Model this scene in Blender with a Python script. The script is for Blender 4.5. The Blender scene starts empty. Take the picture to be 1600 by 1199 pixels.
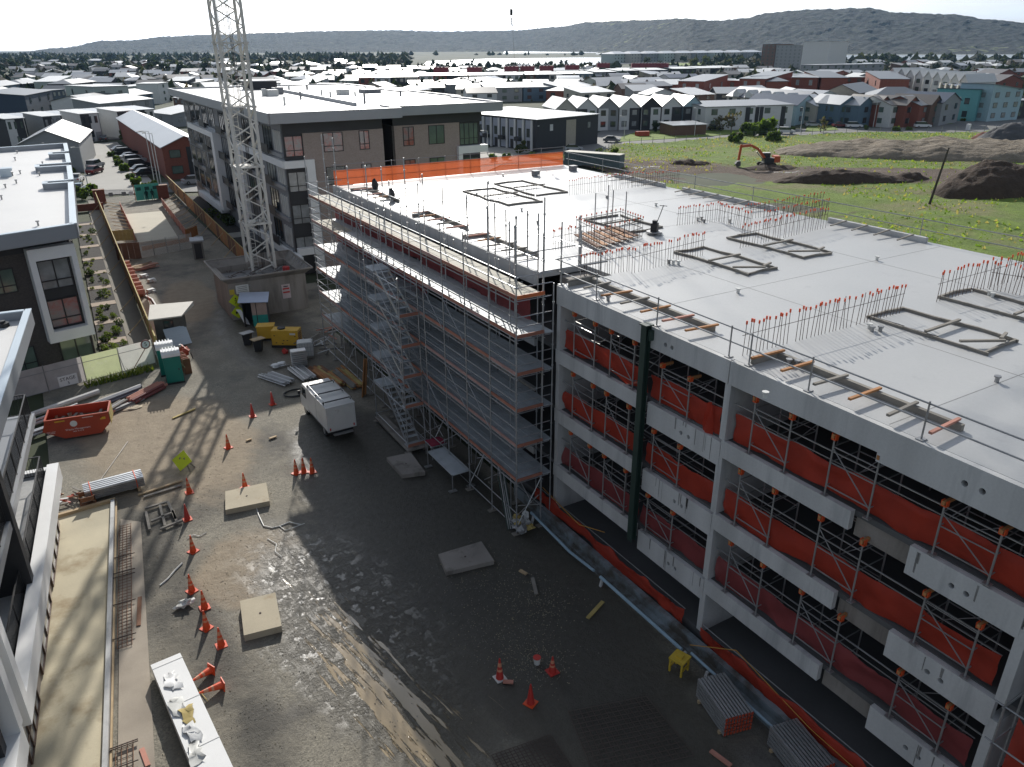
import bpy, math, random
from math import radians, sin, cos, pi, hypot, atan2, sqrt
from mathutils import Vector, Matrix, noise
random.seed(7)
S = bpy.context.scene
COL = S.collection
# ---------------------------------------------------------------- camera
FPX, PITCH, ROLL, YAW, CAMH = 1192.0, 23.85, -.25, 30.9, 22.0
_fh = Vector((sin(radians(YAW)), cos(radians(YAW)), 0)); _rt = Vector((cos(radians(YAW)), -sin(radians(YAW)), 0)); _up = Vector((0, 0, 1))
FW = _fh*cos(radians(PITCH)) - _up*sin(radians(PITCH)); _u = _fh*sin(radians(PITCH)) + _up*cos(radians(PITCH))
RX = _rt*cos(radians(ROLL)) + _u*sin(radians(ROLL)); UY = -_rt*sin(radians(ROLL)) + _u*cos(radians(ROLL))
cam = bpy.data.cameras.new('camera'); camo = bpy.data.objects.new('camera', cam); COL.objects.link(camo)
camo.matrix_world = Matrix(((RX.x, UY.x, -FW.x, 0), (RX.y, UY.y, -FW.y, 0), (RX.z, UY.z, -FW.z, CAMH), (0, 0, 0, 1)))
cam.sensor_fit = 'HORIZONTAL'; cam.sensor_width = 36; cam.lens = 36*FPX/1600; cam.clip_start = .5; cam.clip_end = 20000
S.camera = camo
# ---------------------------------------------------------------- sky and sun
SUN_EL, SUN_AZ = 27.0, 22.8          # azimuth from +Y towards +X
w = bpy.data.worlds.new('World'); S.world = w; w.use_nodes = True
nt = w.node_tree; nt.nodes.clear()
def N(t, tree=None, **k):
    n = (tree or nt).nodes.new(t)
    for a, v in k.items(): setattr(n, a, v)
    return n
out = N('ShaderNodeOutputWorld'); bg = N('ShaderNodeBackground'); sky = N('ShaderNodeTexSky')
sky.sky_type = 'NISHITA'; sky.sun_disc = False; sky.sun_elevation = radians(SUN_EL); sky.sun_rotation = radians(SUN_AZ)
sky.air_density = 1.0; sky.dust_density = 1.6; sky.ozone_density = 1.2
tc = N('ShaderNodeTexCoord'); mp = N('ShaderNodeMapping'); mp.inputs['Scale'].default_value = (1, 1, 7.5)
cn = N('ShaderNodeTexNoise'); cn.inputs['Scale'].default_value = 2.6; cn.inputs['Detail'].default_value = 9; cn.inputs['Roughness'].default_value = .58
cr = N('ShaderNodeValToRGB'); cr.color_ramp.elements[0].position = .36; cr.color_ramp.elements[1].position = .60
mx = N('ShaderNodeMix', data_type='RGBA'); mul = N('ShaderNodeMix', data_type='RGBA', blend_type='MULTIPLY'); mul.inputs[0].default_value = 1
sat = N('ShaderNodeHueSaturation'); sat.inputs['Saturation'].default_value = .06; sat.inputs['Value'].default_value = 1.5
sat0 = N('ShaderNodeHueSaturation'); sat0.inputs['Saturation'].default_value = .62; sat0.inputs['Value'].default_value = 1.35; tint = N('ShaderNodeMix', data_type='RGBA', blend_type='MULTIPLY'); tint.inputs[0].default_value = 1; tint.inputs[7].default_value = (.90, .98, 1.10, 1)
L = nt.links.new
L(tc.outputs['Generated'], mp.inputs[0]); L(mp.outputs[0], cn.inputs['Vector']); L(cn.outputs[0], cr.inputs[0])
L(sky.outputs[0], sat.inputs['Color']); L(cr.outputs[0], mx.inputs[0]); L(sky.outputs[0], sat0.inputs['Color']); L(sat0.outputs[0], mx.inputs[6]); L(sat.outputs[0], mx.inputs[7])
L(mx.outputs[2], tint.inputs[6]); L(tint.outputs[2], bg.inputs[0]); bg.inputs[1].default_value = .085; L(bg.outputs[0], out.inputs[0])
sl = bpy.data.lights.new('sun', 'SUN'); so = bpy.data.objects.new('sun', sl); COL.objects.link(so)
sl.energy = 5.0; sl.angle = radians(.53); sl.color = (1, .955, .88)
so.rotation_euler = (radians(90-SUN_EL), 0, radians(180-SUN_AZ))
S.view_settings.view_transform = 'Standard'; S.view_settings.look = 'None'; S.view_settings.gamma = 1; S.view_settings.use_curve_mapping = False
S.view_settings.exposure = 0.0
S.cycles.max_bounces = 6; S.cycles.diffuse_bounces = 3; S.cycles.glossy_bounces = 3; S.cycles.transmission_bounces = 4; S.cycles.transparent_max_bounces = 8
S.cycles.sample_clamp_indirect = 6; S.cycles.caustics_reflective = False; S.cycles.caustics_refractive = False
# ---------------------------------------------------------------- rays to known planes (real positions)
def ray(x, y): return RX*((x-800)/FPX) - UY*((y-599.5)/FPX) + FW
def G(x, y, z=0.0):
    d = ray(x, y); s = (z-CAMH)/d.z
    return Vector((d.x*s, d.y*s, z))
def HT(x, y, p):
    d = ray(x, y); s = hypot(p[0], p[1])/hypot(d.x, d.y); return CAMH + d.z*s
# ---------------------------------------------------------------- materials
MATS = {}
def M(name, col, rough=.75, var=.18, sc=1.5, fine=.10, fsc=30., bump=0., bsc=60., metal=0., spec=.5, dirt=None, alpha=1., emit=0, streak=False, rvar=0.):
    if name in MATS: return MATS[name]
    m = bpy.data.materials.new(name); m.use_nodes = True; t = m.node_tree; b = t.nodes['Principled BSDF']
    MATS[name] = m; l = t.links.new
    b.inputs['Roughness'].default_value = rough; b.inputs['Metallic'].default_value = metal; b.inputs['Specular IOR Level'].default_value = spec
    g = N('ShaderNodeNewGeometry', t)
    src = g.outputs['Position']
    if streak:
        mpp = N('ShaderNodeMapping', t); mpp.inputs['Scale'].default_value = (1, 1, .12); l(src, mpp.inputs[0]); src = mpp.outputs[0]
    n1 = N('ShaderNodeTexNoise', t); n1.inputs['Scale'].default_value = sc; n1.inputs['Detail'].default_value = 5; l(src, n1.inputs['Vector'])
    n2 = N('ShaderNodeTexNoise', t); n2.inputs['Scale'].default_value = fsc; n2.inputs['Detail'].default_value = 2; l(g.outputs['Position'], n2.inputs['Vector'])
    a = N('ShaderNodeMath', t, operation='MULTIPLY_ADD'); l(n1.outputs[0], a.inputs[0]); a.inputs[1].default_value = 3.2*var; a.inputs[2].default_value = 1-1.6*var-1.1*fine
    c = N('ShaderNodeMath', t, operation='MULTIPLY_ADD'); l(n2.outputs[0], c.inputs[0]); c.inputs[1].default_value = 2.2*fine; l(a.outputs[0], c.inputs[2])
    mul = N('ShaderNodeMix', t, data_type='RGBA', blend_type='MULTIPLY'); mul.inputs[0].default_value = 1
    mul.inputs[6].default_value = (*col, 1); l(c.outputs[0], mul.inputs[7]); res = mul.outputs[2]
    if dirt:
        dcol, thr, dsc = dirt
        n3 = N('ShaderNodeTexNoise', t); n3.inputs['Scale'].default_value = dsc; n3.inputs['Detail'].default_value = 7; n3.inputs['Roughness'].default_value = .65; l(src, n3.inputs['Vector'])
        r = N('ShaderNodeValToRGB', t); r.color_ramp.elements[0].position = thr; r.color_ramp.elements[1].position = min(1, thr+.16); l(n3.outputs[0], r.inputs[0])
        x = N('ShaderNodeMix', t, data_type='RGBA'); l(r.outputs[0], x.inputs[0]); l(res, x.inputs[6]); x.inputs[7].default_value = (*dcol, 1); res = x.outputs[2]
    l(res, b.inputs['Base Color'])
    if rvar:
        rr = N('ShaderNodeMath', t, operation='MULTIPLY_ADD'); l(n1.outputs[0], rr.inputs[0]); rr.inputs[1].default_value = rvar*2; rr.inputs[2].default_value = rough-rvar; l(rr.outputs[0], b.inputs['Roughness'])
    if bump:
        nb = N('ShaderNodeTexNoise', t); nb.inputs['Scale'].default_value = bsc; nb.inputs['Detail'].default_value = 3; l(g.outputs['Position'], nb.inputs['Vector'])
        bp = N('ShaderNodeBump', t); bp.inputs['Strength'].default_value = bump; bp.inputs['Distance'].default_value = .03; l(nb.outputs[0], bp.inputs['Height']); l(bp.outputs[0], b.inputs['Normal'])
    if alpha < 1: b.inputs['Alpha'].default_value = alpha
    if emit: b.inputs['Emission Color'].default_value = (*col, 1); b.inputs['Emission Strength'].default_value = emit
    return m
def m_brick(name, c1, c2, mortar, sc=4.2, rough=.85):
    if name in MATS: return MATS[name]
    m = M(name, c1, rough); t = m.node_tree; b = t.nodes['Principled BSDF']; l = t.links.new
    g = N('ShaderNodeNewGeometry', t); sp = N('ShaderNodeSeparateXYZ', t); l(g.outputs['Position'], sp.inputs[0])
    ad = N('ShaderNodeMath', t, operation='ADD'); l(sp.outputs[0], ad.inputs[0]); l(sp.outputs[1], ad.inputs[1])
    cb = N('ShaderNodeCombineXYZ', t); l(ad.outputs[0], cb.inputs[0]); l(sp.outputs[2], cb.inputs[1])
    br = N('ShaderNodeTexBrick', t); br.inputs['Scale'].default_value = sc; br.inputs['Color1'].default_value = (*c1, 1); br.inputs['Color2'].default_value = (*c2, 1); br.inputs['Mortar'].default_value = (*mortar, 1)
    br.inputs['Mortar Size'].default_value = .012; l(cb.outputs[0], br.inputs['Vector'])
    old = b.inputs['Base Color'].links[0].from_socket
    x = N('ShaderNodeMix', t, data_type='RGBA'); x.inputs[0].default_value = .72; l(old, x.inputs[6]); l(br.outputs[0], x.inputs[7]); l(x.outputs[2], b.inputs['Base Color'])
    bp = N('ShaderNodeBump', t); bp.inputs['Strength'].default_value = .4; bp.inputs['Distance'].default_value = .01; l(br.outputs['Fac'], bp.inputs['Height']); bp.invert = True; l(bp.outputs[0], b.inputs['Normal'])
    return m
def m_net(name, col, cell=22., cover=.70):
    "woven shade cloth: opaque weave with fine holes, light passes through it"
    if name in MATS: return MATS[name]
    m = M(name, col, .7, .24, 1.3, .08, 9, dirt=(tuple(.6*v for v in col), .60, .7)); t = m.node_tree; b = t.nodes['Principled BSDF']; l = t.links.new
    tr = N('ShaderNodeBsdfTransparent', t); tl = N('ShaderNodeBsdfTranslucent', t); tl.inputs[0].default_value = (*col, 1)
    m1 = N('ShaderNodeMixShader', t); m1.inputs[0].default_value = .35; l(b.outputs[0], m1.inputs[1]); l(tl.outputs[0], m1.inputs[2])
    m2 = N('ShaderNodeMixShader', t); m2.inputs[0].default_value = cover; l(tr.outputs[0], m2.inputs[1]); l(m1.outputs[0], m2.inputs[2])
    l(m2.outputs[0], t.nodes['Material Output'].inputs[0]); return m
conc = M('concrete_precast', (.50, .50, .49), .8, .24, .8, .09, 14, .12, 90, dirt=((.36, .365, .365), .54, 1.1), streak=True)
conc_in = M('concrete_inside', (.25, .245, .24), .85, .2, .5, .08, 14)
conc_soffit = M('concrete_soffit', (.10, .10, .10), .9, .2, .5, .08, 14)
conc_old = M('concrete_stained', (.27, .245, .22), .85, .28, .7, .1, 18, .2, 60, dirt=((.13, .115, .10), .54, .8), streak=True)
roofc = M('roof_concrete', (.44, .44, .43), .42, .07, .25, .05, 9, .10, 26, spec=.5, dirt=((.30, .30, .30), .62, .35), rvar=.08)
steel = M('galvanised_steel', (.42, .43, .44), .45, .15, 3, .1, 40, metal=.75)
steel_d = M('dull_steel_tube', (.33, .33, .33), .5, .2, 3, .1, 40, metal=.6)
alu = M('aluminium', (.62, .63, .64), .38, .1, 3, .05, 40, metal=.8)
rust = M('rusty_rebar', (.085, .06, .05), .8, .2, 4)
rustb = M('rusty_steel', (.20, .09, .045), .8, .3, 2, .1)
cap_o = M('orange_plastic', (.75, .10, .025), .5, .12, 3)
net_o = m_net('orange_debris_net', (.56, .055, .025), cover=.84)
net_f = m_net('orange_far_net', (.75, .16, .05), cover=.78)
net_p = m_net('faded_red_net', (.40, .075, .075), cover=.74)
green_st = M('dark_green_steel', (.022, .045, .036), .5, .15, 1)
timber = M('pale_timber', (.46, .34, .20), .8, .22, 2, .12, 30)
timber_o = M('orange_timber', (.42, .19, .07), .8, .25, 2, .12, 30)
timber_y = M('yellow_timber', (.44, .34, .12), .8, .22, 2, .12, 30)
timber_p = M('pink_timber', (.50, .23, .17), .8, .25, 1.2, .1, 30)
timber_g = M('grey_timber', (.24, .22, .19), .85, .25, 2, .12, 30)
ply = M('formply_board', (.17, .085, .05), .7, .25, 1.4, .1)
deck_m = M('scaffold_plank', (.44, .47, .49), .6, .22, 1.6, .08, 22, metal=.15)
deck_w = M('timber_scaffold_plank', (.47, .44, .36), .8, .2, 1.3, .1, 24)
toe_m = M('toe_board_orange', (.36, .15, .10), .7, .35, .8, .1)
white = M('white_paint', (.78, .78, .77), .5, .05, 1, .03)
white_d = M('dusty_white_paint', (.62, .62, .59), .55, .12, 1, .05, dirt=((.36, .34, .29), .60, 1.4))
black = M('black_plastic', (.02, .02, .022), .5, .2)
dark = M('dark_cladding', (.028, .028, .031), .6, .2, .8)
grey = M('grey_cladding', (.20, .205, .215), .6, .1)
gfas = M('grey_fascia_metal', (.30, .315, .335), .42, .06, .5, .03, metal=.15)
bfas = M('pale_blue_flashing', (.50, .57, .62), .42, .06, .5, .03, metal=.15)
glass = M('window_glass', (.035, .045, .05), .06, .3, .7, .0, spec=.9)
glass_r = M('curtained_glass', (.26, .27, .27), .12, .35, 1.6, .0, spec=.8)
glass_red = M('painted_net_reflection', (.30, .27, .27), .12, .35, 1.1, .05, spec=.8, dirt=((.36, .10, .085), .44, .55))  # reflection of the red nets painted as patches in the pane colour
glass_g = M('greenish_glass', (.10, .14, .115), .08, .3, 1., .0, spec=.9)
def m_leaf(name, col, var=.35, sc=4):
    "thin leaves: part of the light passes through"
    if name in MATS: return MATS[name]
    m = M(name, col, .8, var, sc, .06); t = m.node_tree; l = t.links.new; tl = N('ShaderNodeBsdfTranslucent', t); tl.inputs[0].default_value = (min(1, col[0]*1.5), min(1, col[1]*1.5), col[2]*.8, 1)
    x = N('ShaderNodeMixShader', t); x.inputs[0].default_value = .42; l(t.nodes['Principled BSDF'].outputs[0], x.inputs[1]); l(tl.outputs[0], x.inputs[2]); l(x.outputs[0], t.nodes['Material Output'].inputs[0]); return m
tyre = M('tyre_rubber', (.018, .018, .018), .8)
mroof = M('white_membrane_roof', (.66, .65, .63), .55, .05, .2, .03, 4)
# ---------------------------------------------------------------- mesh builder
class MB:
    def __init__(s): s.v = []; s.f = []; s.m = []
    def quad(s, a, b, c, d, m=0):
        i = len(s.v); s.v += [tuple(a), tuple(b), tuple(c), tuple(d)]; s.f.append((i, i+1, i+2, i+3)); s.m.append(m); return s
    def tri(s, a, b, c, m=0):
        i = len(s.v); s.v += [tuple(a), tuple(b), tuple(c)]; s.f.append((i, i+1, i+2)); s.m.append(m); return s
    def box(s, x0, y0, z0, x1, y1, z1, m=0, T=None):
        i = len(s.v); c = [(x0, y0, z0), (x1, y0, z0), (x1, y1, z0), (x0, y1, z0), (x0, y0, z1), (x1, y0, z1), (x1, y1, z1), (x0, y1, z1)]
        if T is not None: c = [tuple(T @ Vector(p)) for p in c]
        s.v += c
        for f in ((3, 2, 1, 0), (4, 5, 6, 7), (0, 1, 5, 4), (1, 2, 6, 5), (2, 3, 7, 6), (3, 0, 4, 7)): s.f.append(tuple(i+k for k in f)); s.m.append(m)
        return s
    def bar(s, p, q, w, h=None, m=0, up=(0, 0, 1)):
        "rectangular bar from p to q"
        p, q = Vector(p), Vector(q); h = h or w; d = (q-p)
        if d.length < 1e-6: return s
        d.normalize(); u = Vector(up)
        if abs(d.dot(u)) > .97: u = Vector((1, 0, 0))
        a = d.cross(u).normalized()*(w/2); b = a.cross(d).normalized()*(h/2); i = len(s.v)
        s.v += [tuple(p-a-b), tuple(p+a-b), tuple(p+a+b), tuple(p-a+b), tuple(q-a-b), tuple(q+a-b), tuple(q+a+b), tuple(q-a+b)]
        for f in ((3, 2, 1, 0), (4, 5, 6, 7), (0, 1, 5, 4), (1, 2, 6, 5), (2, 3, 7, 6), (3, 0, 4, 7)): s.f.append(tuple(i+k for k in f)); s.m.append(m)
        return s
    def tube(s, p, q, r, n=6, m=0, r2=None, caps=True):
        p, q = Vector(p), Vector(q); d = (q-p).normalized(); r2 = r if r2 is None else r2
        u = Vector((0, 0, 1)) if abs(d.z) < .9 else Vector((1, 0, 0))
        a = d.cross(u).normalized(); b = a.cross(d); i = len(s.v)
        for k in range(n):
            o = a*cos(2*pi*k/n) + b*sin(2*pi*k/n); s.v += [tuple(p+o*r), tuple(q+o*r2)]
        for k in range(n):
            j = (k+1) % n; s.f.append((i+2*k, i+2*j, i+2*j+1, i+2*k+1)); s.m.append(m)
        if caps: s.f.append(tuple(i+2*k for k in range(n))[::-1]); s.m.append(m); s.f.append(tuple(i+2*k+1 for k in range(n))); s.m.append(m)
        return s
    def path(s, pts, r, n=5, m=0):
        for a, b in zip(pts, pts[1:]): s.tube(a, b, r, n, m)
        return s
    def prism(s, pts, z0, z1, m=0, mt=None):
        "extrude a plan polygon (counter-clockwise) from z0 to z1 (numbers or per-point lists)"
        n = len(pts); i = len(s.v); Z0 = z0 if hasattr(z0, '__len__') else [z0]*n; Z1 = z1 if hasattr(z1, '__len__') else [z1]*n
        s.v += [(p[0], p[1], z) for p, z in zip(pts, Z0)] + [(p[0], p[1], z) for p, z in zip(pts, Z1)]
        s.f.append(tuple(range(i, i+n))[::-1]); s.m.append(m); s.f.append(tuple(range(i+n, i+2*n))); s.m.append(m if mt is None else mt)
        for k in range(n): j = (k+1) % n; s.f.append((i+k, i+j, i+n+j, i+n+k)); s.m.append(m)
        return s
    def profile(s, pts, x0, x1, m=0, T=None):
        "extrude a (y,z) outline along x"
        n = len(pts); i = len(s.v); c = [(x0, y, z) for y, z in pts]+[(x1, y, z) for y, z in pts]
        if T is not None: c = [tuple(T @ Vector(p)) for p in c]
        s.v += c; s.f.append(tuple(range(i, i+n))[::-1]); s.m.append(m); s.f.append(tuple(range(i+n, i+2*n))); s.m.append(m)
        for k in range(n): j = (k+1) % n; s.f.append((i+k, i+j, i+n+j, i+n+k)); s.m.append(m)
        return s
    def blob(s, c, rx, ry, rz, seed=0, n=8, m=0, rough=.25):
        rn = random.Random(seed); i = len(s.v); R = n//2
        for a in range(R+1):
            th = pi*a/R
            for k in range(n):
                ph = 2*pi*k/n; q = 1+rough*(rn.random()*2-1)
                s.v.append((c[0]+rx*q*sin(th)*cos(ph), c[1]+ry*q*sin(th)*sin(ph), c[2]+rz*q*cos(th)))
        for a in range(R):
            for k in range(n): j = (k+1) % n; s.f.append((i+a*n+k, i+(a+1)*n+k, i+(a+1)*n+j, i+a*n+j)); s.m.append(m)
        return s
    def mesh(s, name, mats, smooth=False):
        me = bpy.data.meshes.new(name); me.from_pydata(s.v, [], s.f)
        for m in (mats if isinstance(mats, (list, tuple)) else [mats]): me.materials.append(m)
        if any(s.m): me.polygons.foreach_set('material_index', s.m)
        if smooth: me.polygons.foreach_set('use_smooth', [True]*len(s.f))
        me.update(); return me
KIDS = {}
def O(name, me, parent=None, loc=(0, 0, 0), rz=0, kind=None, label=None):
    o = bpy.data.objects.new(name, me); COL.objects.link(o); o.location = loc
    if rz: o.rotation_euler = (0, 0, rz)
    if parent: o.parent = parent; KIDS.setdefault(parent.name, []).append(o)
    if kind: o['kind'] = kind
    if label: o['label'] = label
    return o
def P(name, mb, mats, parent=None, smooth=False, kind=None, label=None):
    return O(name, mb.mesh(name, mats, smooth), parent, kind=kind, label=label)
def tag(o, label, cat, group=None):
    o['label'] = label; o['category'] = cat
    if group: o['group'] = group
    return o
def T(name, label, cat, loc=(0, 0, 0), rz=0, group=None):
    return tag(O(name, None, None, loc, rz), label, cat, group)
def kids(o): return KIDS.get(o.name, [])
def dup(o, loc=None, rz=None, label=None, group=None, parent=None):
    c = o.copy(); COL.objects.link(c)
    if parent: c.parent = parent; KIDS.setdefault(parent.name, []).append(c)
    if loc is not None: c.location = loc
    if rz is not None: c.rotation_euler = (0, 0, rz)
    if label: c['label'] = label
    if group: c['group'] = group
    for ch in kids(o): dup(ch, parent=c)
    return c
# ---------------------------------------------------------------- node helper for the ground materials
class NG:
    def __init__(s, name, rough=.9):
        s.m = bpy.data.materials.new(name); s.m.use_nodes = True; s.t = s.m.node_tree; s.b = s.t.nodes['Principled BSDF']; s.b.inputs['Roughness'].default_value = rough
        s.g = N('ShaderNodeNewGeometry', s.t); s.pos = s.g.outputs['Position']; s.l = s.t.links.new
    def set(s, n, i, v):
        if hasattr(v, 'is_linked') or hasattr(v, 'links'): s.l(v, n.inputs[i])
        elif isinstance(v, tuple): n.inputs[i].default_value = (*v, 1) if len(v) == 3 and n.inputs[i].type == 'RGBA' else v
        else: n.inputs[i].default_value = v
    def math(s, op, a, b=0., c=None, clamp=False):
        n = N('ShaderNodeMath', s.t, operation=op, use_clamp=clamp); s.set(n, 0, a); s.set(n, 1, b)
        if c is not None: s.set(n, 2, c)
        return n.outputs[0]
    def map(s, loc=(0, 0, 0), rz=0, scale=(1, 1, 1), v=None, typ='TEXTURE'):
        n = N('ShaderNodeMapping', s.t, vector_type=typ); s.l(v or s.pos, n.inputs[0]); n.inputs[1].default_value = loc; n.inputs[2].default_value = (0, 0, rz); n.inputs[3].default_value = scale
        return n.outputs[0]
    def noise(s, sc, det=4, ro=.55, v=None, dist=0.):
        n = N('ShaderNodeTexNoise', s.t); s.l(v or s.pos, n.inputs['Vector']); n.inputs['Scale'].default_value = sc; n.inputs['Detail'].default_value = det; n.inputs['Roughness'].default_value = ro; n.inputs['Distortion'].default_value = dist
        return n.outputs[0]
    def voro(s, sc, v=None, out='Color'):
        n = N('ShaderNodeTexVoronoi', s.t); s.l(v or s.pos, n.inputs['Vector']); n.inputs['Scale'].default_value = sc; return n.outputs[out]
    def step(s, x, lo, hi):
        n = N('ShaderNodeMapRange', s.t, interpolation_type='SMOOTHSTEP'); s.set(n, 0, x); n.inputs[1].default_value = lo; n.inputs[2].default_value = hi; return n.outputs[0]
    def ell(s, cx, cy, rx, ry, rz=0, soft=.5):
        "1 inside an ellipse on the ground, 0 outside"
        v = s.map((cx, cy, 0), rz, (rx, ry, 1e6)); n = N('ShaderNodeVectorMath', s.t, operation='LENGTH'); s.l(v, n.inputs[0]); return s.step(n.outputs['Value'], 1+soft, 1-soft)
    def mix(s, f, a, b, bl='MIX'):
        n = N('ShaderNodeMix', s.t, data_type='RGBA', blend_type=bl); s.set(n, 0, f); s.set(n, 6, a); s.set(n, 7, b); return n.outputs[2]
    def bump(s, h, st=.5, d=.05, prev=None):
        n = N('ShaderNodeBump', s.t); s.set(n, 'Height', h); n.inputs['Strength'].default_value = st; n.inputs['Distance'].default_value = d
        if prev: s.l(prev, n.inputs['Normal'])
        return n.outputs[0]
    def done(s, col, rough=None, nrm=None):
        s.set(s.b, 'Base Color', col)
        if rough is not None: s.set(s.b, 'Roughness', rough)
        if nrm: s.l(nrm, s.b.inputs['Normal'])
        return s.m
def sheet(name, pts, z, m, kind='structure', label=None):
    mb = MB(); mb.v = [(p[0], p[1], z) for p in pts]; mb.f = [tuple(range(len(pts)))]; mb.m = [0]
    return P(name, mb, m, kind=kind, label=label)
def grid(name, x0, y0, x1, y1, st, fz, m, inside=None, kind='structure', smooth=True):
    nx = int((x1-x0)/st)+1; ny = int((y1-y0)/st)+1; mb = MB(); ok = {}
    for j in range(ny):
        for i in range(nx):
            x = x0+i*st; y = y0+j*st
            mb.v.append((x, y, fz(x, y)))
    for j in range(ny-1):
        for i in range(nx-1):
            if inside and not inside(x0+(i+.5)*st, y0+(j+.5)*st): continue
            a = j*nx+i; mb.f.append((a, a+1, a+1+nx, a+nx)); mb.m.append(0)
    return P(name, mb, m, smooth=smooth, kind=kind)
def nz(x, y, s, seed=0): return noise.noise(Vector((x*s+seed*17.3, y*s-seed*7.1, seed*3.7)))
def fbm(x, y, s, o=4, seed=0):
    a = 1.; t = 0.
    for k in range(o): t += a*nz(x, y, s, seed+k); s *= 2.03; a *= .5
    return t
# ---- base ground out to the hills
g = NG('suburb_ground', .95)
c = g.mix(g.step(g.noise(.02, 6), .42, .58), (.030, .045, .018), (.085, .09, .045)); c = g.mix(g.step(g.noise(.011, 5, .6), .57, .63), c, (.12, .12, .115))
c = g.mix(g.math('MULTIPLY', g.noise(.5, 4), .6), c, (.04, .05, .025)); suburb_m = g.done(c)
mb = MB(); nn = 64
mb.v = [(8500*cos(2*pi*k/nn), 8500*sin(2*pi*k/nn), -.12) for k in range(nn)]; mb.f = [tuple(range(nn))]; mb.m = [0]
P('ground', mb, suburb_m, kind='structure')
# ---- building site: gravel, mud, puddles, wheel ruts
g = NG('site_ground', .9)
st1 = g.voro(17.); sp = N('ShaderNodeSeparateColor', g.t); g.l(st1, sp.inputs[0])
stone = g.math('ADD', g.math('MULTIPLY', sp.outputs[0], .35), g.math('MULTIPLY', g.noise(11., 5, .75), .85))
grav = g.mix(stone, (.045, .042, .036), (.40, .365, .29)); grav = g.mix(g.step(g.noise(.13, 6, .62), .47, .62), grav, g.mix(g.noise(7., 5, .75), (.045, .042, .038), (.20, .185, .16)))
grav = g.mix(g.math('MULTIPLY', g.math('MAXIMUM', g.ell(1.3, 28.5, 1.3, 10.5, .1, .4), g.ell(2.0, 38.5, 3.6, 2.6, .1, .5)), .8), grav, g.mix(g.noise(8., 5, .75), (.018, .017, .015), (.15, .14, .12)))
grav = g.mix(g.step(g.noise(.35, 6, .6), .45, .68), grav, g.mix(g.noise(9., 4, .7), (.11, .10, .08), (.30, .27, .215)))
dirt = g.mix(g.noise(1.3, 8, .72), (.13, .095, .062), (.48, .39, .275)); dirt = g.mix(g.math('MULTIPLY', stone, .35), dirt, (.33, .29, .225))
big = g.noise(.16, 5, .6); drag = g.noise(.55, 5, .6, g.map((0, 0, 0), .55, (.5, 3.2, 1)))
zd = g.math('MAXIMUM', g.ell(3.2, 46, 4.6, 8.0, .15, .6), g.math('MAXIMUM', g.ell(9.5, 76, 2.4, 7, -.1, .5), g.ell(4.6, 31, 2.6, 3.0, 0, .6)))
md = g.step(g.math('ADD', g.math('MULTIPLY', zd, .62), g.math('ADD', g.math('MULTIPLY', big, .5), g.math('MULTIPLY', drag, .35))), .62, .88)
col = g.mix(md, grav, dirt)
# wet churned zone, plus the yard's shade darkened in the ground colour
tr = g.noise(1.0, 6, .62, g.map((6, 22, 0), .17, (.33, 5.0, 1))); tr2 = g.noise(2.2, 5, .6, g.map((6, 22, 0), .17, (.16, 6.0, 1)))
wet_shade_zone = g.math('MAXIMUM', g.ell(7.2, 24.0, 3.4, 9.0, .10, .5), g.math('MAXIMUM', g.ell(13.2, 28, 5.2, 19, .04, .3), g.ell(13, 62, 4, 12, 0, .6)))  # first ellipse is wet mud, the larger two follow the buildings' shade
wet = g.step(g.math('ADD', g.math('MULTIPLY', wet_shade_zone, .75), g.math('MULTIPLY', g.noise(.5, 6, .65), .6)), .62, .92)
mud = g.mix(tr2, (.030, .027, .021), (.135, .118, .082)); mud = g.mix(g.math('MULTIPLY', g.step(stone, .5, .8), .5), mud, (.13, .115, .085)); mud = g.mix(g.ell(13.2, 30, 5.0, 18, .04, .4), mud, g.mix(g.noise(2.5, 7, .72), (.016, .0155, .013), (.070, .064, .050)))  # last mix paints the shade beside the concrete building as darker ground
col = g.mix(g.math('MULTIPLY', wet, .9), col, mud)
pud = g.math('MULTIPLY', g.step(g.math('ADD', g.math('ADD', g.math('MULTIPLY', tr, .8), g.math('MULTIPLY', g.noise(.8, 6, .6), .25)), g.math('MULTIPLY', g.ell(6.9, 20.5, 1.3, 6.5, .12, .7), .16)), .645, .675), g.ell(6.9, 22.5, 3.0, 8.5, .1, .4))
col = g.mix(pud, col, (.33, .255, .155))
core = g.ell(6.9, 26.5, 2.7, 6.5, .1, .55); rg = g.math('MULTIPLY_ADD', wet, -.40, .92); rg = g.math('ADD', rg, g.math('MULTIPLY', core, -.12)); g.set(g.b, 'Specular IOR Level', g.math('MULTIPLY_ADD', core, .5, .5)); rg = g.math('ADD', rg, g.math('MULTIPLY', g.math('SUBTRACT', g.noise(3.2, 5, .7), .5), g.math('MULTIPLY', wet, .62)), clamp=True)
glint = g.math('MULTIPLY', g.math('MULTIPLY', g.ell(6.9, 25.8, 3.4, 7.0, .1, .5), g.step(g.math('ADD', g.math('MULTIPLY', g.noise(1.3, 8, .75), .8), g.math('MULTIPLY', tr, .25)), .47, .60)), g.math('SUBTRACT', 1., pud))
rg = g.math('MULTIPLY', rg, g.math('MULTIPLY_ADD', pud, -.72, 1.)); rm = N('ShaderNodeMix', g.t); g.set(rm, 0, glint); g.set(rm, 2, rg); g.set(rm, 3, g.math('MULTIPLY_ADD', g.noise(9., 3), .08, .33)); rg = rm.outputs[0]
col = g.mix(g.math('MULTIPLY', glint, .6), col, (.10, .092, .075))
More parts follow.
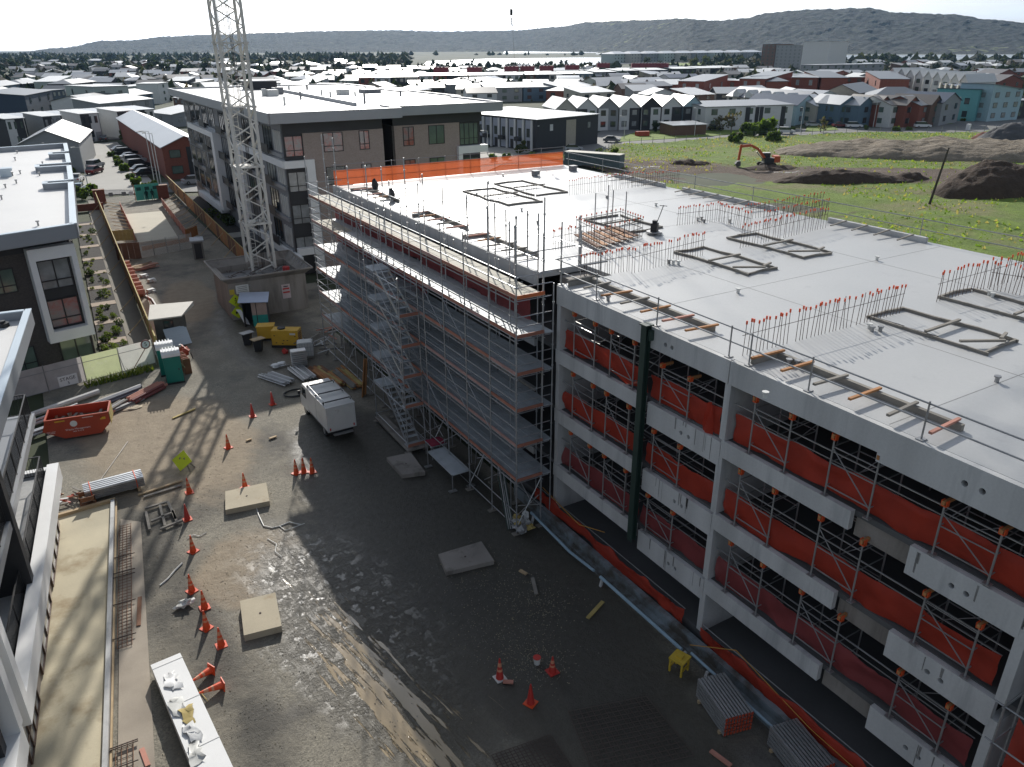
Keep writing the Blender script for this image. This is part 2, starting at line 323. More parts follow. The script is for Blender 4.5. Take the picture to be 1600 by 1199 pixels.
hgt = g.math('MULTIPLY', g.math('ADD', g.math('MULTIPLY', g.noise(16., 5, .75), .55), g.math('ADD', g.math('MULTIPLY', g.noise(3., 7, .68), 1.0), g.math('MULTIPLY', g.math('MULTIPLY', tr2, g.ell(7.6, 21, 2.2, 9, .12, .6)), 1.0))), g.math('MULTIPLY', g.math('MULTIPLY_ADD', pud, -.93, 1.), g.math('MULTIPLY_ADD', glint, -.90, 1.)))
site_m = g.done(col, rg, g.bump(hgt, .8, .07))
def site_z(x, y):
    z = .035*fbm(x, y, .35, 4, 3)+.02
    if 4 < x < 11 and 8 < y < 34:                      # wheel ruts
        q = (x-7.0-.10*(y-20)); z += -.05*max(0, 1-abs(abs(q)-1.0)/.32)*(1 if nz(x, y, .3, 9) > -.35 else .3)
    return z-.03
def in_site(x, y):
    if x > 18.4 and y < 60: return False
    if y > 59 and x < 5.2: return False
    if y > 75 and x > 17.3: return False
    return True
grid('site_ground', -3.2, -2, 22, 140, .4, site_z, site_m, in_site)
# ---- field to the right
g = NG('field_grass', .95)
gr = g.mix(g.noise(.28, 8, .68), (.03, .075, .010), (.36, .50, .05)); gr = g.mix(g.step(g.noise(.085, 6, .6), .46, .66), gr, g.mix(g.noise(.9, 6, .7), (.15, .15, .05), (.40, .36, .16)))
gr = g.mix(g.math('MULTIPLY', g.noise(2.1, 5, .7), .55), gr, (.035, .055, .015))
band = g.noise(.09, 6, .62, g.map((0, 0, 0), -.62, (1.0, .28, 1)))
so_ = g.mix(g.noise(.6, 8, .75), (.030, .020, .014), (.23, .165, .115))
zs = g.math('MAXIMUM', g.ell(128, 91, 44, 8.5, -.60, .45), g.math('MAXIMUM', g.ell(104, 113, 14, 16, -.4, .5), g.ell(96, 126, 10, 14, 0, .5)))
ms = g.step(g.math('ADD', g.math('MULTIPLY', zs, .6), g.math('MULTIPLY', g.noise(.16, 7, .66), .75)), .66, .84)
ms = g.math('MAXIMUM', ms, g.math('MULTIPLY', g.step(band, .60, .68), .8))
c = g.mix(ms, gr, so_); wt = g.step(g.noise(.3, 4, .5, g.map((0, 0, 0), -.6, (3.5, .8, 1))), .63, .68)
c = g.mix(g.math('MULTIPLY', wt, ms), c, (.16, .14, .12))
rgf = g.math('MULTIPLY_ADD', g.math('MULTIPLY', wt, ms), -.7, .95)
field_m = g.done(c, rgf, g.bump(g.math('ADD', g.noise(.8, 6, .7), g.noise(3.5, 4, .7)), .9, .5))
gk = NG('lawn', .95); lawn_m = gk.done(gk.mix(gk.noise(.5, 7, .65), (.07, .12, .015), (.26, .34, .06)), None, gk.bump(gk.noise(4, 4), .6, .1))
def field_z(x, y): return .12+.55*fbm(x, y, .05, 5, 5)+.22*abs(fbm(x, y, .35, 3, 8))
RD = [G(*p) for p in ((930, 246), (960, 229), (1100, 219), (1280, 211), (1420, 208), (1530, 208), (1600, 205))]
def in_field(x, y):
    if x < 41 or x > 420: return False
    if x < 92 and y > 118-(92-x)*.4: return False
    for a, b in zip(RD, RD[1:]):
        if a.x <= x <= b.x: return y < a.y+(b.y-a.y)*(x-a.x)/(b.x-a.x)
    return y < 145 if x < RD[0].x else y < 108
grid('field', 41, -30, 330, 160, 1.25, field_z, field_m, in_field)
# ---- roads
g = NG('asphalt', .85); asph = g.done(g.mix(g.noise(.22, 6, .6), (.13, .13, .128), (.22, .215, .205)), None, g.bump(g.noise(30, 2), .2, .02))
g = NG('pale_paving', .85); pave = g.done(g.mix(g.noise(.5, 6, .6), (.27, .255, .225), (.42, .40, .35)))
g = NG('driveway_concrete', .8); drv = g.done(g.mix(g.noise(.25, 6, .6), (.25, .24, .215), (.37, .355, .32)))
def poly(name, px, z, m, **k): return sheet(name, [G(*p, z) for p in px], z, m, **k)
Rr = [Vector((p.x, p.y, 0)) for p in RD]
mb = MB()
for a, b in zip(Rr, Rr[1:]):
    mb.quad((a.x, a.y+.2, .05), (b.x, b.y+.2, .05), (b.x+3, b.y+15, .05), (a.x+3, a.y+15, .05))
P('road', mb, asph, kind='structure')
poly('road', [(690, 262), (880, 255), (960, 229), (1010, 226), (940, 205), (880, 232), (760, 252)], .03, asph)
poly('road', [(940, 205), (960, 229), (1060, 221), (1010, 206), (950, 196)], .06, asph)
poly('road', [(1430, 208), (1600, 206), (1600, 165), (1500, 168), (1480, 190)], .07, asph)
poly('pavement', [(620, 300), (760, 268), (840, 232), (800, 226), (700, 240), (640, 260)], .06, pave)
poly('road', [(100, 306), (420, 296), (420, 284), (330, 280), (100, 297)], .05, asph)        # cross street beyond the gate
poly('driveway', [(128, 297), (250, 297), (196, 236), (183, 222), (128, 226), (134, 260)], .09, drv)
poly('driveway', [(0, 222), (300, 215), (300, 209), (0, 214)], .07, asph)
poly('lawn', [(290, 186), (306, 184), (306, 172), (288, 172)], .1, lawn_m)
poly('lawn', [(960, 222), (1100, 214), (1190, 205), (1100, 202), (1000, 205), (975, 212)], .12, lawn_m)
poly('lawn', [(1258, 206), (1310, 203), (1302, 196), (1262, 197)], .14, lawn_m)
poly('lawn', [(1450, 196), (1490, 193), (1470, 190)], .14, lawn_m)
poly('lawn', [(1530, 208), (1600, 214), (1600, 198), (1560, 199)], .16, lawn_m)
poly('lawn', [(1130, 101), (1010, 104), (1010, 101), (1125, 97)], .2, lawn_m)
# ---- water
g = NG('water', .12); wat = g.done(g.mix(g.noise(.01, 3), (.10, .12, .13), (.2, .22, .23)), g.math('MULTIPLY_ADD', g.noise(.02, 3), .3, .12), g.bump(g.noise(.25, 4, .6), .35, .4))
def wpoly(px): poly('water', px, .35, wat)
wpoly([(655, 106), (700, 104.5), (830, 104), (960, 101), (1075, 94), (1060, 89), (900, 90), (760, 92), (668, 96)])
wpoly([(786, 83.8), (932, 83), (940, 80), (788, 80.2)])
wpoly([(1310, 93), (1480, 94), (1700, 101), (1700, 85.2), (1310, 86)])
wpoly([(930, 85), (1060, 84.5), (1060, 83), (932, 83.5)])
# ---- bush-clad hills
PROF = [(-900, 88), (-300, 86), (0, 80), (100, 72), (165, 63), (205, 63), (260, 58), (330, 56), (420, 54), (500, 52), (600, 51), (700, 53), (800, 52), (870, 48), (920, 42), (1000, 40), (1060, 38), (1120, 41), (1160, 38), (1200, 31), (1270, 27), (1340, 26), (1400, 32), (1470, 34), (1540, 41), (1600, 46), (1800, 52), (2500, 62)]
def prof(px):
    for (a, ya), (b, yb) in zip(PROF, PROF[1:]):
        if a <= px <= b: t = (px-a)/(b-a); return ya+(yb-ya)*(t*t*(3-2*t))
    return 80
g = NG('hill_bush', .95)
c = g.mix(g.noise(.012, 8, .7), (.004, .010, .009), (.055, .075, .040)); c = g.mix(g.step(g.noise(.0022, 6, .6), .585, .64), c, (.20, .23, .09)); c = g.mix(g.step(g.noise(.006, 5, .6), .66, .70), c, (.17, .16, .10))
c = g.mix(g.step(g.voro(.035, out='Distance'), .10, .55), c, (.003, .007, .007)); hill_m = g.done(c, None, g.bump(g.noise(.03, 6, .75), 1., 25))
nc, nr_ = 1000, 60; mb = MB()
for j in range(nr_):
    for i in range(nc):
        px = -900+3400*i/(nc-1); d = ray(px, 73); az = atan2(d.x, d.y)
        k = min(1, max(0, (px-820)/260)); r0 = 3700-1450*k; rc = 5200-1900*k; r = r0+(rc*1.12-r0)*j/(nr_-1)
        el = (72.5-prof(px))/FPX*cos(az-radians(YAW)); H = CAMH+el*rc
        t = min(1, (r-r0)/(rc-r0)); s = t*t*(3-2*t); x = r*sin(az); y = r*cos(az)
        h = max(0, H)*(s*(.86+.14*s))*(1+.16*(1-s)*fbm(x, y, .0016, 3, 2)) + (1-s)*s*34*fbm(x, y, .0022, 3, 4)
        h += min(1, t*8)*(4*abs(fbm(x, y, .011, 3, 6))+5.5*nz(x, y, .05, 7))
        if t >= 1: h -= (r-rc)*.10
        mb.v.append((x, y, h-1.5 if j else -3))
for j in range(nr_-1):
    for i in range(nc-1): a = j*nc+i; mb.f.append((a, a+1, a+1+nc, a+nc)); mb.m.append(0)
P('hills', mb, hill_m, smooth=False, kind='structure')
# ================================================================ building under construction
def fixn(me):
    import bmesh
    b = bmesh.new(); b.from_mesh(me); bmesh.ops.remove_doubles(b, verts=b.verts, dist=1e-5); bmesh.ops.recalc_face_normals(b, faces=b.faces); b.to_mesh(me); b.free(); return me
def cut(me, cutter):
    fixn(me); fixn(cutter)
    a = bpy.data.objects.new('a', me); b = bpy.data.objects.new('b', cutter); COL.objects.link(a); COL.objects.link(b)
    md = a.modifiers.new('x', 'BOOLEAN'); md.object = b; md.operation = 'DIFFERENCE'; md.solver = 'EXACT'
    r = bpy.data.meshes.new_from_object(a.evaluated_get(bpy.context.evaluated_depsgraph_get())); n = me.name
    bpy.data.objects.remove(a); bpy.data.objects.remove(b); bpy.data.meshes.remove(me); bpy.data.meshes.remove(cutter); r.name = n
    return r
FX = 18.5; RZ = 12.3
NB = T('concrete_building', 'concrete apartment building under construction with a bare pale roof slab', 'building')
rb = MB()
rb.prism([(18.72, -6), (40, -6), (40, 57.8), (18.95, 57.8), (18.95, 29.2), (21.6, 29.2), (21.6, 27.02), (18.72, 27.02)], 12.02, RZ)
P('roof_slab', rb, roofc, NB)
def panel(pts, x0=FX, x1=FX+.2, holes=(), m=None):
    me = MB().profile(pts, x0, x1).mesh('precast_panel', m or conc)
    if holes:
        c = MB()
        for y, z, r in holes: c.tube((x0-.5, y, z), (x1+.5, y, z), r, 14)
        me = cut(me, c.mesh('c', conc))
    return O('precast_panel', me, NB)
# edge beams of the roof
panel([(16.62, 11.45), (20.4, 11.45), (27.0, 11.45), (27.0, RZ), (16.62, RZ)], holes=[(19.45, 11.83, .085), (19.8, 11.83, .085)])
panel([(6.2, 11.22), (10.9, 11.22), (10.9, 11.5), (16.58, 11.45), (16.58, RZ), (6.2, RZ)], holes=[(8.0, 11.75, .09), (8.45, 11.75, .09)])
panel([(-6, 11.22), (6.16, 11.22), (6.16, RZ), (-6, RZ)])
FL = [3.3, 6.28, 9.30]
for k, z in enumerate(FL):
    b = z-.65
    panel([(20.8, b), (27.0, b), (27.0, z), (20.8, z)])
    panel([(16.62, b-.42), (20.55, b-.42), (20.55, z-.12), (16.62, z-.12)], FX+.02, FX+.22, holes=[(18.6, z-.62, .085), (18.2, z-.62, .085)])
    panel([(11.3, b), (16.58, b), (16.58, z), (11.3, z)])
    panel([(6.3, b-.32), (9.4, b-.32), (9.4, z-.05), (6.3, z-.05)] , FX+.02, FX+.22, holes=[(8.1, z-.55, .085), (7.7, z-.55, .085)])
    panel([(9.4, b-.28), (11.3, b-.28), (11.3, z-.1), (9.4, z-.1)], FX+.35, FX+.5, m=conc_old)
    if k == 2: panel([(-6, b-.32), (6.24, b-.32), (6.24, z-.05), (-6, z-.05)], FX+.02, FX+.22)
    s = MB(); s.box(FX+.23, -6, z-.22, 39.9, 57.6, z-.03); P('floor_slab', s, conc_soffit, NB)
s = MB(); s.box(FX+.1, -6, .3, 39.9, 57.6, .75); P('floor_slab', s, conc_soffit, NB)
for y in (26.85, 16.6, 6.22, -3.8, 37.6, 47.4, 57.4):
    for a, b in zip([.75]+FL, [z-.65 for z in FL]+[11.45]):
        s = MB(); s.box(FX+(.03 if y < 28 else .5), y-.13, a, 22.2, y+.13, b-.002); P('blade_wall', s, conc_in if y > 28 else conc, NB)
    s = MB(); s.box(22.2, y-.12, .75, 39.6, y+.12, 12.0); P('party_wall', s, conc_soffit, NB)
s = MB(); s.box(26.0, -6, .75, 26.2, 57, 12.0); P('light_blocking_wall', s, conc_soffit, NB)  # unseen wall added to keep the open bays dark
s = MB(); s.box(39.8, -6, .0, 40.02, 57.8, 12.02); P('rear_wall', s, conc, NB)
s = MB(); s.box(18.95, 57.6, 0, 40, 57.82, 12.02); P('end_wall', s, conc, NB)
# left block: set back 0.25 m behind the scaffold
LX = 18.75
for y0, y1 in ((29.2, 38.3), (38.36, 47.4), (47.46, 57.8)):
    s = MB(); s.box(LX, y0, 11.72, LX+.2, y1, 12.38); P('precast_panel', s, conc, NB)
    for z in FL: s = MB(); s.box(LX, y0, z-.65, LX+.2, y1, z+.1); P('precast_panel', s, conc, NB)
for z0, z1 in ((11.62, 12.0), (11.2, 11.55), (10.8, 11.14)):
    s = MB(); s.box(20.1, 27.15, z0, 21.55, 29.1, z1); P('concrete_block', s, conc_old, NB)
for y in [31+1.55*i for i in range(17)]:
    s = MB(); s.box(LX+.05, y, 9.4, LX+.13, y+.12, 11.3); P('mullion', s, dark, NB)
# foundation upstand and ground beam along the yard
s = MB(); s.prism([(18.05, 5), (18.3, 5), (18.3, 30), (18.05, 30)], -.1, .62); s.prism([(17.8, 5), (18.05, 5), (18.05, 28), (17.8, 28)], -.1, .22)
P('foundation_wall', s, M('bluish_waterproofed_concrete', (.20, .235, .255), .7, .3, .9, .1, dirt=((.085, .078, .066), .46, .8)), NB)
# stains of slurry that ran down the panels
stain = M('slurry_stain', (.20, .195, .188), .8, .4, 5)
rn = random.Random(3)
for k in range(30):
    z = FL[2-(k % 3)]-.12; y = rn.choice([rn.uniform(16.8, 20.4), rn.uniform(16.8, 18.5), rn.uniform(6.5, 9.2)]); h = rn.uniform(.15, .93); wd = rn.uniform(.015, .09)
    s = MB(); x = FX+.02-.003; s.quad((x, y, z), (x, y-wd, z), (x, y-wd*.85, z-h), (x, y-wd*.1, z-h*.97)); P('stain', s, stain, NB)
# edge forms and openings left on the slab
def frame_bars(corners, extra=(), seed=0, h=.11, wd=.075, mats=(timber_g, black)):
    rn = random.Random(seed); s = MB()
    for a, b in zip(corners, corners[1:]+corners[:1]):
        a, b = Vector((*a, RZ)), Vector((*b, RZ)); n = max(2, int((b-a).length/1.1)); p = a
        for i in range(1, n+1):
            q = a+(b-a)*i/n+Vector((rn.uniform(-.16, .16), rn.uniform(-.16, .16), 0))
            s.bar(p+Vector((0, 0, h/2)), q+Vector((0, 0, h/2)), wd*rn.uniform(.7, 1.5), h*rn.uniform(.8, 1.2), 0); rn.random() < .5 and s.bar(p+Vector((.1, .08, .05)), q+Vector((rn.uniform(0, .2), rn.uniform(0, .2), .05)), .04, .06, 1); p = q
    P('edge_form', s, list(mats), NB)
    for a, b in extra:
        t = MB(); t.bar((*a, RZ+.2), (*b, RZ+.2), .11, .08); P('cross_timber', t, timber_g, NB)
def rect(x0, y0, x1, y1): return [(x0, y0), (x1, y0), (x1, y1), (x0, y1)]
for i, (x0, y0, x1, y1) in enumerate([(26.3, 12.5, 28.4, 16.9), (31.0, 11.2, 33.2, 17.0), (26.8, 23.7, 28.8, 28.6), (31.4, 24.4, 33.5, 29.4), (27.6, 33.4, 30.2, 37.5), (26.0, 44.0, 28.6, 50.2), (29.6, 46.0, 32.2, 52.0)]):
    ym = y0+(y1-y0)*.48
    frame_bars(rect(x0, y0, x1, y1), [((x0-.1, ym), (x1+.1, ym+.1))] + ([((x0, y0+.9), (x1-.7, y0+.1)), ((x1-.6, y0+.3), (x1+.1, y0+.5))] if i < 4 else []), i)
for (y0, y1) in ((9.6, 16.0), (19.0, 26.6), (31.5, 37.2), (39.0, 44), (49, 55)):
    x0 = FX+.35 if y1 < 28 else LX+.4
    t = MB(); t.bar((x0+1.25, y0, RZ+.1), (x0+1.25, y1, RZ+.1), .14, .2); t.bar((x0+1.4, y0+.2, RZ+.07), (x0+1.4, y1-.3, RZ+.07), .06, .14, 1); t.bar((x0, y1, RZ+.1), (x0+1.3, y1, RZ+.1), .1, .2)
    P('edge_form', t, [timber_g, black], NB)
    n = int((y1-y0)/1.25)
    for k in range(n+1):
        y = y0+.15+k*1.25; t = MB(); t.bar((x0-.05, y, RZ+.24), (x0+1.45, y+rn.uniform(-.15, .15), RZ+.24), .1, .07); P('cross_timber', t, rn.choice([timber_p, timber_g, timber_g, timber_o]), NB)
for y0, y1 in ((23.2, 29.4), (33.5, 42), (44, 50)):   # upstands at the far edge
    t = MB(); t.box(39.6, y0, RZ, 39.85, y1, RZ+.28); P('upstand', t, conc, NB)
    for k in range(int((y1-y0)/1.4)):
        t = MB(); t.bar((38.2, y0+.7+k*1.4, RZ+.2), (39.7, y0+.8+k*1.4, RZ+.3), .08, .06); P('cross_timber', t, timber_g, NB)
for px in ((1370, 407), (1153, 458), (1045, 412), (1052, 413), (1060, 414), (1557, 597), (1362, 518), (1358, 514), (1375, 518), (1025, 322), (948, 310), (840, 350), (815, 330), (1100, 348), (1096, 344), (1090, 345), (1227, 381), (1222, 379), (1545, 462), (1550, 465), (763, 287), (842, 278), (786, 276), (745, 306), (1195, 622), (1245, 572), (1232, 570), (1140, 348), (950, 470), (938, 462)):
    p = G(*px, RZ); t = MB(); t.tube((p.x, p.y, RZ), (p.x, p.y, RZ+.16), .07, 8); t.tube((p.x, p.y, RZ+.16), (p.x, p.y, RZ+.21), .11, 8); P('pipe_stub', t, rn.choice([white_d, steel_d]), NB)
for px in ((837, 275), (895, 267)):
    p = G(*px, RZ); t = MB(); t.box(p.x-.25, p.y-.25, RZ, p.x+.25, p.y+.25, RZ+.38); t.box(p.x-.3, p.y-.3, RZ+.38, p.x+.3, p.y+.3, RZ+.43); P('vent_box', t, grey, NB)
# starter bars: one shared bar mesh, with and without a cap
def bar_mesh(capped):
    s = MB(); s.tube((0, 0, 0), (0, 0, 1.0), .014, 4, 0)
    if capped: s.tube((0, 0, .93), (0, 0, 1.03), .035, 6, 1)
    return s.mesh('starter_bar', [rust, cap_o])
BM, BM0 = bar_mesh(True), bar_mesh(False)
def row(p, q, n, h=1.25, capped=True, lean=.03, single=True, fold=0, skip=()):
    p, q = G(*p, RZ), G(*q, RZ); rn = random.Random(n*7+int(p.x*10)); acc = MB()
    for i in range(n):
        if i in skip: continue
        c = p+(q-p)*(i+.5)/n; c.x += rn.uniform(-.04, .04); hh = h*rn.uniform(.94, 1.06); lx = rn.gauss(0, lean); ly = rn.gauss(-.02, lean)
        if single:
            o = O('starter_bar', BM if capped and rn.random() < .93 else BM0, NB, tuple(c)); o.scale = (1, 1, hh); o.rotation_euler = (lx, ly, 0)
        else:
            acc.tube(c, c+Vector((ly*hh, -lx*hh, hh)), .014, 4, 0)
            if capped: acc.tube(c+Vector((ly*hh, -lx*hh, hh-.06)), c+Vector((ly*hh, -lx*hh, hh+.03)), .032, 5, 1)
    if not single: P('starter_bars', acc, [rust, cap_o], NB, kind='stuff')
    t = MB(); t.tube(p+Vector((0, .02, h*.62)), q+Vector((0, .02, h*.66)), .011, 4); P('tie_bar', t, rust, NB)
row((1157, 557), (1408, 489), 44, 1.2, skip=(12, 29)); row((1460, 473), (1602, 434), 26, 1.25); row((1543, 452), (1640, 470), 16, 1.2)
row((985, 428), (1100, 399), 26, 1.2); row((1153, 389), (1291, 356), 32, 1.2); row((905, 437), (985, 423), 18, 1.1)
row((1056, 353), (1118, 347), 16, 1.1); row((1118, 345), (1172, 362), 20, 1.1, lean=.05); row((862, 392), (900, 385), 10, 1.1)
row((888, 306), (1000, 292), 34, 1.1, True, single=False); row((1000, 292), (1062, 287), 18, 1.0, True, single=False); row((1190, 357), (1295, 335), 34, 1.0, True, .06, False); row((1160, 345), (1285, 322), 30, .9, True, .07, False)
row((735, 323), (840, 309), 26, 1.0, False, single=False); row((660, 350), (745, 330), 20, 1.0, False, single=False)
# reinforcement cage of the lift shaft
cg = [G(*p, RZ) for p in ((900, 372), (968, 358), (1003, 372), (936, 392))]
s = MB()
for zz in (.1, .55, 1.0):
    for a, b in zip(cg, cg[1:]+cg[:1]): s.tube(a+Vector((0, 0, zz)), b+Vector((0, 0, zz)), .018, 4)
for a, b in zip(cg, cg[1:]+cg[:1]):
    for k in range(9):
        c = a+(b-a)*k/9; s.tube(c, c+Vector((0, 0, 1.15)), .014, 4); s.tube(c+Vector((0, 0, 1.1)), c+Vector((0, 0, 1.2)), .035, 5, 1)
P('shaft_cage', s, [rust, cap_o], NB)
s = MB(); a, b, c, d = cg
for k in range(7): s.bar(a+(b-a)*k/7+Vector((0, 0, .2)), d+(c-d)*k/7+Vector((0, 0, .2)), .3, .05, k % 2)
P('shaft_cover', s, [rustb, timber_o], NB)
for k, px in enumerate(((928, 378), (948, 362), (955, 372), (975, 375), (906, 412))):
    p = G(*px, RZ); s = MB(); s.tube(p, p+Vector((0, 0, 2.6 if k < 4 else 1.9)), .03, 6); P('upright_tube', s, steel_d, NB)
# gear on the slab
p = G(1022, 366, RZ); t = T('power_trowel', 'black machine with a long raised handle parked on the roof slab', 'machine', tuple(p), .6)
s = MB(); s.tube((0, 0, .1), (0, 0, .16), .45, 14)
for k in range(4): s.bar((0, 0, .05), (.5*cos(k*pi/2), .5*sin(k*pi/2), .05), .15, .02)
P('rotor_guard', s, steel_d, t); s = MB(); s.box(-.2, -.18, .16, .22, .18, .62); s.box(-.12, -.12, .62, .14, .12, .78); P('engine', s, black, t)
s = MB(); s.tube((.2, 0, .4), (1.75, 0, 1.3), .025, 6); s.tube((1.7, -.22, 1.28), (1.7, .22, 1.28), .02, 6); P('handle', s, black, t)
# ---- guard rails round the slab
def guard(name_label, x, ys, zb, h=1.05, mids=(.55,), grp=None, base=True):
    t = T('guard_rail', name_label, 'guard rail', (x, ys[0], zb), 0, grp)
    for y in ys:
        s = MB(); s.tube((0, y-ys[0], 0), (0, y-ys[0], h+.08), .028, 6)
        if base: s.box(-.12, y-ys[0]-.1, 0, .12, y-ys[0]+.1, .03)
        P('post', s, steel_d, t)
    for z in list(mids)+[h]:
        s = MB(); s.tube((.03, ys[0]-ys[0]-.4, z), (.03, ys[-1]-ys[0]+.4, z), .027, 6); P('rail', s, steel_d, t)
    return t
guard('steel tube guard rail along the near edge of the roof slab', FX+.22, [-3, .3, 3.4, 6.55, 9.9, 13.6, 16.0, 16.9, 20.6, 24.4, 27.0], RZ)
guard('long steel tube guard rail along the far edge of the roof slab beside the field', 40.35, [-5, 1, 6.5, 12.5, 18.5, 24.0, 30.5, 36, 41.5, 47, 52.5, 57.5], RZ-.25, 1.3, (.75,))
t = T('guard_rail', 'tube guard rail crossing the roof slab at the left end of the near bays', 'guard rail', (FX+.4, 27.3, RZ))
for x in (0, 2.2): s = MB(); s.tube((x, 0, 0), (x, 0, 1.25), .03, 6); P('post', s, steel_d, t)
for z in (.6, 1.1): s = MB(); s.tube((-.3, 0, z), (2.6, 0, z), .028, 6); P('rail', s, steel_d, t)
# ---- debris nets
def net(label, y0, y1, z0, z1, x, m, grp, sag=.08, tail=0, seed=0, dz=0.):
    mb = MB(); ny = max(4, int(abs(y1-y0)/.22)); nzz = 7; rn = random.Random(seed)
    for j in range(nzz+1):
        for i in range(ny+1):
            y = y0+(y1-y0)*i/ny; v = j/nzz; z = z0+(z1-z0)*v+dz*i/ny
            xx = x+.13*nz(y+z*1.3, z*2+seed, .9, 2)-(.05 if 0 < j < nzz else 0)+.09*nz(y*2.5-z*2, z+seed*3, 1.3, 4)
            if j == 0: z += .20*nz(y, seed, .8, 5)
            if j == nzz: z -= sag*abs(sin(pi*((y-y0)/2.4)))*.9+.05*nz(y, seed, 1.4, 9)
            mb.v.append((xx, y-y0, z-z0))
    for j in range(nzz):
        for i in range(ny): a = j*(ny+1)+i; mb.f.append((a, a+1, a+ny+2, a+ny+1)); mb.m.append(0)
    t = T('safety_net', label, 'safety net', (0, y0, z0), 0, grp); P('cloth', mb, m, t, True)
    s = MB(); s.tube((x+.03, 0, z1-z0), (x+.03, y1-y0, z1-z0+dz), .02, 5); P('top_rail', s, steel_d, t)
    if tail:
        mb = MB(); n = 8
        for j in range(6):
            for i in range(n+1):
                a = pi*i/n; wv = .30*(1-.0*j)*(.35+.12*j if j < 4 else .62); mb.v.append((x-.16-.06*sin(a*3+j), tail-y0+wv*cos(a)*1.2, z1-z0-.02-j*.32+.1*sin(a)))
        for j in range(5):
            for i in range(n): a = j*(n+1)+i; mb.f.append((a, a+1, a+n+2, a+n+1)); mb.m.append(0)
        P('loose_tail', mb, m, t, True)
    return t
lv = {0: 'lowest', 1: 'first', 2: 'second', 3: 'third'}
for k, z in enumerate(FL):
    m = net_p if k == 0 else net_o; c = 'faded red' if k == 0 else 'bright orange red'; n_ = ('first', 'second', 'third')[k]; g_ = 'debris nets along the open floors'
    net(f'{c} net on the {n_} floor left of the green steel column', 20.9, 26.6, z+.06, z+1.05, FX+.32, m, g_, seed=k)
    net(f'{c} net on the {n_} floor between green column and middle blade wall', 16.9, 20.7, z+.02, z+1.02, FX+.30, m, g_, tail=17.4 if k == 2 else 0, seed=k+5)
    net(f'{c} net on the {n_} floor of the bay nearest the camera', 6.6 if k < 2 else 4.0, 16.35, z+.05, z+1.08, FX+.34, m, g_, seed=k+9)
net('red net sagging along the ground floor edge left of the middle blade wall', 17.3, 28.4, .55, 1.35, FX-.12, net_o, 'debris nets along the open floors', .3, seed=21)
net('red net along the ground floor edge of the bay nearest the camera', 4.5, 16.3, .5, 1.3, FX-.14, net_o, 'debris nets along the open floors', .3, seed=22)
net('dark red net hung under the top scaffold deck against the building', 28.6, 56, 10.25, 11.55, 18.2, net_p, None, .2, seed=23)
net('dark red net behind the fifth scaffold deck', 40, 56, 8.5, 9.5, 18.2, net_p, None, .2, seed=25)
# orange net at the far end of the slab with its posts
mb = MB(); n = 44
for j in range(5):
    for i in range(n+1): mb.v.append((18.9+21*i/n, 57.7+.06*nz(i, j, .6, 3), RZ+.02+1.12*j/4))
for j in range(4):
    for i in range(n): a = j*(n+1)+i; mb.f.append((a, a+1, a+n+2, a+n+1)); mb.m.append(0)
t = T('safety_net', 'long orange net across the far end of the roof slab', 'safety net', (0, 0, 0)); P('cloth', mb, net_f, t, True)
for k in range(10): s = MB(); s.tube((19+21*k/9, 57.8, RZ), (19+21*k/9, 57.8, RZ+1.6), .028, 5); P('post', s, steel_d, t)
for z in (.6, 1.15, 1.55): s = MB(); s.tube((18.8, 57.85, RZ+z), (40, 57.85, RZ+z), .026, 5); P('rail', s, steel_d, t)
# orange net curtain on the near stair scaffold at the right edge
t = T('safety_net', 'orange net curtain round the stair scaffold at the right edge of the photo', 'safety net', (0, 0, 0)); mb = MB()
for j in range(9):
    for i in range(17):
        y = 5.6-4.2*i/16; mb.v.append((17.3+.1*nz(i*.5, j*.4, 1, 3)+.9*max(0, 1-i/4), y, .3+6.2*j/8))
for j in range(8):
    for i in range(16): a = j*17+i; mb.f.append((a, a+1, a+18, a+17)); mb.m.append(0)
P('cloth', mb, net_o, t, True)
for y in (5.7, 3.4, 1.2):
    s = MB(); s.tube((17.4, y, 0), (17.4, y, 7.4), .03, 6); P('post', s, steel_d, t)
    s = MB(); s.tube((18.3, y, 0), (18.3, y, 7.4), .03, 6); P('post', s, steel_d, t)
for z in (2, 4, 6, 7.2):
    for a, b in (((17.4, 5.9, z), (17.4, .9, z)), ((17.3, 5.7, z), (18.5, 5.7, z))): s = MB(); s.tube(a, b, .026, 5); P('ledger', s, steel_d, t)
# ---- shoring towers under each floor
def shoring(h):
    t = T('shoring_tower', 'x', 'shoring tower', (0, 0, -50)); head_m = [cap_o, rustb]
    D = 1.35; W = 1.5
    for (x, y) in ((0, 0), (0, W), (D, 0), (D, W)):
        s = MB(); s.tube((x, y, .02), (x, y, h-.2), .03, 7); s.box(x-.1, y-.1, 0, x+.1, y+.1, .025); P('standard', s, steel_d, t)
        s = MB(); s.box(x-.07, y-.08, h-.2, x+.07, y-.055, h); s.box(x-.07, y+.055, h-.2, x+.07, y+.08, h); s.box(x-.07, y-.08, h-.22, x+.07, y+.08, h-.18); s.bar((x-.12, y, h-.08), (x+.5, y, h-.08), .08, .13, 1); P('fork_head', s, [cap_o, timber_o], t)
    for z in (.35, 1.15, h-.45):
        for a, b in [((x, 0, z), (x, W, z)) for x in (0, D)]+[((0, y, z), (D, y, z)) for y in (0, W)]: s = MB(); s.tube(a, b, .022, 5); P('ledger', s, steel_d, t)
    for x, a, b in ((0, 0, W), (D, W, 0)): s = MB(); s.tube((x, a, .3), (x, b, h-.5), .02, 5); P('diagonal_brace', s, steel_d, t)
    return t
proto = {}
rn = random.Random(5)
first = {}
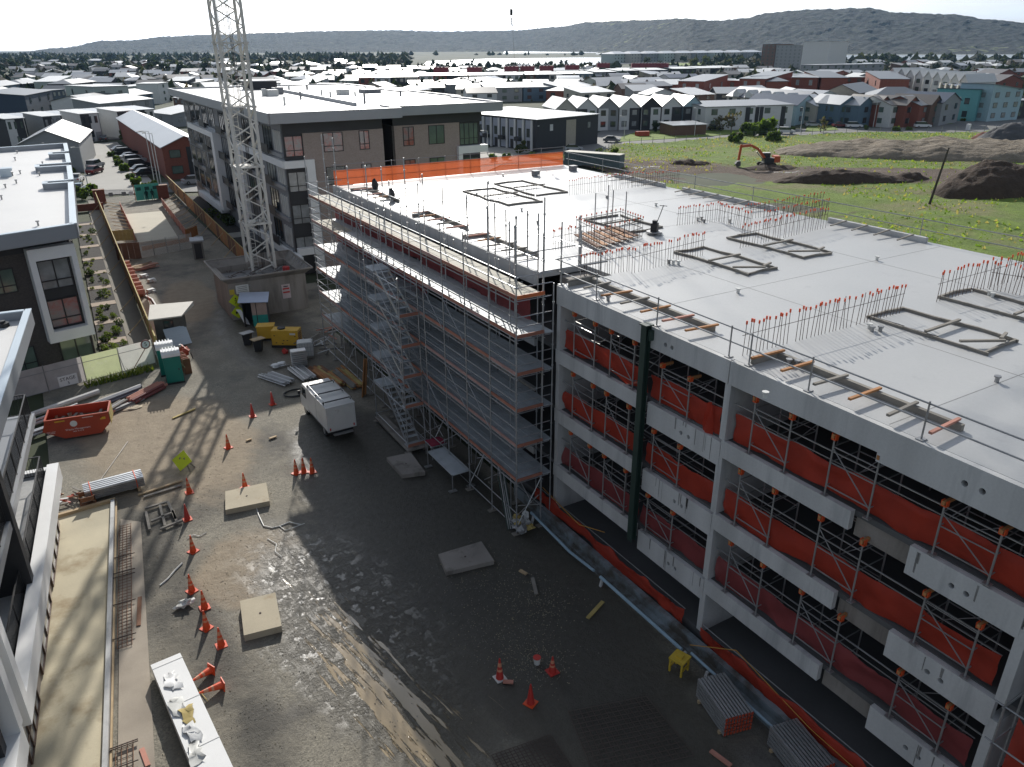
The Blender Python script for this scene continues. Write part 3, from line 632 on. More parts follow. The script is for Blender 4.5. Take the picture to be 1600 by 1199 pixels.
where = {24.2: 'beside the left blade wall', 21.6: 'left of the green steel column', 18.6: 'right of the green steel column', 14.0: 'just right of the middle blade wall', 10.9: 'in the middle of the right bay', 7.2: 'at the right end of the right bay', 2.0: 'at the right edge of the photo'}
for k, z in enumerate(FL):
    h = 2.32 if k < 2 else 2.14
    for y in where:
        lab = f'shoring tower on the {("first", "second", "third")[k]} floor {where[y]}'
        loc = (FX+.1, y+rn.uniform(-.15, .15), z+.0)
        if h not in first: first[h] = shoring(h); o = first[h]; o.location = loc; o['label'] = lab; o['group'] = 'shoring towers under the floors'
        else: o = dup(first[h], loc, None, lab, 'shoring towers under the floors')
        o.scale = (1, 1, .80 if y in (18.6, 7.2) else 1)
s = MB()
for k, z in enumerate(FL):                              # further props deep inside, many and half lost in the dark
    for x in (21.6, 23.4):
        for y in [4+1.7*i for i in range(14)]:
            s.tube((x, y, z), (x, y, z+2.2), .03, 4)
P('props', s, steel_d, NB, kind='stuff')
# ---- green steel column bolted to the facade
t = T('steel_column', 'tall dark green steel column bolted upright to the concrete facade', 'steel column', (FX-.14, 20.75, 2.6))
s = MB(); s.box(-.14, -.15, 0, -.115, .15, 9.75); s.box(.10, -.15, 0, .125, .15, 9.75); s.box(-.115, -.012, 0, .10, .012, 9.75); P('beam', s, green_st, t)
s = MB(); s.box(-.2, -.2, 9.75, .2, .2, 9.8); s.box(-.05, -.3, 9.2, .14, -.15, 9.6); P('cap_plate', s, green_st, t)

# hairline pour joints and trowel marks that stay on the slab
for y in (5.2, 10.9, 22.3, 33.6, 40.1, 51.2): s = MB(); s.box(18.8, y-.012, RZ+.001, 39.5, y+.012, RZ+.004); P('pour_joint', s, M('joint_grey', (.24, .24, .235), .8), NB)
for x in (25.4, 33.9): s = MB(); s.box(x-.012, -5.5, RZ+.0015, x+.012, 57, RZ+.0045); P('pour_joint', s, MATS['joint_grey'], NB)

for k, z in enumerate(FL):
    for y0, y1 in ((16.8, 26.7), (6.4, 16.4), (-3, 6)):
        for x, dz in ((FX+.28, 1.42), (FX+1.5, 1.75), (FX+2.9, 1.1)): s = MB(); s.tube((x, y0, z+dz), (x, y1, z+dz), .026, 5); P('long_tube', s, steel, NB)
    for y in (25.6, 23, 20, 18, 15.2, 12.6, 9.6, 6.9): s = MB(); s.tube((FX+2.2, y, z), (FX+3.4, y-1.4, z+2.2), .022, 4); P('raker', s, steel_d, NB)
# ================================================================ scaffold against the left block
XO, XI = 16.3, 17.7; Y0S = 26.85; BAY = 2.43; NBY = 12; LV = [2.9, 4.75, 6.6, 8.4, 10.2, 12.0]
SC = T('scaffold', 'long tube scaffold with six decks along the left part of the concrete building', 'scaffold', (0, 0, 0))
rn = random.Random(11)
std = {}
def standard(h):
    h = round(h, 1)
    if h not in std:
        s = MB(); s.tube((0, 0, 0), (0, 0, h), .032, 6)
        z = .5
        while z < h: s.tube((0, 0, z-.04), (0, 0, z+.04), .05, 6); z += 1.0
        std[h] = s.mesh('standard', steel)
    return std[h]
for i in range(NBY+1):
    y = Y0S+i*BAY
    O('standard', standard(rn.choice([13.4, 14.0, 14.8, 15.6])), SC, (XO, y, .06)); O('standard', standard(rn.choice([13.4, 14.6, 15.4, 16.2])), SC, (XI, y, .06))
    if i % 2 == 0: O('standard', standard(12.4), SC, (18.3, y+.1, .06))
    for x in (XO, XI):
        s = MB(); s.box(x-.22, y-.13, 0, x+.22, y+.13, .06); P('sole_board', s, timber_g, SC)
led = MB().tube((0, 0, 0), (0, BAY*NBY+.3, 0), .027, 5).mesh('ledger', steel)
tr_ = MB().tube((0, 0, 0), (18.25-XO, 0, 0), .025, 5).mesh('transom', steel)
for k, z in enumerate(LV):
    for x, dz in ((XO, -.12), (XI, -.12), (XO, .55), (XO, 1.02)): O('ledger', led, SC, (x, Y0S-.15, z+dz))
    for i in range(NBY+1): O('transom', tr_, SC, (XO-.1, Y0S+i*BAY+.05, z-.07))
    for dz in (.55, 1.02):
        for i in (0, NBY): O('transom', tr_, SC, (XO-.1, Y0S+i*BAY, z+dz))
O('ledger', led, SC, (XO, Y0S-.15, 1.2)); O('ledger', led, SC, (XI, Y0S-.15, 1.2)); O('ledger', led, SC, (XO, Y0S-.15, .35))
wd = .37; bme = [MB().box(0, .02, 0, wd-.02, BAY-.02, .045).mesh('deck_board', m) for m in (deck_m, deck_w)]
for k, z in enumerate(LV):
    for i in range(NBY):
        for j in range(4):
            w_ = k == 5 or (k == 4 and i > 9)
            o = O('deck_board', bme[1 if w_ else 0], SC, (XO+.03+j*(wd+.004), Y0S+i*BAY, z+rn.uniform(-.004, .012)))
    if k < 5:
        s = MB()
        for i in range(NBY): s.box(17.85, Y0S+i*BAY+.03, z-.02, 18.28, Y0S+(i+1)*BAY-.03, z+.03)
        P('inner_board', s, deck_w if k == 5 else deck_m, SC)
toe = MB().box(0, .02, 0, .04, BAY-.02, .16).mesh('toe_board', toe_m)
toe2 = MB().box(0, .02, 0, .04, BAY-.02, .16).mesh('toe_board', M('toe_board_pink', (.40, .24, .21), .7, .3, .8, .1))
for k, z in enumerate(LV):
    for i in range(NBY): O('toe_board', rn.choice([toe, toe, toe2]), SC, (XO+.01, Y0S+i*BAY, z+.05))
    s = MB(); s.box(XO+.02, Y0S-.03, z+.05, XO+1.45, Y0S+.01, z+.21); P('toe_board', s, M('toe_board_bright', (.62, .16, .05), .6, .25, 1) if k == 5 else toe_m, SC)
for (i, k) in ((3, 0), (4, 1), (5, 2), (2, 3), (3, 3), (9, 1), (9, 3), (1, 1), (7, 4), (2, 1)):
    s = MB(); s.tube((XO-.04, Y0S+i*BAY, LV[k]), (XO-.04, Y0S+(i+1)*BAY, (LV+[13.8])[k+1]), .024, 5); P('diagonal_brace', s, steel, SC)
for i in range(0, NBY, 2): s = MB(); s.tube((XO-.05, Y0S+i*BAY, .3), (XI, Y0S+i*BAY, 2.8), .024, 5); P('diagonal_brace', s, steel, SC)
for i in range(1, NBY+1): s = MB(); s.tube((17.8, Y0S+i*BAY, 13.0), (18.9, Y0S+i*BAY, 13.0), .022, 5); P('wall_tie', s, steel, SC)
for k in range(26):   # bracing under the deck and loose tube
    y = rn.uniform(Y0S, 55); s = MB(); s.tube((rn.uniform(16.3, 17.6), y, rn.uniform(.2, 1.4)), (rn.uniform(16.3, 17.9), y+rn.uniform(-2.5, 2.5), rn.uniform(1.6, 2.8)), .022, 4); P('under_brace', s, steel_d, SC)
# ---- stair tower
ST = T('stair_tower', 'scaffold stair tower with zigzag metal flights in front of the scaffold', 'stair tower', (15.1, 37.2, 0))
for x in (0, 1.12):
    for y in (0, 4.9): O('standard', standard(13.4 if y else 10.6), ST, (x, y, .06)); s = MB(); s.box(x-.2, y-.13, 0, x+.2, y+.13, .06); P('sole_board', s, timber_g, ST)
zs = [.35, 2.9, 4.75, 6.6, 8.4, 10.2]
def flight(z0, z1, ya, yb, x0=.15, x1=.95):
    t = MB()
    for x in (x0, x1): t.bar((x, ya, z0), (x, yb, z1), .05, .16)
    P('stringer', t, alu, ST); n = max(4, int((z1-z0)/.24))
    for i in range(1, n+1): q = i/(n+.4); t = MB(); y = ya+(yb-ya)*q; z = z0+(z1-z0)*q; t.box(x0, y-.12, z, x1, y+.12, z+.035); P('tread', t, deck_m, ST)
    for x in (x0-.06,):
        t = MB(); t.tube((x, ya, z0+.95), (x, yb, z1+.95), .022, 5); t.tube((x, ya, z0), (x, ya, z0+.95), .02, 5); t.tube((x, yb, z1), (x, yb, z1+.95), .02, 5); P('handrail', t, alu, ST)
for i, (a, b) in enumerate(zip(zs, zs[1:])):
    flight(a, b, .5, 3.6)
    t = MB(); t.box(0, 3.6, b-.03, 1.1, 4.9, b+.02); P('landing', t, deck_m, ST); t = MB(); t.box(0, -.02, a-.03, 1.1, .55, a+.02); P('landing', t, deck_m, ST)
    t = MB(); t.box(0, -.06, a+.02, 1.1, -.02, a+.2); P('toe_board', t, toe_m, ST)
t = MB(); t.box(-.15, -.3, .22, 1.2, 1.6, .35); t.box(-.15, 1.6, .22, .5, 4.9, .35); P('landing', t, conc_old, ST)
for z in [.6]+[q+d for q in LV for d in (-.1, 1.0)]:
    if z > 11.5: continue
    for a, b in (((0, -.1, z), (0, 5.0, z)), ((1.12, -.1, z), (1.12, 5, z)), ((-.1, 0, z), (1.25, 0, z)), ((-.1, 4.9, z), (1.25, 4.9, z))): t = MB(); t.tube(a, b, .025, 5); P('ledger', t, steel, ST)
# ---- low frame by the stair and junk at the scaffold foot
t = T('trestle_platform', 'low steel trestle platform standing out from the scaffold foot', 'platform', (15.4, 32.0, 0))
s = MB(); s.box(0, 0, .95, 1.1, 3.1, 1.0); P('deck_board', s, deck_m, t)
for x in (0, 1.1):
    for y in (0, 3.1): s = MB(); s.tube((x, y, 0), (x, y, 1.5 if y else 1.0), .03, 6); s.box(x-.22, y-.12, 0, x+.22, y+.12, .05); P('leg', s, steel_d, t)
t = T('blanket', 'crumpled red blanket lying beside the trestle platform', 'blanket', (15.9, 35.6, .9)); s = MB()
for j in range(7):
    for i in range(7): s.v.append((i*.16, j*.16, .1*abs(nz(i, j, .7, 3))))
for j in range(6):
    for i in range(6): a = j*7+i; s.f.append((a, a+1, a+8, a+7)); s.m.append(0)
P('cloth', s, M('crimson_cloth', (.30, .03, .06), .9, .3, 3), t, True)
s2 = MB(); s2.box(0, 0, -.06, 1, 1, -.01); P('board', s2, deck_m, t)
for x in (.05, .95): s = MB(); s.tube((x, .05, -.9), (x, .05, -.05), .025, 5); s.tube((x, .95, -.9), (x, .95, -.05), .025, 5); P('leg', s, steel_d, t)
t = T('rubbish_heap', 'pile of pale rags and bags at the right foot of the scaffold', 'rubbish', (16.9, 27.2, 0)); rr = random.Random(4)
for k in range(16):
    s = MB(); s.blob((rr.uniform(-.6, .5), rr.uniform(-.7, .5), rr.uniform(.08, .55)), rr.uniform(.12, .3), rr.uniform(.12, .3), rr.uniform(.08, .22), k, 8, 0, .5); P('rag', s, rr.choice([white_d, timber_y, conc, steel_d]), t)
t = T('tube_bundle', 'bundle of steel tubes leaning upright against the right scaffold foot', 'steel tubes', (16.1, 27.9, 0))
for k in range(7): s = MB(); s.tube((.05*k, -.6+.1*rr.random(), .02), (.1+.06*k, .5+.2*rr.random(), 2.5+.5*rr.random()), .03, 6); P('tube', s, steel_d if k % 2 else green_st, t)

for (x, y, h) in ((17.9, 27.2, 14.6), (18.4, 28.4, 15.2), (19.4, 28.0, 14.8), (20.6, 28.3, 14.9), (18.9, 30.1, 15.0), (20.2, 27.6, 14.4), (17.2, 28.9, 14.9), (18.0, 31.6, 15.2), (19.2, 32.6, 14.6), (18.5, 35.4, 15.0), (18.6, 41, 15.3), (18.5, 47, 15.0)):
    if x < 18.45: O('standard', standard(h), SC, (x, y, .06))
    else: o = O('standard', standard(h-12.3), SC, (x, y, 12.35))
for a, b in (((17.7, 27.1, 13.0), (21.3, 27.1, 13.0)), ((17.7, 28.6, 13.5), (20.9, 28.6, 13.5)), ((18.4, 27, 13.2), (18.4, 31.8, 13.2)), ((20.4, 27, 13.6), (20.4, 30, 13.6)), ((17.7, 30.2, 12.9), (19.4, 30.2, 12.9)), ((18.5, 35.4, 13.4), (18.5, 47.2, 13.4)), ((18.9, 27.4, 14.1), (18.9, 33, 14.1))): s = MB(); s.tube(a, b, .025, 5); P('ledger', s, steel, SC)
# ================================================================ brick apartment block behind
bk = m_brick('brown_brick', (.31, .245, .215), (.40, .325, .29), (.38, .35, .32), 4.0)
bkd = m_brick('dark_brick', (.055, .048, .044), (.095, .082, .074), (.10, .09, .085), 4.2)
bkr = m_brick('red_brick', (.20, .055, .035), (.27, .085, .055), (.22, .14, .11), 4.0)
def window(par, p, ux, w, h, cols=2, rows=1, gm=None, fr=None, d=.06, nrm=None, sill=False):
    "window on a vertical wall: p lower left corner, ux unit vector along the wall, nrm outward"
    gm = gm or glass; fr = fr or black; p = Vector(p); ux = Vector(ux); nrm = Vector(nrm) if nrm else Vector((ux.y, -ux.x, 0)); up = Vector((0, 0, 1))
    s = MB(); f = .07
    def bb(a0, b0, a1, b1, t0, t1, m=0):
        c = [p+ux*a+up*b+nrm*t for (a, b, t) in ((a0, b0, t0), (a1, b0, t0), (a1, b0, t1), (a0, b0, t1), (a0, b1, t0), (a1, b1, t0), (a1, b1, t1), (a0, b1, t1))]
        i = len(s.v); s.v += [tuple(q) for q in c]
        for fc in ((0, 1, 2, 3), (7, 6, 5, 4), (4, 5, 1, 0), (5, 6, 2, 1), (6, 7, 3, 2), (7, 4, 0, 3)): s.f.append(tuple(i+k for k in fc)); s.m.append(m)
    bb(0, 0, w, f, 0, d); bb(0, h-f, w, h, 0, d); bb(0, f, f, h-f, 0, d); bb(w-f, f, w, h-f, 0, d)
    for k in range(1, cols): bb(w*k/cols-f/2, f, w*k/cols+f/2, h-f, 0, d-.005)
    for k in range(1, rows): bb(f, h*(.30 if rows == 2 else k/rows)-f/2, w-f, h*(.30 if rows == 2 else k/rows)+f/2, 0, d-.008)
    if sill: bb(-.05, -.06, w+.05, 0, 0, d+.08)
    o = P('window', s, fr, par); s.v, s.f, s.m = [], [], []
    s2 = MB(); a = p+nrm*.015; s2.quad(a+ux*f+up*f, a+ux*(w-f)+up*f, a+ux*(w-f)+up*(h-f), a+ux*f+up*(h-f)); q = P('pane', s2, gm, o)
    return o
BB = T('brick_building', 'five storey brown brick apartment block with wide flat white roof behind the scaffold', 'building')
def bp(name, m, *boxes):
    s = MB()
    for b in boxes: s.box(*b)
    return P(name, s, m, BB)
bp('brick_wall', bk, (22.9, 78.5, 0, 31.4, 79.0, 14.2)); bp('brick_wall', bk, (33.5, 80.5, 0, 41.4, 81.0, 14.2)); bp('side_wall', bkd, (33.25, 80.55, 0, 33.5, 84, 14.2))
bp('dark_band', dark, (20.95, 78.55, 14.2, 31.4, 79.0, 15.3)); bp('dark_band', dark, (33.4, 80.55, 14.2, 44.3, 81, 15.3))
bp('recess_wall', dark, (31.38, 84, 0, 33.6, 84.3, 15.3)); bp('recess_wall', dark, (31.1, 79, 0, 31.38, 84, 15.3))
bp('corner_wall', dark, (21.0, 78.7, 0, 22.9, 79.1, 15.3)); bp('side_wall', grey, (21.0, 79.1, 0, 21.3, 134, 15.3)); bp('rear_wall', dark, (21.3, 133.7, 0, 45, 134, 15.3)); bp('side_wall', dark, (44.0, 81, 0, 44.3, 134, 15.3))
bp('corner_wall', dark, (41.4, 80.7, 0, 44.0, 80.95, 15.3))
RP = [(19.5, 77), (32.9, 77), (32.9, 82.3), (33.9, 82.3), (33.9, 79.2), (46.2, 79.2), (46.2, 92), (47.6, 92), (47.6, 108), (46.0, 108), (46.0, 121), (47.6, 121), (47.6, 135.5), (19.5, 135.5)]
s = MB(); s.prism(RP, 15.3, 15.32, 0)
n = len(RP)
for k in range(n):
    a, b = Vector((*RP[k], 0)), Vector((*RP[(k+1) % n], 0)); d = (b-a).normalized(); s.bar(a+Vector((0, 0, 15.82)), b+Vector((0, 0, 15.82)), .34, .98, 0)
P('fascia', s, gfas, BB)
inner = [(19.7, 77.2), (32.7, 77.2), (32.7, 82.5), (34.1, 82.5), (34.1, 79.4), (46.0, 79.4), (46.0, 92.2), (47.4, 92.2), (47.4, 107.8), (45.8, 107.8), (45.8, 121.2), (47.4, 121.2), (47.4, 135.3), (19.7, 135.3)]
s = MB(); s.prism(inner, 15.9, 16.12); P('roof', s, mroof, BB)
s = MB(); a, b = G(425, 140, 16.2), G(556, 165, 16.2); s.bar((a.x, a.y, 16.3), (b.x, b.y, 16.3), .25, .42); P('parapet', s, gfas, BB)
p = G(408, 139, 16.2); s = MB(); s.box(p.x-2.2, p.y-1, 16.12, p.x+2.2, p.y+2.4, 17.3); P('plant_screen', s, dark, BB)
s = MB(); s.box(p.x-2.6, p.y-1.4, 17.3, p.x+2.6, p.y+2.8, 17.45); P('plant_screen', s, mroof, BB)
for px, w_, h_ in (((413, 150), .5, .9), ((426, 150), 1.3, .8), ((437, 147), .9, .9), ((536, 148), 1.4, .7), ((578, 145), 2.4, .5), ((480, 140), .25, .7), ((452, 143), .25, .8), ((470, 155), .2, .9), ((503, 150), .2, .8), ((517, 157), .2, 1), ((570, 161), .2, 1), ((445, 164), .2, .9), ((626, 150), .2, .7), ((555, 150), .2, .6)):
    p = G(*px, 16.15); s = MB(); s.box(p.x-w_/2, p.y-w_/2, 16.12, p.x+w_/2, p.y+w_/2, 16.12+h_); P('roof_vent', s, rn.choice([grey, white_d]), BB)
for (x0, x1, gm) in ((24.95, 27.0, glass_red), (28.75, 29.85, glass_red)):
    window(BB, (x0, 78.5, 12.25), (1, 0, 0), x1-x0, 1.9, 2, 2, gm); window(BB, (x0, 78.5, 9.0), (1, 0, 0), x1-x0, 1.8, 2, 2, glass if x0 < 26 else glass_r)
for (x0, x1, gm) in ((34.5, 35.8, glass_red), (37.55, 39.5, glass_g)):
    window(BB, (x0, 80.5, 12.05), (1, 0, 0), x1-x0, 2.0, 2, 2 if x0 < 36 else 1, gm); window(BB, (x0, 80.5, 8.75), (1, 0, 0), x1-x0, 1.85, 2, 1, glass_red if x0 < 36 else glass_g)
for z, gm in ((12.0, glass_red), (8.55, glass_r), (5.3, glass_r), (2.0, glass_r)): window(BB, (21.05, 78.7, z), (1, 0, 0), 1.82, 2.0, 2, 2, gm)
window(BB, (41.5, 80.7, 11.7), (1, 0, 0), 2.4, 2.4, 4, 2, glass_g); window(BB, (41.5, 80.7, 8.0), (1, 0, 0), 2.4, 2.3, 4, 2, glass_g)
bp('white_frame', white, (20.7, 78.2, 10.95, 22.95, 78.75, 11.65), (22.9, 78.15, 0, 23.75, 78.55, 11.68)); bp('white_frame', white, (41.0, 80.0, 10.85, 44.8, 80.75, 11.65), (41.0, 80.0, 0, 41.5, 80.45, 10.85))
bp('white_frame', white, (20.65, 78.7, 10.95, 21.05, 100, 11.65)); bp('white_frame', white, (20.6, 97.0, 2.4, 21.05, 100, 10.95)); bp('white_frame', white, (20.4, 76.5, 1.6, 21.05, 97, 2.4)); bp('white_frame', white, (21.05, 77.9, 2.2, 23.0, 78.6, 2.9))
bp('white_frame', white, (20.0, 109, 11.2, 21.05, 127, 11.9)); bp('white_frame', white, (20.0, 109, 1.8, 21.05, 110.6, 11.2)); bp('white_frame', white, (20.0, 110.6, 1.2, 21.05, 127, 2.0))
for z in (2.3, 5.5, 8.7, 11.9):
    bp('slab_edge', gfas, (20.75, 79.2, z+.0, 21.0, 96.9, z+.35)); bp('slab_edge', gfas, (20.75, 100.1, z, 21, 108.9, z+.3)); bp('slab_edge', gfas, (20.75, 110.7, z, 21, 133, z+.3))
    for k, y in enumerate((83.0, 88, 92.4, 101.5, 105.2, 111.5, 116.2, 121, 125.5, 129.8)):
        window(BB, (21.0, y+3.2, z+.4), (0, -1, 0), 3.2, 2.3, 3, 1, glass if (k+int(z)) % 4 else glass_r, black)
        s = MB(); s.box(20.4, y-.1, z+.02, 20.44, y+3.6, z+.95); P('balcony_screen', s, black, BB) if k % 2 == 0 else None
    for k in range(4): s = MB(); s.box(20.86, 79.5+k*.7, z+.5, 21.0, 79.75+k*.7, z+2.5); P('slat', s, white_d, BB)
for px in ((429, 193), (330, 163), (302, 155)):
    p = G(*px, 14.5); s = MB(); s.blob((20.9, p.y, 14.6), .12, .2, .2, 1, 8, 0, 0); P('wall_lamp', s, white, BB)
# ================================================================ tower crane and its concrete base
CB = T('crane_base', 'open concrete bin that holds the foot of the white tower crane', 'crane base', (11.7, 67.3, 0)); W_, D_, H_ = 6.8, 6.4, 3.3
for n_, b in (('wall', (0, 0, 0, W_, .3, H_)), ('wall', (0, D_-.3, 0, W_, D_, H_)), ('wall', (0, .3, 0, .3, D_-.3, H_)), ('wall', (W_-.3, .3, 0, W_, D_-.3, H_))):
    s = MB(); s.box(*b); P(n_, s, conc_old, CB)
s = MB(); s.box(.3, .3, 0, W_-.3, D_-.3, 2.7); P('floor', s, conc_in, CB)
s = MB(); o_ = [(-.0, -.0), (W_, 0), (W_, D_), (0, D_)]; e_ = [(-.55, -.6), (W_+.55, -.6), (W_+.55, D_+.5), (-.55, D_+.5)]
for k in range(4):
    j = (k+1) % 4; s.quad((*o_[k], H_), (*o_[j], H_), (*e_[j], H_+.55), (*e_[k], H_+.55)); s.bar((*e_[k], H_+.57), (*e_[j], H_+.57), .14, .10)
P('flared_rim', s, conc_old, CB)
rr = random.Random(8); s = MB()
for k in range(60):
    x, y = rr.uniform(.6, W_-.8), rr.uniform(.6, D_-.8); s.bar((x, y, 2.85+.1*rr.random()), (x+rr.uniform(-1.6, 1.6), y+rr.uniform(-1.4, 1.4), 2.85+.3*rr.random()), .05, .05, k % 2)
P('scrap_steel', s, [rust, steel_d], CB, kind='stuff')
for k in range(7): s = MB(); s.bar((W_-.2, .6+k*.75, 2.9), (W_+.4, .6+k*.75, H_+.5), .06); P('strut', s, steel_d, CB)
t = T('drum', 'red drum standing in the right corner of the crane base bin', 'drum', (11.7+W_-1.1, 67.3+2.2, 2.7)); s = MB(); s.tube((0, 0, 0), (0, 0, .85), .32, 12); s.tube((0, 0, .4), (0, 0, .44), .335, 12); P('shell', s, M('red_drum_paint', (.40, .03, .03), .6), t)
cw = M('crane_white', (.60, .585, .54), .6, .14, 1.2, .1, dirt=((.27, .19, .12), .66, 1.6))
a, b = G(393, 425, 2.9), G(433, 420, 2.9); CX_, CY_ = (a.x+b.x)/2, (a.y+b.y)/2+1.1
CR = T('tower_crane', 'white lattice mast of a tower crane rising out of the photo', 'tower crane', (CX_, CY_, 2.7)); hw = 1.05
ZT = 50.0
for x in (-hw, hw):
    for y in (-hw, hw):
        s = MB(); s.bar((x, y, 0), (x, y, ZT), .22, .22); P('leg', s, cw, CR)
SEC = 5.05; z0 = -.55; s = MB(); sec = 0
zz = z0
while zz < ZT:
    for k in range(4):
        za = max(.02, zz+k*SEC/4); zb = min(ZT, zz+(k+1)*SEC/4)
        if zb < .1: continue
        for (ax, ay, bx, by) in ((-hw, -hw, hw, -hw), (hw, -hw, hw, hw), (hw, hw, -hw, hw), (-hw, hw, -hw, -hw)):
            if k % 2: ax, bx, ay, by = bx, ax, by, ay
            s.bar((ax, ay, za), (bx, by, zb), .10, .10)
    zz += SEC
P('lattice', s, cw, CR)
k = 1
while z0+k*SEC < ZT:
    z = z0+k*SEC
    s = MB()
    for (ax, ay, bx, by) in ((-hw, -hw, hw, -hw), (hw, -hw, hw, hw), (hw, hw, -hw, hw), (-hw, hw, -hw, -hw)): s.bar((ax, ay, z), (bx, by, z), .13, .13)
    for x in (-hw, hw):
        for y in (-hw, hw): s.box(x-.19, y-.19, z-.1, x+.19, y+.19, z+.1)
    s.bar((-hw, -hw, z), (hw, hw, z), .08); s.bar((hw, -hw, z), (-hw, hw, z), .08); s.box(-.6, -.1, z, .6, .9, z+.05); P('flange', s, cw, CR); k += 1
s = MB()
for x in (-.55, -.15): s.tube((x, .45, 0), (x, .45, ZT), .03, 5)
for q in range(int(ZT/.35)): s.tube((-.55, .45, q*.35), (-.15, .45, q*.35), .018, 4)
P('ladder', s, cw, CR)
for x in (.1, .2, .32): s = MB(); s.tube((x, -.1, 0), (x-.1, .1, ZT), .03, 5); P('cable', s, black, CR)
# jib high above the picture and the hook that hangs into it
hk = Vector((45, 75, 0)); d_ = (hk-Vector((CX_, CY_, 0))); d_.normalize(); n_ = Vector((-d_.y, d_.x, 0)); zj = 46.0
s = MB(); A = lambda r, o, z: d_*r+n_*o+Vector((0, 0, z))
for r in range(-12, 48, 3):
    for o in (-.7, .7): s.bar(A(r, o, zj), A(r+3, o, zj), .12); s.bar(A(r, o, zj), A(r+1.5, 0, zj+1.3), .07); s.bar(A(r+3, o, zj), A(r+1.5, 0, zj+1.3), .07)
    s.bar(A(r, 0, zj+1.3), A(r+3, 0, zj+1.3), .12); s.bar(A(r, -.7, zj), A(r, .7, zj), .07)
P('jib', s, cw, CR); s = MB(); s.box(-1.6, -1.6, zj-2.5, 1.6, 1.6, zj+1.5); P('slewing_platform', s, cw, CR)
hr = (hk-Vector((CX_, CY_, 0))).length; hz = 25.4-2.7
s = MB()
for o in (-.12, .12): s.tube(A(hr+o, 0, hz), A(hr+o*2.2, 0, zj), .02, 4)
P('hoist_rope', s, black, CR); s = MB(); c = A(hr, 0, hz); s.box(c.x-.13, c.y-.06, c.z-.5, c.x+.13, c.y+.06, c.z+.1); s.tube(c+Vector((0, 0, -.7)), c+Vector((0, 0, -1.3)), .05, 6); s.tube(c+Vector((0, 0, -1.3)), c+Vector((.22, 0, -1.45)), .05, 6); P('hook_block', s, black, CR)
s = MB(); s.tube(c+Vector((.1, 0, -.6)), c+Vector((.45, 0, -6.2)), .014, 4); P('tag_line', s, black, CR)
# ================================================================ left apartment building (brick with white box window)
LB = T('brick_house_block', 'dark brick apartment building with flat pale roof and white framed corner window', 'building')
def lp(name, m, pts, z0, z1, par=LB): s = MB(); s.prism(pts, z0, z1); return P(name, s, m, par)
# skewed front wall from (-12,60.3) to (0.6,63.2)
fx = Vector((.975, .222, 0)); fn = Vector((.222, -.975, 0)); c0 = Vector((.62, 63.3, 0))
def fp(a, o=0.): q = c0-fx*a+fn*o; return (q.x, q.y)
lp('brick_wall', bkd, [fp(14), fp(0.0), (1.4, 117), (-12, 117)], 0, 8.9); lp('upper_wall', dark, [fp(14), fp(0.2), (1.3, 117), (-12, 117)], 8.9, 9.6)
RL = [(-12, 56.6), (-3.3, 58.45), (1.26, 62.4), (2.1, 83), (.0, 83.1), (.05, 84.6), (2.2, 84.5), (2.6, 95.5), (-.3, 95.7), (-.3, 97.9), (2.7, 97.8), (3.0, 107), (1.3, 107.1), (1.35, 109), (3.1, 109), (3.4, 119), (-12, 117)]
RL = [fp(14, 2.3), fp(-.25, 1.2)]+RL[3:]
lp('soffit', gfas, RL, 9.6, 9.7)
s = MB(); n = len(RL)
for k in range(n):
    a, b = Vector((*RL[k], 10.15)), Vector((*RL[(k+1) % n], 10.15)); s.bar(a, b, .42, .95)
P('fascia', s, gfas, LB)
s = MB()
for k in range(n-1): a, b = Vector((*RL[k], 10.66)), Vector((*RL[(k+1) % n], 10.66)); s.bar(a, b, .46, .06)
P('coping', s, bfas, LB)
lp('roof', mroof, RL, 9.72, 10.1)
for px in ((60, 353), (62, 275), (20, 275), (26, 287), (9, 294), (3, 312), (24, 251), (27, 240), (32, 272), (68, 228), (67, 258)):
    p = G(*px, 10.1); s = MB(); s.tube((p.x, p.y, 10.1), (p.x, p.y, 10.4), .07, 6); s.box(p.x-.12, p.y-.12, 10.4, p.x+.12, p.y+.12, 10.48); P('vent_pipe', s, steel_d, LB)
p = G(10, 276, 10.1); s = MB(); s.box(p.x-.5, p.y-.5, 10.1, p.x+.5, p.y+.5, 10.7); s.box(p.x-.65, p.y-.65, 10.7, p.x+.65, p.y+.65, 10.95); P('roof_cowl', s, bfas, LB)
# white box round two windows at the corner, 0.7 m proud
def fbox(a0, a1, o0, o1, z0, z1, m, name, par=LB): return lp(name, m, [fp(a0, o0), fp(a0, o1), fp(a1, o1), fp(a1, o0)], z0, z1, par)
fbox(2.95, 2.55, 0, .8, 2.3, 9.2, white, 'white_frame'); fbox(2.55, -.1, 0, .8, 8.35, 9.2, white, 'white_frame'); fbox(2.55, -.1, 0, .8, 2.3, 3.1, white, 'white_frame'); fbox(.25, -.1, -1.0, .8, 3.1, 8.35, white, 'white_frame'); fbox(2.55, .25, 0, .1, 3.1, 8.35, dark, 'spandrel')
U = tuple(fx); NN = tuple(fn)
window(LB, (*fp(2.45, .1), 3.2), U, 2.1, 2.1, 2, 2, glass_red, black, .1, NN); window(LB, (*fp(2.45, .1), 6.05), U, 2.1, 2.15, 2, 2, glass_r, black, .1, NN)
window(LB, (*fp(2.3, .02), .15), U, 2.2, 2.15, 2, 1, glass_g, black, .08, NN)
for z in (.5, 3.4, 6.3):
    window(LB, (*fp(5.6, .02), z), U, 1.7, 1.75, 2, 2, glass_g, black, .06, NN); window(LB, (*fp(9.6, .02), z), U, 1.7, 1.75, 2, 2, glass_g, black, .06, NN)
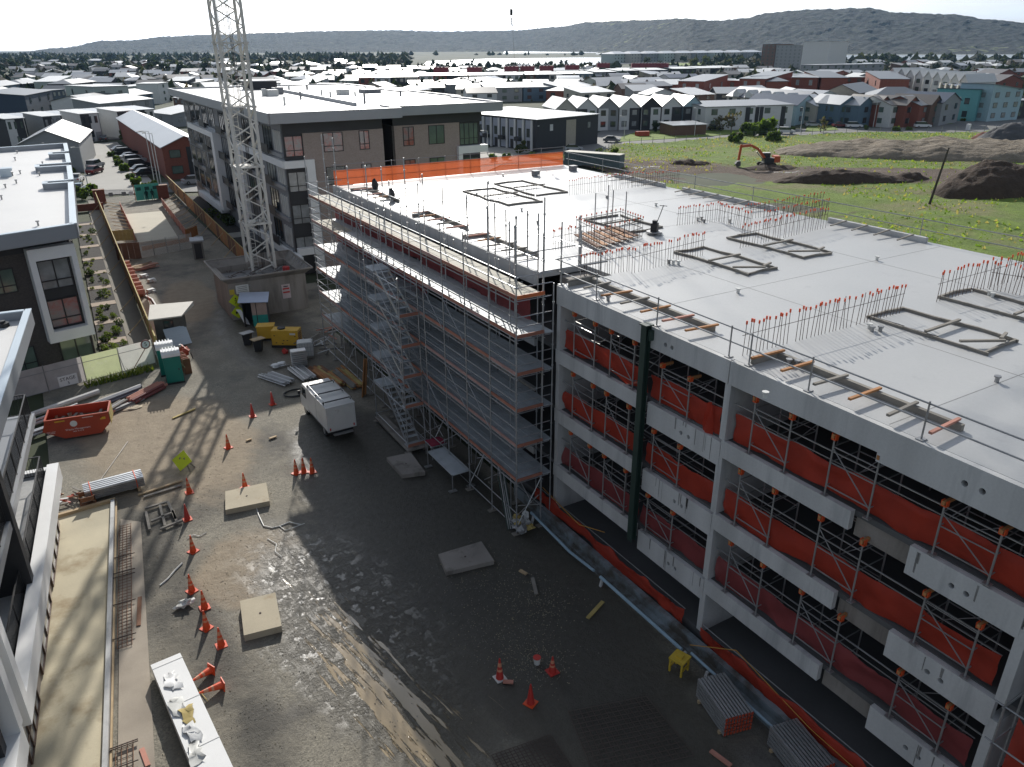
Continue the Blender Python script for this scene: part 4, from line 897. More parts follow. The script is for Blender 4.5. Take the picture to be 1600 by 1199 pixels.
for y in (67, 73, 79, 87, 93, 100, 106):
    for z in (.3, 3.3, 6.3): window(LB, (.62+(y-63)*.0146+.12, y, z), (0, 1, 0), 2.6, 2.2, 2, 2, glass, black, .06, (1, 0, 0))
# ================================================================ near left building: balconies and white frames
NL = T('balcony_building', 'grey apartment building at the left edge with white framed balconies and black railings', 'building')
ua = Vector((.0975, .9952, 0)); ub = Vector((.9952, -.0975, 0)); k0 = Vector((-2.95, 39.3, 0))
def kp(a, o=0.): q = k0-ua*a+ub*o; return (q.x, q.y)
def kbox(a0, a1, o0, o1, z0, z1, m, name, par=NL): s = MB(); s.prism([kp(a1, o0), kp(a1, o1), kp(a0, o1), kp(a0, o0)], z0, z1); return P(name, s, m, par)
kbox(0, 30, -9, -.02, 0, 3.0, M('pink_grey_render', (.33, .285, .25), .85, .12, 1, .08), 'ground_wall'); kbox(.5, 30, -9, -1.9, 3.0, 9.9, dark, 'upper_wall')
kbox(-.9, 30, -10, 1.0, 10.2, 10.3, gfas, 'soffit')
for (a0, a1, o0, o1) in ((-1.0, 30, .85, 1.1), (-1.0, -.75, -10, .85)): kbox(a0, a1, o0, o1, 10.3, 11.0, gfas, 'fascia'); kbox(a0, a1, o0-.02, o1+.02, 11.0, 11.05, bfas, 'coping')
kbox(-.75, 30, -10, .85, 10.3, 10.62, mroof, 'roof')
p = G(5, 508, 10.7); s = MB(); s.tube((p.x, p.y, 10.6), (p.x, p.y, 10.8), .25, 10); s.tube((p.x, p.y, 10.8), (p.x, p.y, 10.9), .12, 8); P('roof_vent', s, black, NL)
# level two balcony
kbox(0, 9.5, -1.9, .25, 5.95, 6.3, gfas, 'balcony_slab'); kbox(9.3, 9.8, -1.9, .3, 3.0, 10.2, dark, 'blade_wall'); kbox(18, 18.4, -1.9, .3, 3.0, 10.2, dark, 'blade_wall'); kbox(9.9, 18, -1.9, .25, 5.95, 6.3, gfas, 'balcony_slab')
# level one balcony inside the white frame
kbox(-.1, 16.2, -1.9, .12, 2.85, 3.1, conc, 'balcony_slab'); kbox(-.25, 16.4, .12, .62, 2.55, 3.42, white, 'white_frame'); kbox(-.25, .1, -1.9, .12, 2.55, 3.3, white, 'white_frame'); kbox(15.9, 16.4, -1.0, .62, 3.42, 7.2, white, 'white_frame'); kbox(17.3, 30, .1, .62, 2.55, 3.42, white, 'white_frame'); kbox(17.1, 17.6, -.8, .62, 3.42, 10.0, white, 'white_frame')
def rail(a0, a1, o, z, h=1.05, ret=True):
    t = NL; s = MB(); P0 = Vector((*kp(a0, o), z)); P1 = Vector((*kp(a1, o), z)); up = Vector((0, 0, 1)); L_ = (P1-P0).length
    def bars(A_, B_):
        n = int((B_-A_).length/.11)
        for i in range(n+1): q = A_+(B_-A_)*i/n; s.bar(q+up*.08, q+up*h, .016)
        s.bar(A_+up*h, B_+up*h, .05, .04); s.bar(A_+up*.08, B_+up*.08, .035)
    bars(P0, P1)
    if ret: bars(P0, Vector((*kp(a0, o-1.8), z)))
    m_ = max(1, int(L_/1.5))
    for i in range(m_+1): q = P0+(P1-P0)*i/m_; s.bar(q-up*.12, q+up*h, .05)
    P('railing', s, black, t)
rail(.15, 9.2, .12, 6.3); rail(10, 17.9, .12, 6.3, ret=False); rail(.25, 9.2, .0, 3.1); rail(9.9, 15.8, .0, 3.1, ret=False)
for a in (1.2, 4.4, 10.3, 13.6):
    for z in (3.15, 6.35): window(NL, (*kp(a+2.4, -1.88), z), tuple(ua), 2.4, 2.25, 2, 1, glass_r if a in (4.4, 13.6) else glass, black, .06, tuple(ub))
bf = M('brown_window_frame', (.085, .05, .035), .5)
for a, w_ in ((.9, 4.6), (6.6, 4.6), (12.6, 3.0), (16.6, 4)): window(NL, (*kp(a+w_, .0), .2), tuple(ua), w_, 2.2, 4, 2, glass_r, bf, .07, tuple(ub))
# ================================================================ things in the yard
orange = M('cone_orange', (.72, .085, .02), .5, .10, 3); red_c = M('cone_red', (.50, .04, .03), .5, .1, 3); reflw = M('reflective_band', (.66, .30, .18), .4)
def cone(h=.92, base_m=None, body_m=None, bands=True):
    t = T('traffic_cone', 'x', 'traffic cone'); body_m = body_m or orange
    s = MB(); i0 = .21
    s.prism([(-.21, -.21), (.21, -.21), (.21, .21), (-.21, .21)], 0, .035); P('base', s, base_m or orange, t)
    s = MB(); s.tube((0, 0, .03), (0, 0, h), .155, 14, 0, .028); P('body', s, body_m, t, False)
    if bands:
        for a, b in ((.62, .80), (.40, .50)):
            r = lambda z: .155+(.028-.155)*(z-.03)/(h-.03)+.003
            s = MB(); s.tube((0, 0, h*a), (0, 0, h*b), r(h*a), 14, 0, r(h*b), caps=False); P('band', s, reflw, t)
    return t
CG = 'orange traffic cones scattered over the yard'
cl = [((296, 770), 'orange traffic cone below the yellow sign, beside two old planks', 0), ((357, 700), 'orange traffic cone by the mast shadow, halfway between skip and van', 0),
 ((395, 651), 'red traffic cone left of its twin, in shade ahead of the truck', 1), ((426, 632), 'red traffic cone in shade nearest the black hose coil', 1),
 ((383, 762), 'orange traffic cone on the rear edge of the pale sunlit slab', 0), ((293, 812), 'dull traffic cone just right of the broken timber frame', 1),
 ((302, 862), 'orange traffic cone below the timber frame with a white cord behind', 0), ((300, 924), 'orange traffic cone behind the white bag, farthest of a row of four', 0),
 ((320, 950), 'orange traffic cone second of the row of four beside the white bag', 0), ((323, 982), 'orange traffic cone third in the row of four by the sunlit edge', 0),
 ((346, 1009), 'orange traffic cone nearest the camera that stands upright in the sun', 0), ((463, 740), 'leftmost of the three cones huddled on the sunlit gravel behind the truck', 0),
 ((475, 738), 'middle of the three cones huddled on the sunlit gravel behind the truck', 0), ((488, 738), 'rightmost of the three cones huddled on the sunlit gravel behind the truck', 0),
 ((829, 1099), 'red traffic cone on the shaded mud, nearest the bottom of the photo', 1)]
pc = {}
for px, lab, k in cl:
    p = G(*px)
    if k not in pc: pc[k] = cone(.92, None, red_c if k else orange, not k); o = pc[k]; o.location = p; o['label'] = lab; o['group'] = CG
    else: o = dup(pc[k], p, random.random(), lab, CG)
c = cone(.98, white_d, red_c); c.location = G(781, 1060); c['label'] = 'red and white traffic cone with white base on the shaded mud'; c['group'] = CG
c = cone(.75, red_c, red_c); c.location = G(863, 1050); c['label'] = 'small banded cone on the pale stones right of the white based cone'; c['group'] = CG
for px, ang, lab in (((322, 1058), 1.05, 'fallen orange cone lying nearer the wrapped pack, tip to the left'), ((340, 1082), .72, 'fallen orange cone with its dark hollow base turned to the right')):
    p = G(*px); c = cone(.9); c.location = (p.x+.25, p.y+.1, .17); c.rotation_euler = (0, radians(-82), ang-.6); c['label'] = lab; c['group'] = CG
p = G(839, 1037); t = T('bucket', 'small white bucket on the pale stones behind the banded cones', 'bucket', tuple(p)); s = MB(); s.tube((0, 0, 0), (0, 0, .3), .12, 10, 0, .15); P('body', s, white_d, t); s = MB(); s.tube((0, 0, .3), (0, 0, .32), .16, 10); P('lid', s, red_c, t)
# ---- concrete lids / pads
def pad(px, h, label, m=conc_old):
    q = [G(*a, h) for a in px]; c = sum(q, Vector())/4; t = T('concrete_slab', label, 'concrete slab', (c.x, c.y, 0), 0, 'square concrete slabs lying in the yard')
    s = MB(); s.prism([(v.x-c.x, v.y-c.y) for v in q], .0, h); P('slab', s, m, t)
    s = MB(); s.tube((0, 0, h), (0, 0, h+.02), .05, 8); P('lifting_eye', s, rust, t)
pc_ = M('sandy_concrete', (.46, .40, .29), .85, .14, .9, .1, 20, .2, 50, dirt=((.35, .26, .16), .58, .8))
pad([(352, 797), (421, 783), (416, 754), (352, 768)], .3, 'pale concrete slab in the sun with a cone on its rear edge', pc_)
pad([(381, 993), (440, 978), (430, 926), (375, 939)], .32, 'pale concrete slab in the sun with a rust stain in the middle', pc_)
pad([(628, 742), (664, 737), (642, 707), (604, 715)], .25, 'grey concrete slab in shade between the truck and scaffold')
pad([(697, 894), (772, 876), (752, 846), (685, 866)], .22, 'dark concrete slab in deep shade left of the pale stones')
# ---- white box truck
wv = M('truck_white', (.60, .60, .58), .45, .10, 1.1, .05, dirt=((.40, .38, .33), .60, 1.2))
V = T('box_truck', 'small white box truck with roof bars parked in the shade', 'truck', (11.52, 40.95, 0), radians(1))
LW, LL = 1.82, 5.3
s = MB(); s.box(0, 0, .62, LW, 3.75, 2.22); s.box(-.02, -.02, 2.2, LW+.02, 3.77, 2.26); P('cargo_box', s, wv, V)
s = MB(); s.profile([(3.78, .45), (5.3, .45), (5.32, 1.05), (5.12, 1.35), (4.85, 2.0), (4.6, 2.18), (3.78, 2.2)], .04, LW-.04); P('cab', s, wv, V)
s = MB(); s.quad((.14, 5.10, 1.42), (LW-.14, 5.10, 1.42), (LW-.2, 4.88, 1.98), (.2, 4.88, 1.98)); P('windscreen', s, glass, V)
for x, nx in ((.035, -1), (LW-.035, 1)): s = MB(); s.quad((x, 4.0, 1.3), (x, 4.95, 1.3), (x, 4.78, 1.95), (x, 4.0, 1.95)); P('side_window', s, glass, V)
s = MB(); s.box(.08, -.035, .7, LW-.08, -.0, 2.12); P('rear_door', s, white_d, V); s = MB(); s.box(.3, -.25, .42, LW-.3, -.05, .5); P('rear_step', s, steel_d, V)
for x in (.12, LW-.2): s = MB(); s.box(x, -.05, .74, x+.08, -.03, .9); P('tail_light', s, red_c, V)
s = MB(); s.box(.2, .1, .4, LW-.2, 5.1, .62); P('chassis', s, black, V)
for y in (.5, 1.9, 3.45):
    s = MB(); s.bar((-.02, y, 2.42), (LW+.02, y, 2.42), .06); s.bar((.06, y, 2.25), (.06, y, 2.42), .05); s.bar((LW-.06, y, 2.25), (LW-.06, y, 2.42), .05); P('roof_bar', s, black, V)
for x in (.1, LW-.1): s = MB(); s.tube((x, .3, 2.47), (x, 3.6, 2.47), .02, 6); P('roof_rail', s, steel, V)
s = MB(); s.box(-.005, 1.95, .7, 0, 1.97, 2.18); s.box(-.01, .02, .64, 0.0, 3.7, .70); P('side_trim', s, grey, V)
def wheel(par, x, y, r=.33, w_=.2, z=None):
    z = r if z is None else z; s = MB(); s.tube((x-w_/2, y, z), (x+w_/2, y, z), r, 16); o = P('wheel', s, tyre, par); s = MB(); s.tube((x-w_/2-.01, y, z), (x+w_/2+.01, y, z), r*.55, 12); P('rim', s, steel_d, o)
for x in (.16, LW-.16): wheel(V, x, .95, .34); wheel(V, x, 4.5, .34)
for x in (-.12, LW+.12): s = MB(); s.box(x-.08, 4.9, 1.35, x+.08, 4.95, 1.6); P('mirror', s, black, V)
# ---- skip bin
red_s = M('skip_red_paint', (.40, .055, .022), .55, .18, 1.0, .06, dirt=((.16, .05, .03), .64, 2.))
K = T('skip_bin', 'orange red skip bin with sloping ends and a yellow end board', 'skip bin', (-2.95, 49.75, 0), radians(-9))
def skp(y): return [(y, 0, 0)]
prof_ = [(.75, .12), (2.75, .12), (3.35, .75), (3.35, 1.42), (-.1, 1.42), (-.35, .75)]
s = MB()
for y in (0, 1.75):
    i = len(s.v); s.v += [(x, y, z) for x, z in prof_]; s.f.append(tuple(range(i, i+6))); s.m.append(0); i = len(s.v); yy = y+(.05 if y == 0 else -.05); s.v += [(x, yy, z) for x, z in prof_]; s.f.append(tuple(range(i, i+6))[::-1]); s.m.append(0)
for a, b in zip(prof_[:3], prof_[1:4]): s.quad((a[0], 0, a[1]), (a[0], 1.75, a[1]), (b[0], 1.75, b[1]), (b[0], 0, b[1]))
for a, b in ((prof_[4], prof_[5]), (prof_[5], prof_[0])): s.quad((a[0], 0, a[1]), (a[0], 1.75, a[1]), (b[0], 1.75, b[1]), (b[0], 0, b[1]))
P('hull', s, red_s, K)
s = MB(); s.bar((-.12, 0, 1.43), (3.37, 0, 1.43), .09); s.bar((-.12, 1.75, 1.43), (3.37, 1.75, 1.43), .09); s.bar((-.1, 0, 1.43), (-.1, 1.75, 1.43), .09); s.bar((3.35, 0, 1.43), (3.35, 1.75, 1.43), .09); P('rim', s, red_s, K)
for x in (.1, 2.9): s = MB(); s.tube((x, -.12, 1.2), (x, .02, 1.2), .06, 8); P('lifting_lug', s, red_s, K)
s = MB(); s.box(3.37, .08, .6, 3.40, 1.68, 1.4); P('end_board', s, timber_y, K)
s = MB(); s.box(.1, .1, .5, 3.2, 1.65, .9); P('load', s, M('rusty_load', (.16, .09, .05), .9, .4, 2.5, .2), K)
for k in range(9): s = MB(); x = .3+.3*k; s.bar((x, .2, .95), (x+random.uniform(-.6, .6), 1.5, .95+.2*random.random()), .16, .04); P('scrap_board', s, rustb if k % 2 else timber_g, K)
def text(par, txt, loc, size, m, rot, name='lettering', align='CENTER'):
    cu = bpy.data.curves.new(name, 'FONT'); cu.body = txt; cu.size = size; cu.align_x = align; cu.align_y = 'CENTER'; cu.extrude = .002; cu.materials.append(m)
    o = bpy.data.objects.new(name, cu); bpy.context.scene.collection.objects.link(o); dg = bpy.context.evaluated_depsgraph_get(); me = bpy.data.meshes.new_from_object(o.evaluated_get(dg)); bpy.data.objects.remove(o)
    me.name = name; q = O(name, me, par, loc); q.rotation_euler = rot; return q
txw = M('white_lettering', (.75, .75, .73), .6, .05); txk = M('black_lettering', (.015, .015, .015), .6)
s = MB(); s.tube((1.38, -.012, 1.02), (1.38, .0, 1.02), .2, 16); P('logo_disc', s, txw, K); text(K, 'Waste Management', (1.55, -.008, .66), .17, txw, (pi/2, 0, 0)); text(K, '0800 10 10 10', (1.55, -.008, .5), .1, txw, (pi/2, 0, 0)); text(K, 'MAX LOAD\n8 TONNE', (.1, -.008, .62), .09, txw, (pi/2, 0, 0))
s = MB(); s.box(.4, -.008, 1.25, .95, 0, 1.33); P('sticker', s, M('yellow_sticker', (.7, .45, .03), .5), K); s = MB(); s.box(2.85, -.008, 1.02, 3.15, 0, 1.18); P('sticker', s, M('yellow_sticker', (.7, .45, .03), .5), K); s = MB(); s.box(1.9, -.008, 1.3, 2.5, 0, 1.34); P('sticker', s, txw, K)
# ---- yellow warning sign, lying tilted
hv = M('high_vis_yellow', (.62, .72, .02), .5, .05)
p = G(288, 738); t = T('warning_sign', 'tilted fluorescent yellow diamond warning sign propped on timber legs', 'sign', (p.x, p.y, 0), radians(-38))
s = MB(); R = Matrix.Rotation(radians(-35), 4, 'X') @ Matrix.Rotation(radians(45), 4, 'Y'); s.box(-.42, -.01, -.42, .42, .01, .42, 0, Matrix.Translation((0, 0, .75)) @ R); P('plate', s, hv, t)
for x in (-.3, .3): s = MB(); s.bar((x, .1, 0), (x*.4, .05, .9), .06); s.bar((x, .6, 0), (x*.4, .1, .8), .06); P('leg', s, timber_g, t)
# ---- long bundle of metal decking and junk round it
a, b = G(130, 762, .8), G(222, 738, .8); ang = atan2(b.y-a.y, b.x-a.x)
t = T('decking_bundle', 'long bundle of grey metal decking sheets strapped on bearers', 'metal bundle', (a.x, a.y-.55, 0), ang); Lb = (b-a).length
for k in range(5): s = MB(); z = .25+.11*k; s.box(0, 0, z, Lb, 1.05, z+.07); [s.box(0, .05+.2*j, z+.07, Lb, .13+.2*j, z+.105) for j in range(5)]; P('sheet', s, alu if k == 4 else steel_d, t)
for x in (.3, Lb-.4): s = MB(); s.box(x, -.05, 0, x+.12, 1.1, .25); P('bearer', s, timber, t); s = MB(); s.box(x, -.02, .2, x+.04, 1.07, .82); P('strap', s, cap_o, t)
rr = random.Random(21)
t = T('junk_pile', 'heap of scrap tubes, boxes and fittings left of the decking bundle', 'scrap', (-2.6, 41.6, 0))
for k in range(22): s = MB(); x, y = rr.uniform(-.8, .9), rr.uniform(-.7, .7); s.bar((x, y, .1+.3*rr.random()), (x+rr.uniform(-.9, .9), y+rr.uniform(-.8, .8), .1+.4*rr.random()), rr.uniform(.04, .16), rr.uniform(.03, .1)); P('scrap_piece', s, rr.choice([timber, timber_g, steel_d, steel, rustb, red_s, white_d]), t)
t = T('fitting_crate', 'dark red crate of steel fittings at the end of the decking bundle', 'crate', (-1.95, 40.35, 0)); s = MB(); s.box(0, 0, .1, .75, .7, .16); [s.box(x, y, 0, x+.05, y+.05, .75) for x in (0, .7) for y in (0, .65)]; s.box(0, 0, .45, .75, .03, .7); s.box(0, .67, .45, .75, .7, .7); P('frame', s, rustb, t); s = MB(); [s.bar((.1, .1+.05*k, .4), (.7, .12+.05*k, .42), .05) for k in range(10)]; P('contents', s, steel_d, t)
p = G(160, 772); t = T('drain_pipe', 'short bent white plastic pipe lying below the decking bundle', 'pipe', (p.x, p.y, .1)); s = MB(); s.path([(-.55, -.1, 0), (0, -.08, 0), (.35, .08, 0), (.6, .4, 0)], .08, 8); P('tube', s, white, t)
p = G(205, 765); t = T('plastic_bag', 'crumpled white plastic bag near the decking bundle', 'bag', (p.x, p.y, .08)); s = MB(); s.blob((0, 0, .05), .28, .18, .12, 4, 8, 0, .5); P('sheet', s, white, t)
p = G(290, 947); t = T('plastic_sack', 'white torn sack lying beside the row of four cones', 'bag', (p.x, p.y, .05)); s = MB(); s.blob((0, 0, .1), .42, .2, .14, 9, 10, 0, .45); P('sheet', s, white_d, t)
for a, b, m, lab in (((216, 775), (285, 752), timber, 'pale plank on the mud pointing at the yellow sign'), ((225, 778), (284, 760), timber_g, 'grey plank beside the pale plank by the yellow sign'), ((393, 687), (385, 690), timber, 'short pale board in the shade above the sunlit slab'), ((432, 683), (421, 687), timber, 'short pale board just behind the truck at the shade edge'), ((812, 893), (823, 899), timber, 'short board on the pale stones beside the dark slab'), ((832, 905), (838, 930), timber_g, 'thin grey board at the left rim of the pale stones'), ((942, 942), (918, 968), timber_y, 'mossy board slanting on the mud near the foundation'), ((1110, 1175), (1142, 1199), timber_p, 'pinkish plank on the mud at the bottom by the formwork pack'), ((219, 935), (217, 980), rustb, 'brown board on the gravel strip beside the concrete pad'), ((786, 1067), (802, 1068), timber_p, 'tiny pale offcut at the foot of the white based cone'), ((222, 1172), (232, 1199), timber_p, 'pink plank on the gravel strip at the bottom edge'), ((305, 640), (270, 655), timber_y, 'yellow board on the dirt near the skip')):
    a, b = G(*a), G(*b); t = T('plank', lab, 'plank', (a.x, a.y, .03), 0, 'loose boards on the ground'); s = MB(); s.bar((0, 0, .03), (b.x-a.x, b.y-a.y, .03), .16, .06); P('board', s, m, t)
# broken timber frame
t = T('timber_grid', 'broken timber frame like a ladder lying on the dark mud', 'timber frame', tuple(G(248, 815))); F = lambda x, y: G(x, y, .12)-G(248, 815)
for a, b in (((226, 795), (262, 784)), ((262, 784), (275, 812)), ((236, 815), (272, 800)), ((250, 790), (258, 822)), ((250, 827), (285, 813)), ((228, 800), (234, 828)), ((270, 798), (276, 815))): s = MB(); s.bar(F(*a), F(*b), .12, .09); P('rail', s, timber_p if a[0] % 2 else timber_g, t)
# white cords
def cord(px, lab, m=white_d, r=.02, z=.03): t = T('cord', lab, 'cord', (0, 0, 0), 0, 'cords and cables on the ground'); s = MB(); s.path([G(*q, z) for q in px], r, 5); P('strand', s, m, t)
cord([(399, 788), (404, 805), (412, 822), (425, 825), (438, 822), (452, 816), (470, 820)], 'white cord curling out from the pale sunlit slab', r=.03); cord([(436, 822), (446, 829), (460, 824), (476, 818)], 'second white cord crossing the first near the sunlit slab', r=.02)
cord([(292, 842), (302, 836), (312, 838), (323, 832)], 'white cord lying behind an orange cone'); cord([(250, 915), (262, 905), (272, 893), (285, 880)], 'twisted white strip on the dark mud', r=.04); cord([(296, 1065), (310, 1078), (325, 1096)], 'thin green stick beside the fallen cones', timber_y, .015)
cord([(418, 842), (432, 850), (430, 862), (440, 870)], 'faint pale cord pressed into the sunlit mud'); cord([(200, 690), (150, 760), (120, 800)], 'long dark rope on the gravel in front of the skip', black, .015)
# ---- concrete pad, formwork strip and mesh beside the left building
def tp(x, y, z): v = G(x, y, z); return v
pts = [(-3.02, 40.1), (-.45, 40.25), (-2.9, 17.5), (-5.2, 17.5)]
cp = M('pad_concrete', (.52, .46, .325), .8, .20, .5, .08, 16, .15, 40, dirt=((.31, .235, .135), .53, .38))
o = sheet('concrete_pad', [pts[3], pts[2], pts[1], pts[0]], .12, cp)
t = T('kerb_form', 'long pale kerb beam along the right side of the concrete pad', 'kerb', (-.45, 40.25, 0)); s = MB(); d = Vector((-2.45, -22.75, 0)); s.bar((0, 0, .13), (d.x, d.y, .13), .17, .3); P('beam', s, conc, t); s = MB(); s.bar((-2.6, -.12, .13), (.12, .05, .13), .2, .3); P('end_beam', s, timber, t)
s = MB(); s.bar((.15, 0, .08), (d.x+.15, d.y, .08), .07, .1); P('side_board', s, timber, t)
sheet('dusty_strip', [(-2.55, 17.5), (-1.35, 17.5), (.55, 37.6), (-.3, 38.4)][::1], .045, M('dusty_concrete', (.36, .31, .25), .9, .2, .8, .1, 20, .2, 60))
for q, (y0, y1) in enumerate(((28.3, 37.6), (18, 23.2))):
    t = T('mesh_cage', ('long' if q == 0 else 'short')+' rusty reinforcing mesh cage on the dusty strip beside the kerb', 'rebar cage', (0, 0, 0), 0, 'mesh cages beside the pad'); s = MB(); n = int((y1-y0)/.22)
    for k in range(n+1): y = y0+(y1-y0)*k/n; x = -.15-(40.25-y)*.1077; s.tube((x, y, .1), (x+.55, y-.02, .1), .012, 4)
    for k in range(4): s.tube((-.15-(40.25-y0)*.1077+k*.18, y0, .12), (-.15-(40.25-y1)*.1077+k*.18, y1, .12), .012, 4)
    P('mesh', s, rustb, t)
    for k in range(5): y = y0+(y1-y0)*rr.random(); x = -.25-(40.25-y)*.1077; s = MB(); s.tube((x-.1, y, .16), (x+.8, y-.05, .16), .022, 5); P('bar', s, rust, t)
# ---- white wrapped pack
W = T('wrapped_pack', 'long white plastic wrapped pack with torn sheeting on the left gravel', 'wrapped pack', (-.42, 26.1, 0), radians(5.3)); s = MB()
s.box(0, -9.0, .08, 1.08, 0, .58); P('pack', s, white, W)
for k in range(4): s = MB(); s.box(-.02, -.3-k*2.3, .575, 1.1, -.28-k*2.3, .592); P('strap', s, white_d, W)
rs = random.Random(5)
for k, (x, y, m) in enumerate(((.25, -.9, white), (.1, -2.2, white_d), (.3, -2.9, timber_y), (.2, -3.7, white), (.05, -4.6, white_d))):
    s = MB(); n = 6
    for j in range(n+1):
        for i in range(4): s.v.append((x+.13*i+.1*rs.uniform(-1, 1), y-.16*j+.1*rs.uniform(-1, 1), .60+.12*rs.random()*(1 if 0 < j < n else .2)))
    for j in range(n):
        for i in range(3): a = j*4+i; s.f.append((a, a+1, a+5, a+4)); s.m.append(0)
    P('torn_sheet', s, m, W, True)
s = MB(); [s.box(.1, y, 0, 1.0, y+.1, .08) for y in (-1, -4, -7)]; P('bearer', s, timber_g, W)
# ---- bottom right: formwork packs, mesh mats, yellow jack
def pack(loc, rz, nx, nz_, L_, lab):
    t = T('formwork_pack', lab, 'formwork pack', loc, rz, 'packs of aluminium formwork beams'); be = MB().box(0, 0, 0, .085, L_, .13).mesh('beam', alu); en = MB().box(0, -.012, .0, .085, 0, .13).mesh('end_cap', red_s)
    for i in range(nx):
        for j in range(nz_): O('beam', be, t, (i*.125, 0, .12+j*.17)); O('end_cap', en, t, (i*.125, 0, .12+j*.17))
    for y in (.2, L_-.3): s = MB(); s.box(-.05, y, 0, nx*.125+.05, y+.1, .12); P('bearer', s, timber, t)
pack((16.1, 12.75, 0), radians(-14), 9, 5, 1.9, 'pack of aluminium beams with orange ends on the shaded mud'); pack((16.75, 9.9, 0), radians(-12), 9, 5, 1.9, 'second pack of aluminium beams at the bottom edge of the photo')
for q, (px, lab) in enumerate((([(888, 1112), (1010, 1088), (1085, 1180), (930, 1215)], 'dark reinforcing mesh mat on the wet mud near the formwork pack'), ([(768, 1180), (860, 1148), (905, 1215), (800, 1240)], 'dark reinforcing mesh mat on the mud at the bottom edge'))):
    a, b, c, d = [G(*v, .05) for v in px]; t = T('mesh_mat', lab, 'rebar mesh', (0, 0, 0), 0, 'mesh mats on the mud'); s = MB()
    for k in range(15): u = k/14; s.tube(a+(b-a)*u, d+(c-d)*u, .014, 4); s.tube(a+(d-a)*u, b+(c-b)*u, .014, 4)
    P('mesh', s, rust, t)
yel = M('machine_yellow', (.62, .36, .03), .5, .12, 2, .05); yl2 = M('jack_yellow', (.62, .43, .05), .5, .15, 3)
t = T('edge_stand', 'yellow steel stand like a small table at the foundation corner', 'steel stand', (16.75, 15.55, 0), .3); s = MB(); s.box(0, 0, .6, .62, .62, .68); P('top_plate', s, yl2, t)
for x in (.03, .53):
    for y in (.03, .53): s = MB(); s.box(x, y, 0, x+.07, y+.07, .6); P('leg', s, yl2, t)
s = MB(); s.box(.0, .03, .22, .62, .09, .3); s.box(0, .53, .22, .62, .59, .3); s.box(.2, .2, .68, .42, .42, .74); P('cross_rail', s, yl2, t)
t = T('water_pipe', 'pale blue pipe laid on props along the foundation of the concrete building', 'pipe', (0, 0, 0)); s = MB(); bl = M('pale_blue_pipe', (.30, .42, .50), .5, .15)
s.path([(17.55, 27.5, .45), (17.5, 24, .25), (17.55, 22.2, .35)], .07, 8); s.path([(17.45, 21.6, .45), (17.5, 16.4, .4)], .075, 8); s.path([(17.6, 16, .5), (17.55, 12, .5), (17.7, 8, .5)], .06, 8); P('tube', s, bl, t)
for y in (27.2, 21.5, 16.2, 15.0, 11): s = MB(); s.bar((17.4, y, 0), (17.5, y, .45), .12, .08); P('prop', s, conc, t)
cord([(848, 762), (885, 800), (905, 820), (945, 832)], 'orange cord sagging along the ground floor net on the left', M('orange_cord', (.55, .28, .05), .7), .02, 1.4)
t = T('cord', 'orange cord stretched along the net of the nearest ground floor bay', 'cord', (0, 0, 0), 0, 'cords and cables on the ground'); s = MB(); s.path([(17.7, 16.2, .7), (18.3, 14.5, 1.5), (18.25, 11, .9), (18.2, 7, .8)], .015, 5); P('strand', s, MATS['orange_cord'], t)
# ---- plant in the shade: kiosk, generator, tanks, tubes
t = T('site_kiosk', 'small dark kiosk with a bluish sheet roof and turquoise side', 'kiosk', (12.15, 65.0, 0), radians(-18))
for b, m, n_ in (((0, 0, 0, .06, 1.7, 2.2), dark, 'side_wall'), ((0, 1.64, 0, 2.0, 1.7, 2.2), dark, 'rear_wall'), ((.75, 0, .0, 2.0, .06, 1.0), M('turquoise_panel', (.03, .30, .25), .5), 'front_panel'), ((.75, 0, 1.0, 2.0, .06, 2.1), M('peach_panel', (.42, .31, .26), .6), 'front_panel'), ((1.1, -.02, 0, 1.16, .0, 2.1), dark, 'mullion'), ((1.94, .06, 0, 2.0, 1.64, 2.1), dark, 'side_wall')): s = MB(); s.box(*b); P(n_, s, m, t)
s = MB(); s.quad((-.25, -.35, 2.3), (2.2, -.35, 2.2), (2.2, 2.0, 2.42), (-.25, 2.0, 2.52)); s.quad((-.25, 2.0, 2.48), (2.2, 2.0, 2.38), (2.2, -.35, 2.16), (-.25, -.35, 2.26)); P('roof', s, M('blue_white_sheet', (.50, .56, .68), .4, .08), t)
t = T('generator', 'yellow diesel generator set standing in the shade by the crane base', 'generator', (12.9, 58.9, 0), radians(-33)); s = MB(); s.box(0, 0, .18, 2.15, 1.0, 1.4); P('canopy', s, yel, t); s = MB(); s.box(-.05, -.05, 0, 2.2, 1.05, .18); P('skid', s, black, t)
s = MB(); s.tube((.7, .55, 1.4), (.7, .55, 1.5), .32, 12); P('fan_cowl', s, black, t); s = MB(); s.box(1.5, -.012, 1.05, 1.95, 0, 1.2); P('maker_plate', s, white_d, t); [P('vent', MB().box(x, -.012, z, x+.12, 0, z+.06), black, t) for x, z in ((.3, .35), (.9, .55), (1.2, .55), (.8, .3), (.2, .95), (1.85, .9))]
for k in range(6): s = MB(); s.box(2.15, .1, .4+.14*k, 2.165, .9, .48+.14*k); P('louvre', s, rustb, t)
t = T('fuel_box', 'yellow fuel tank box behind the left end of the generator', 'fuel tank', (12.25, 60.9, 0), -.4); s = MB(); s.box(0, 0, .2, 1.3, .9, 1.15); P('tank', s, yel, t); s = MB(); s.box(-.05, -.05, 1.15, 1.35, .95, 1.24); P('lid', s, yel, t); s = MB(); s.box(.05, .05, 0, 1.25, .85, .2); P('skid', s, black, t)
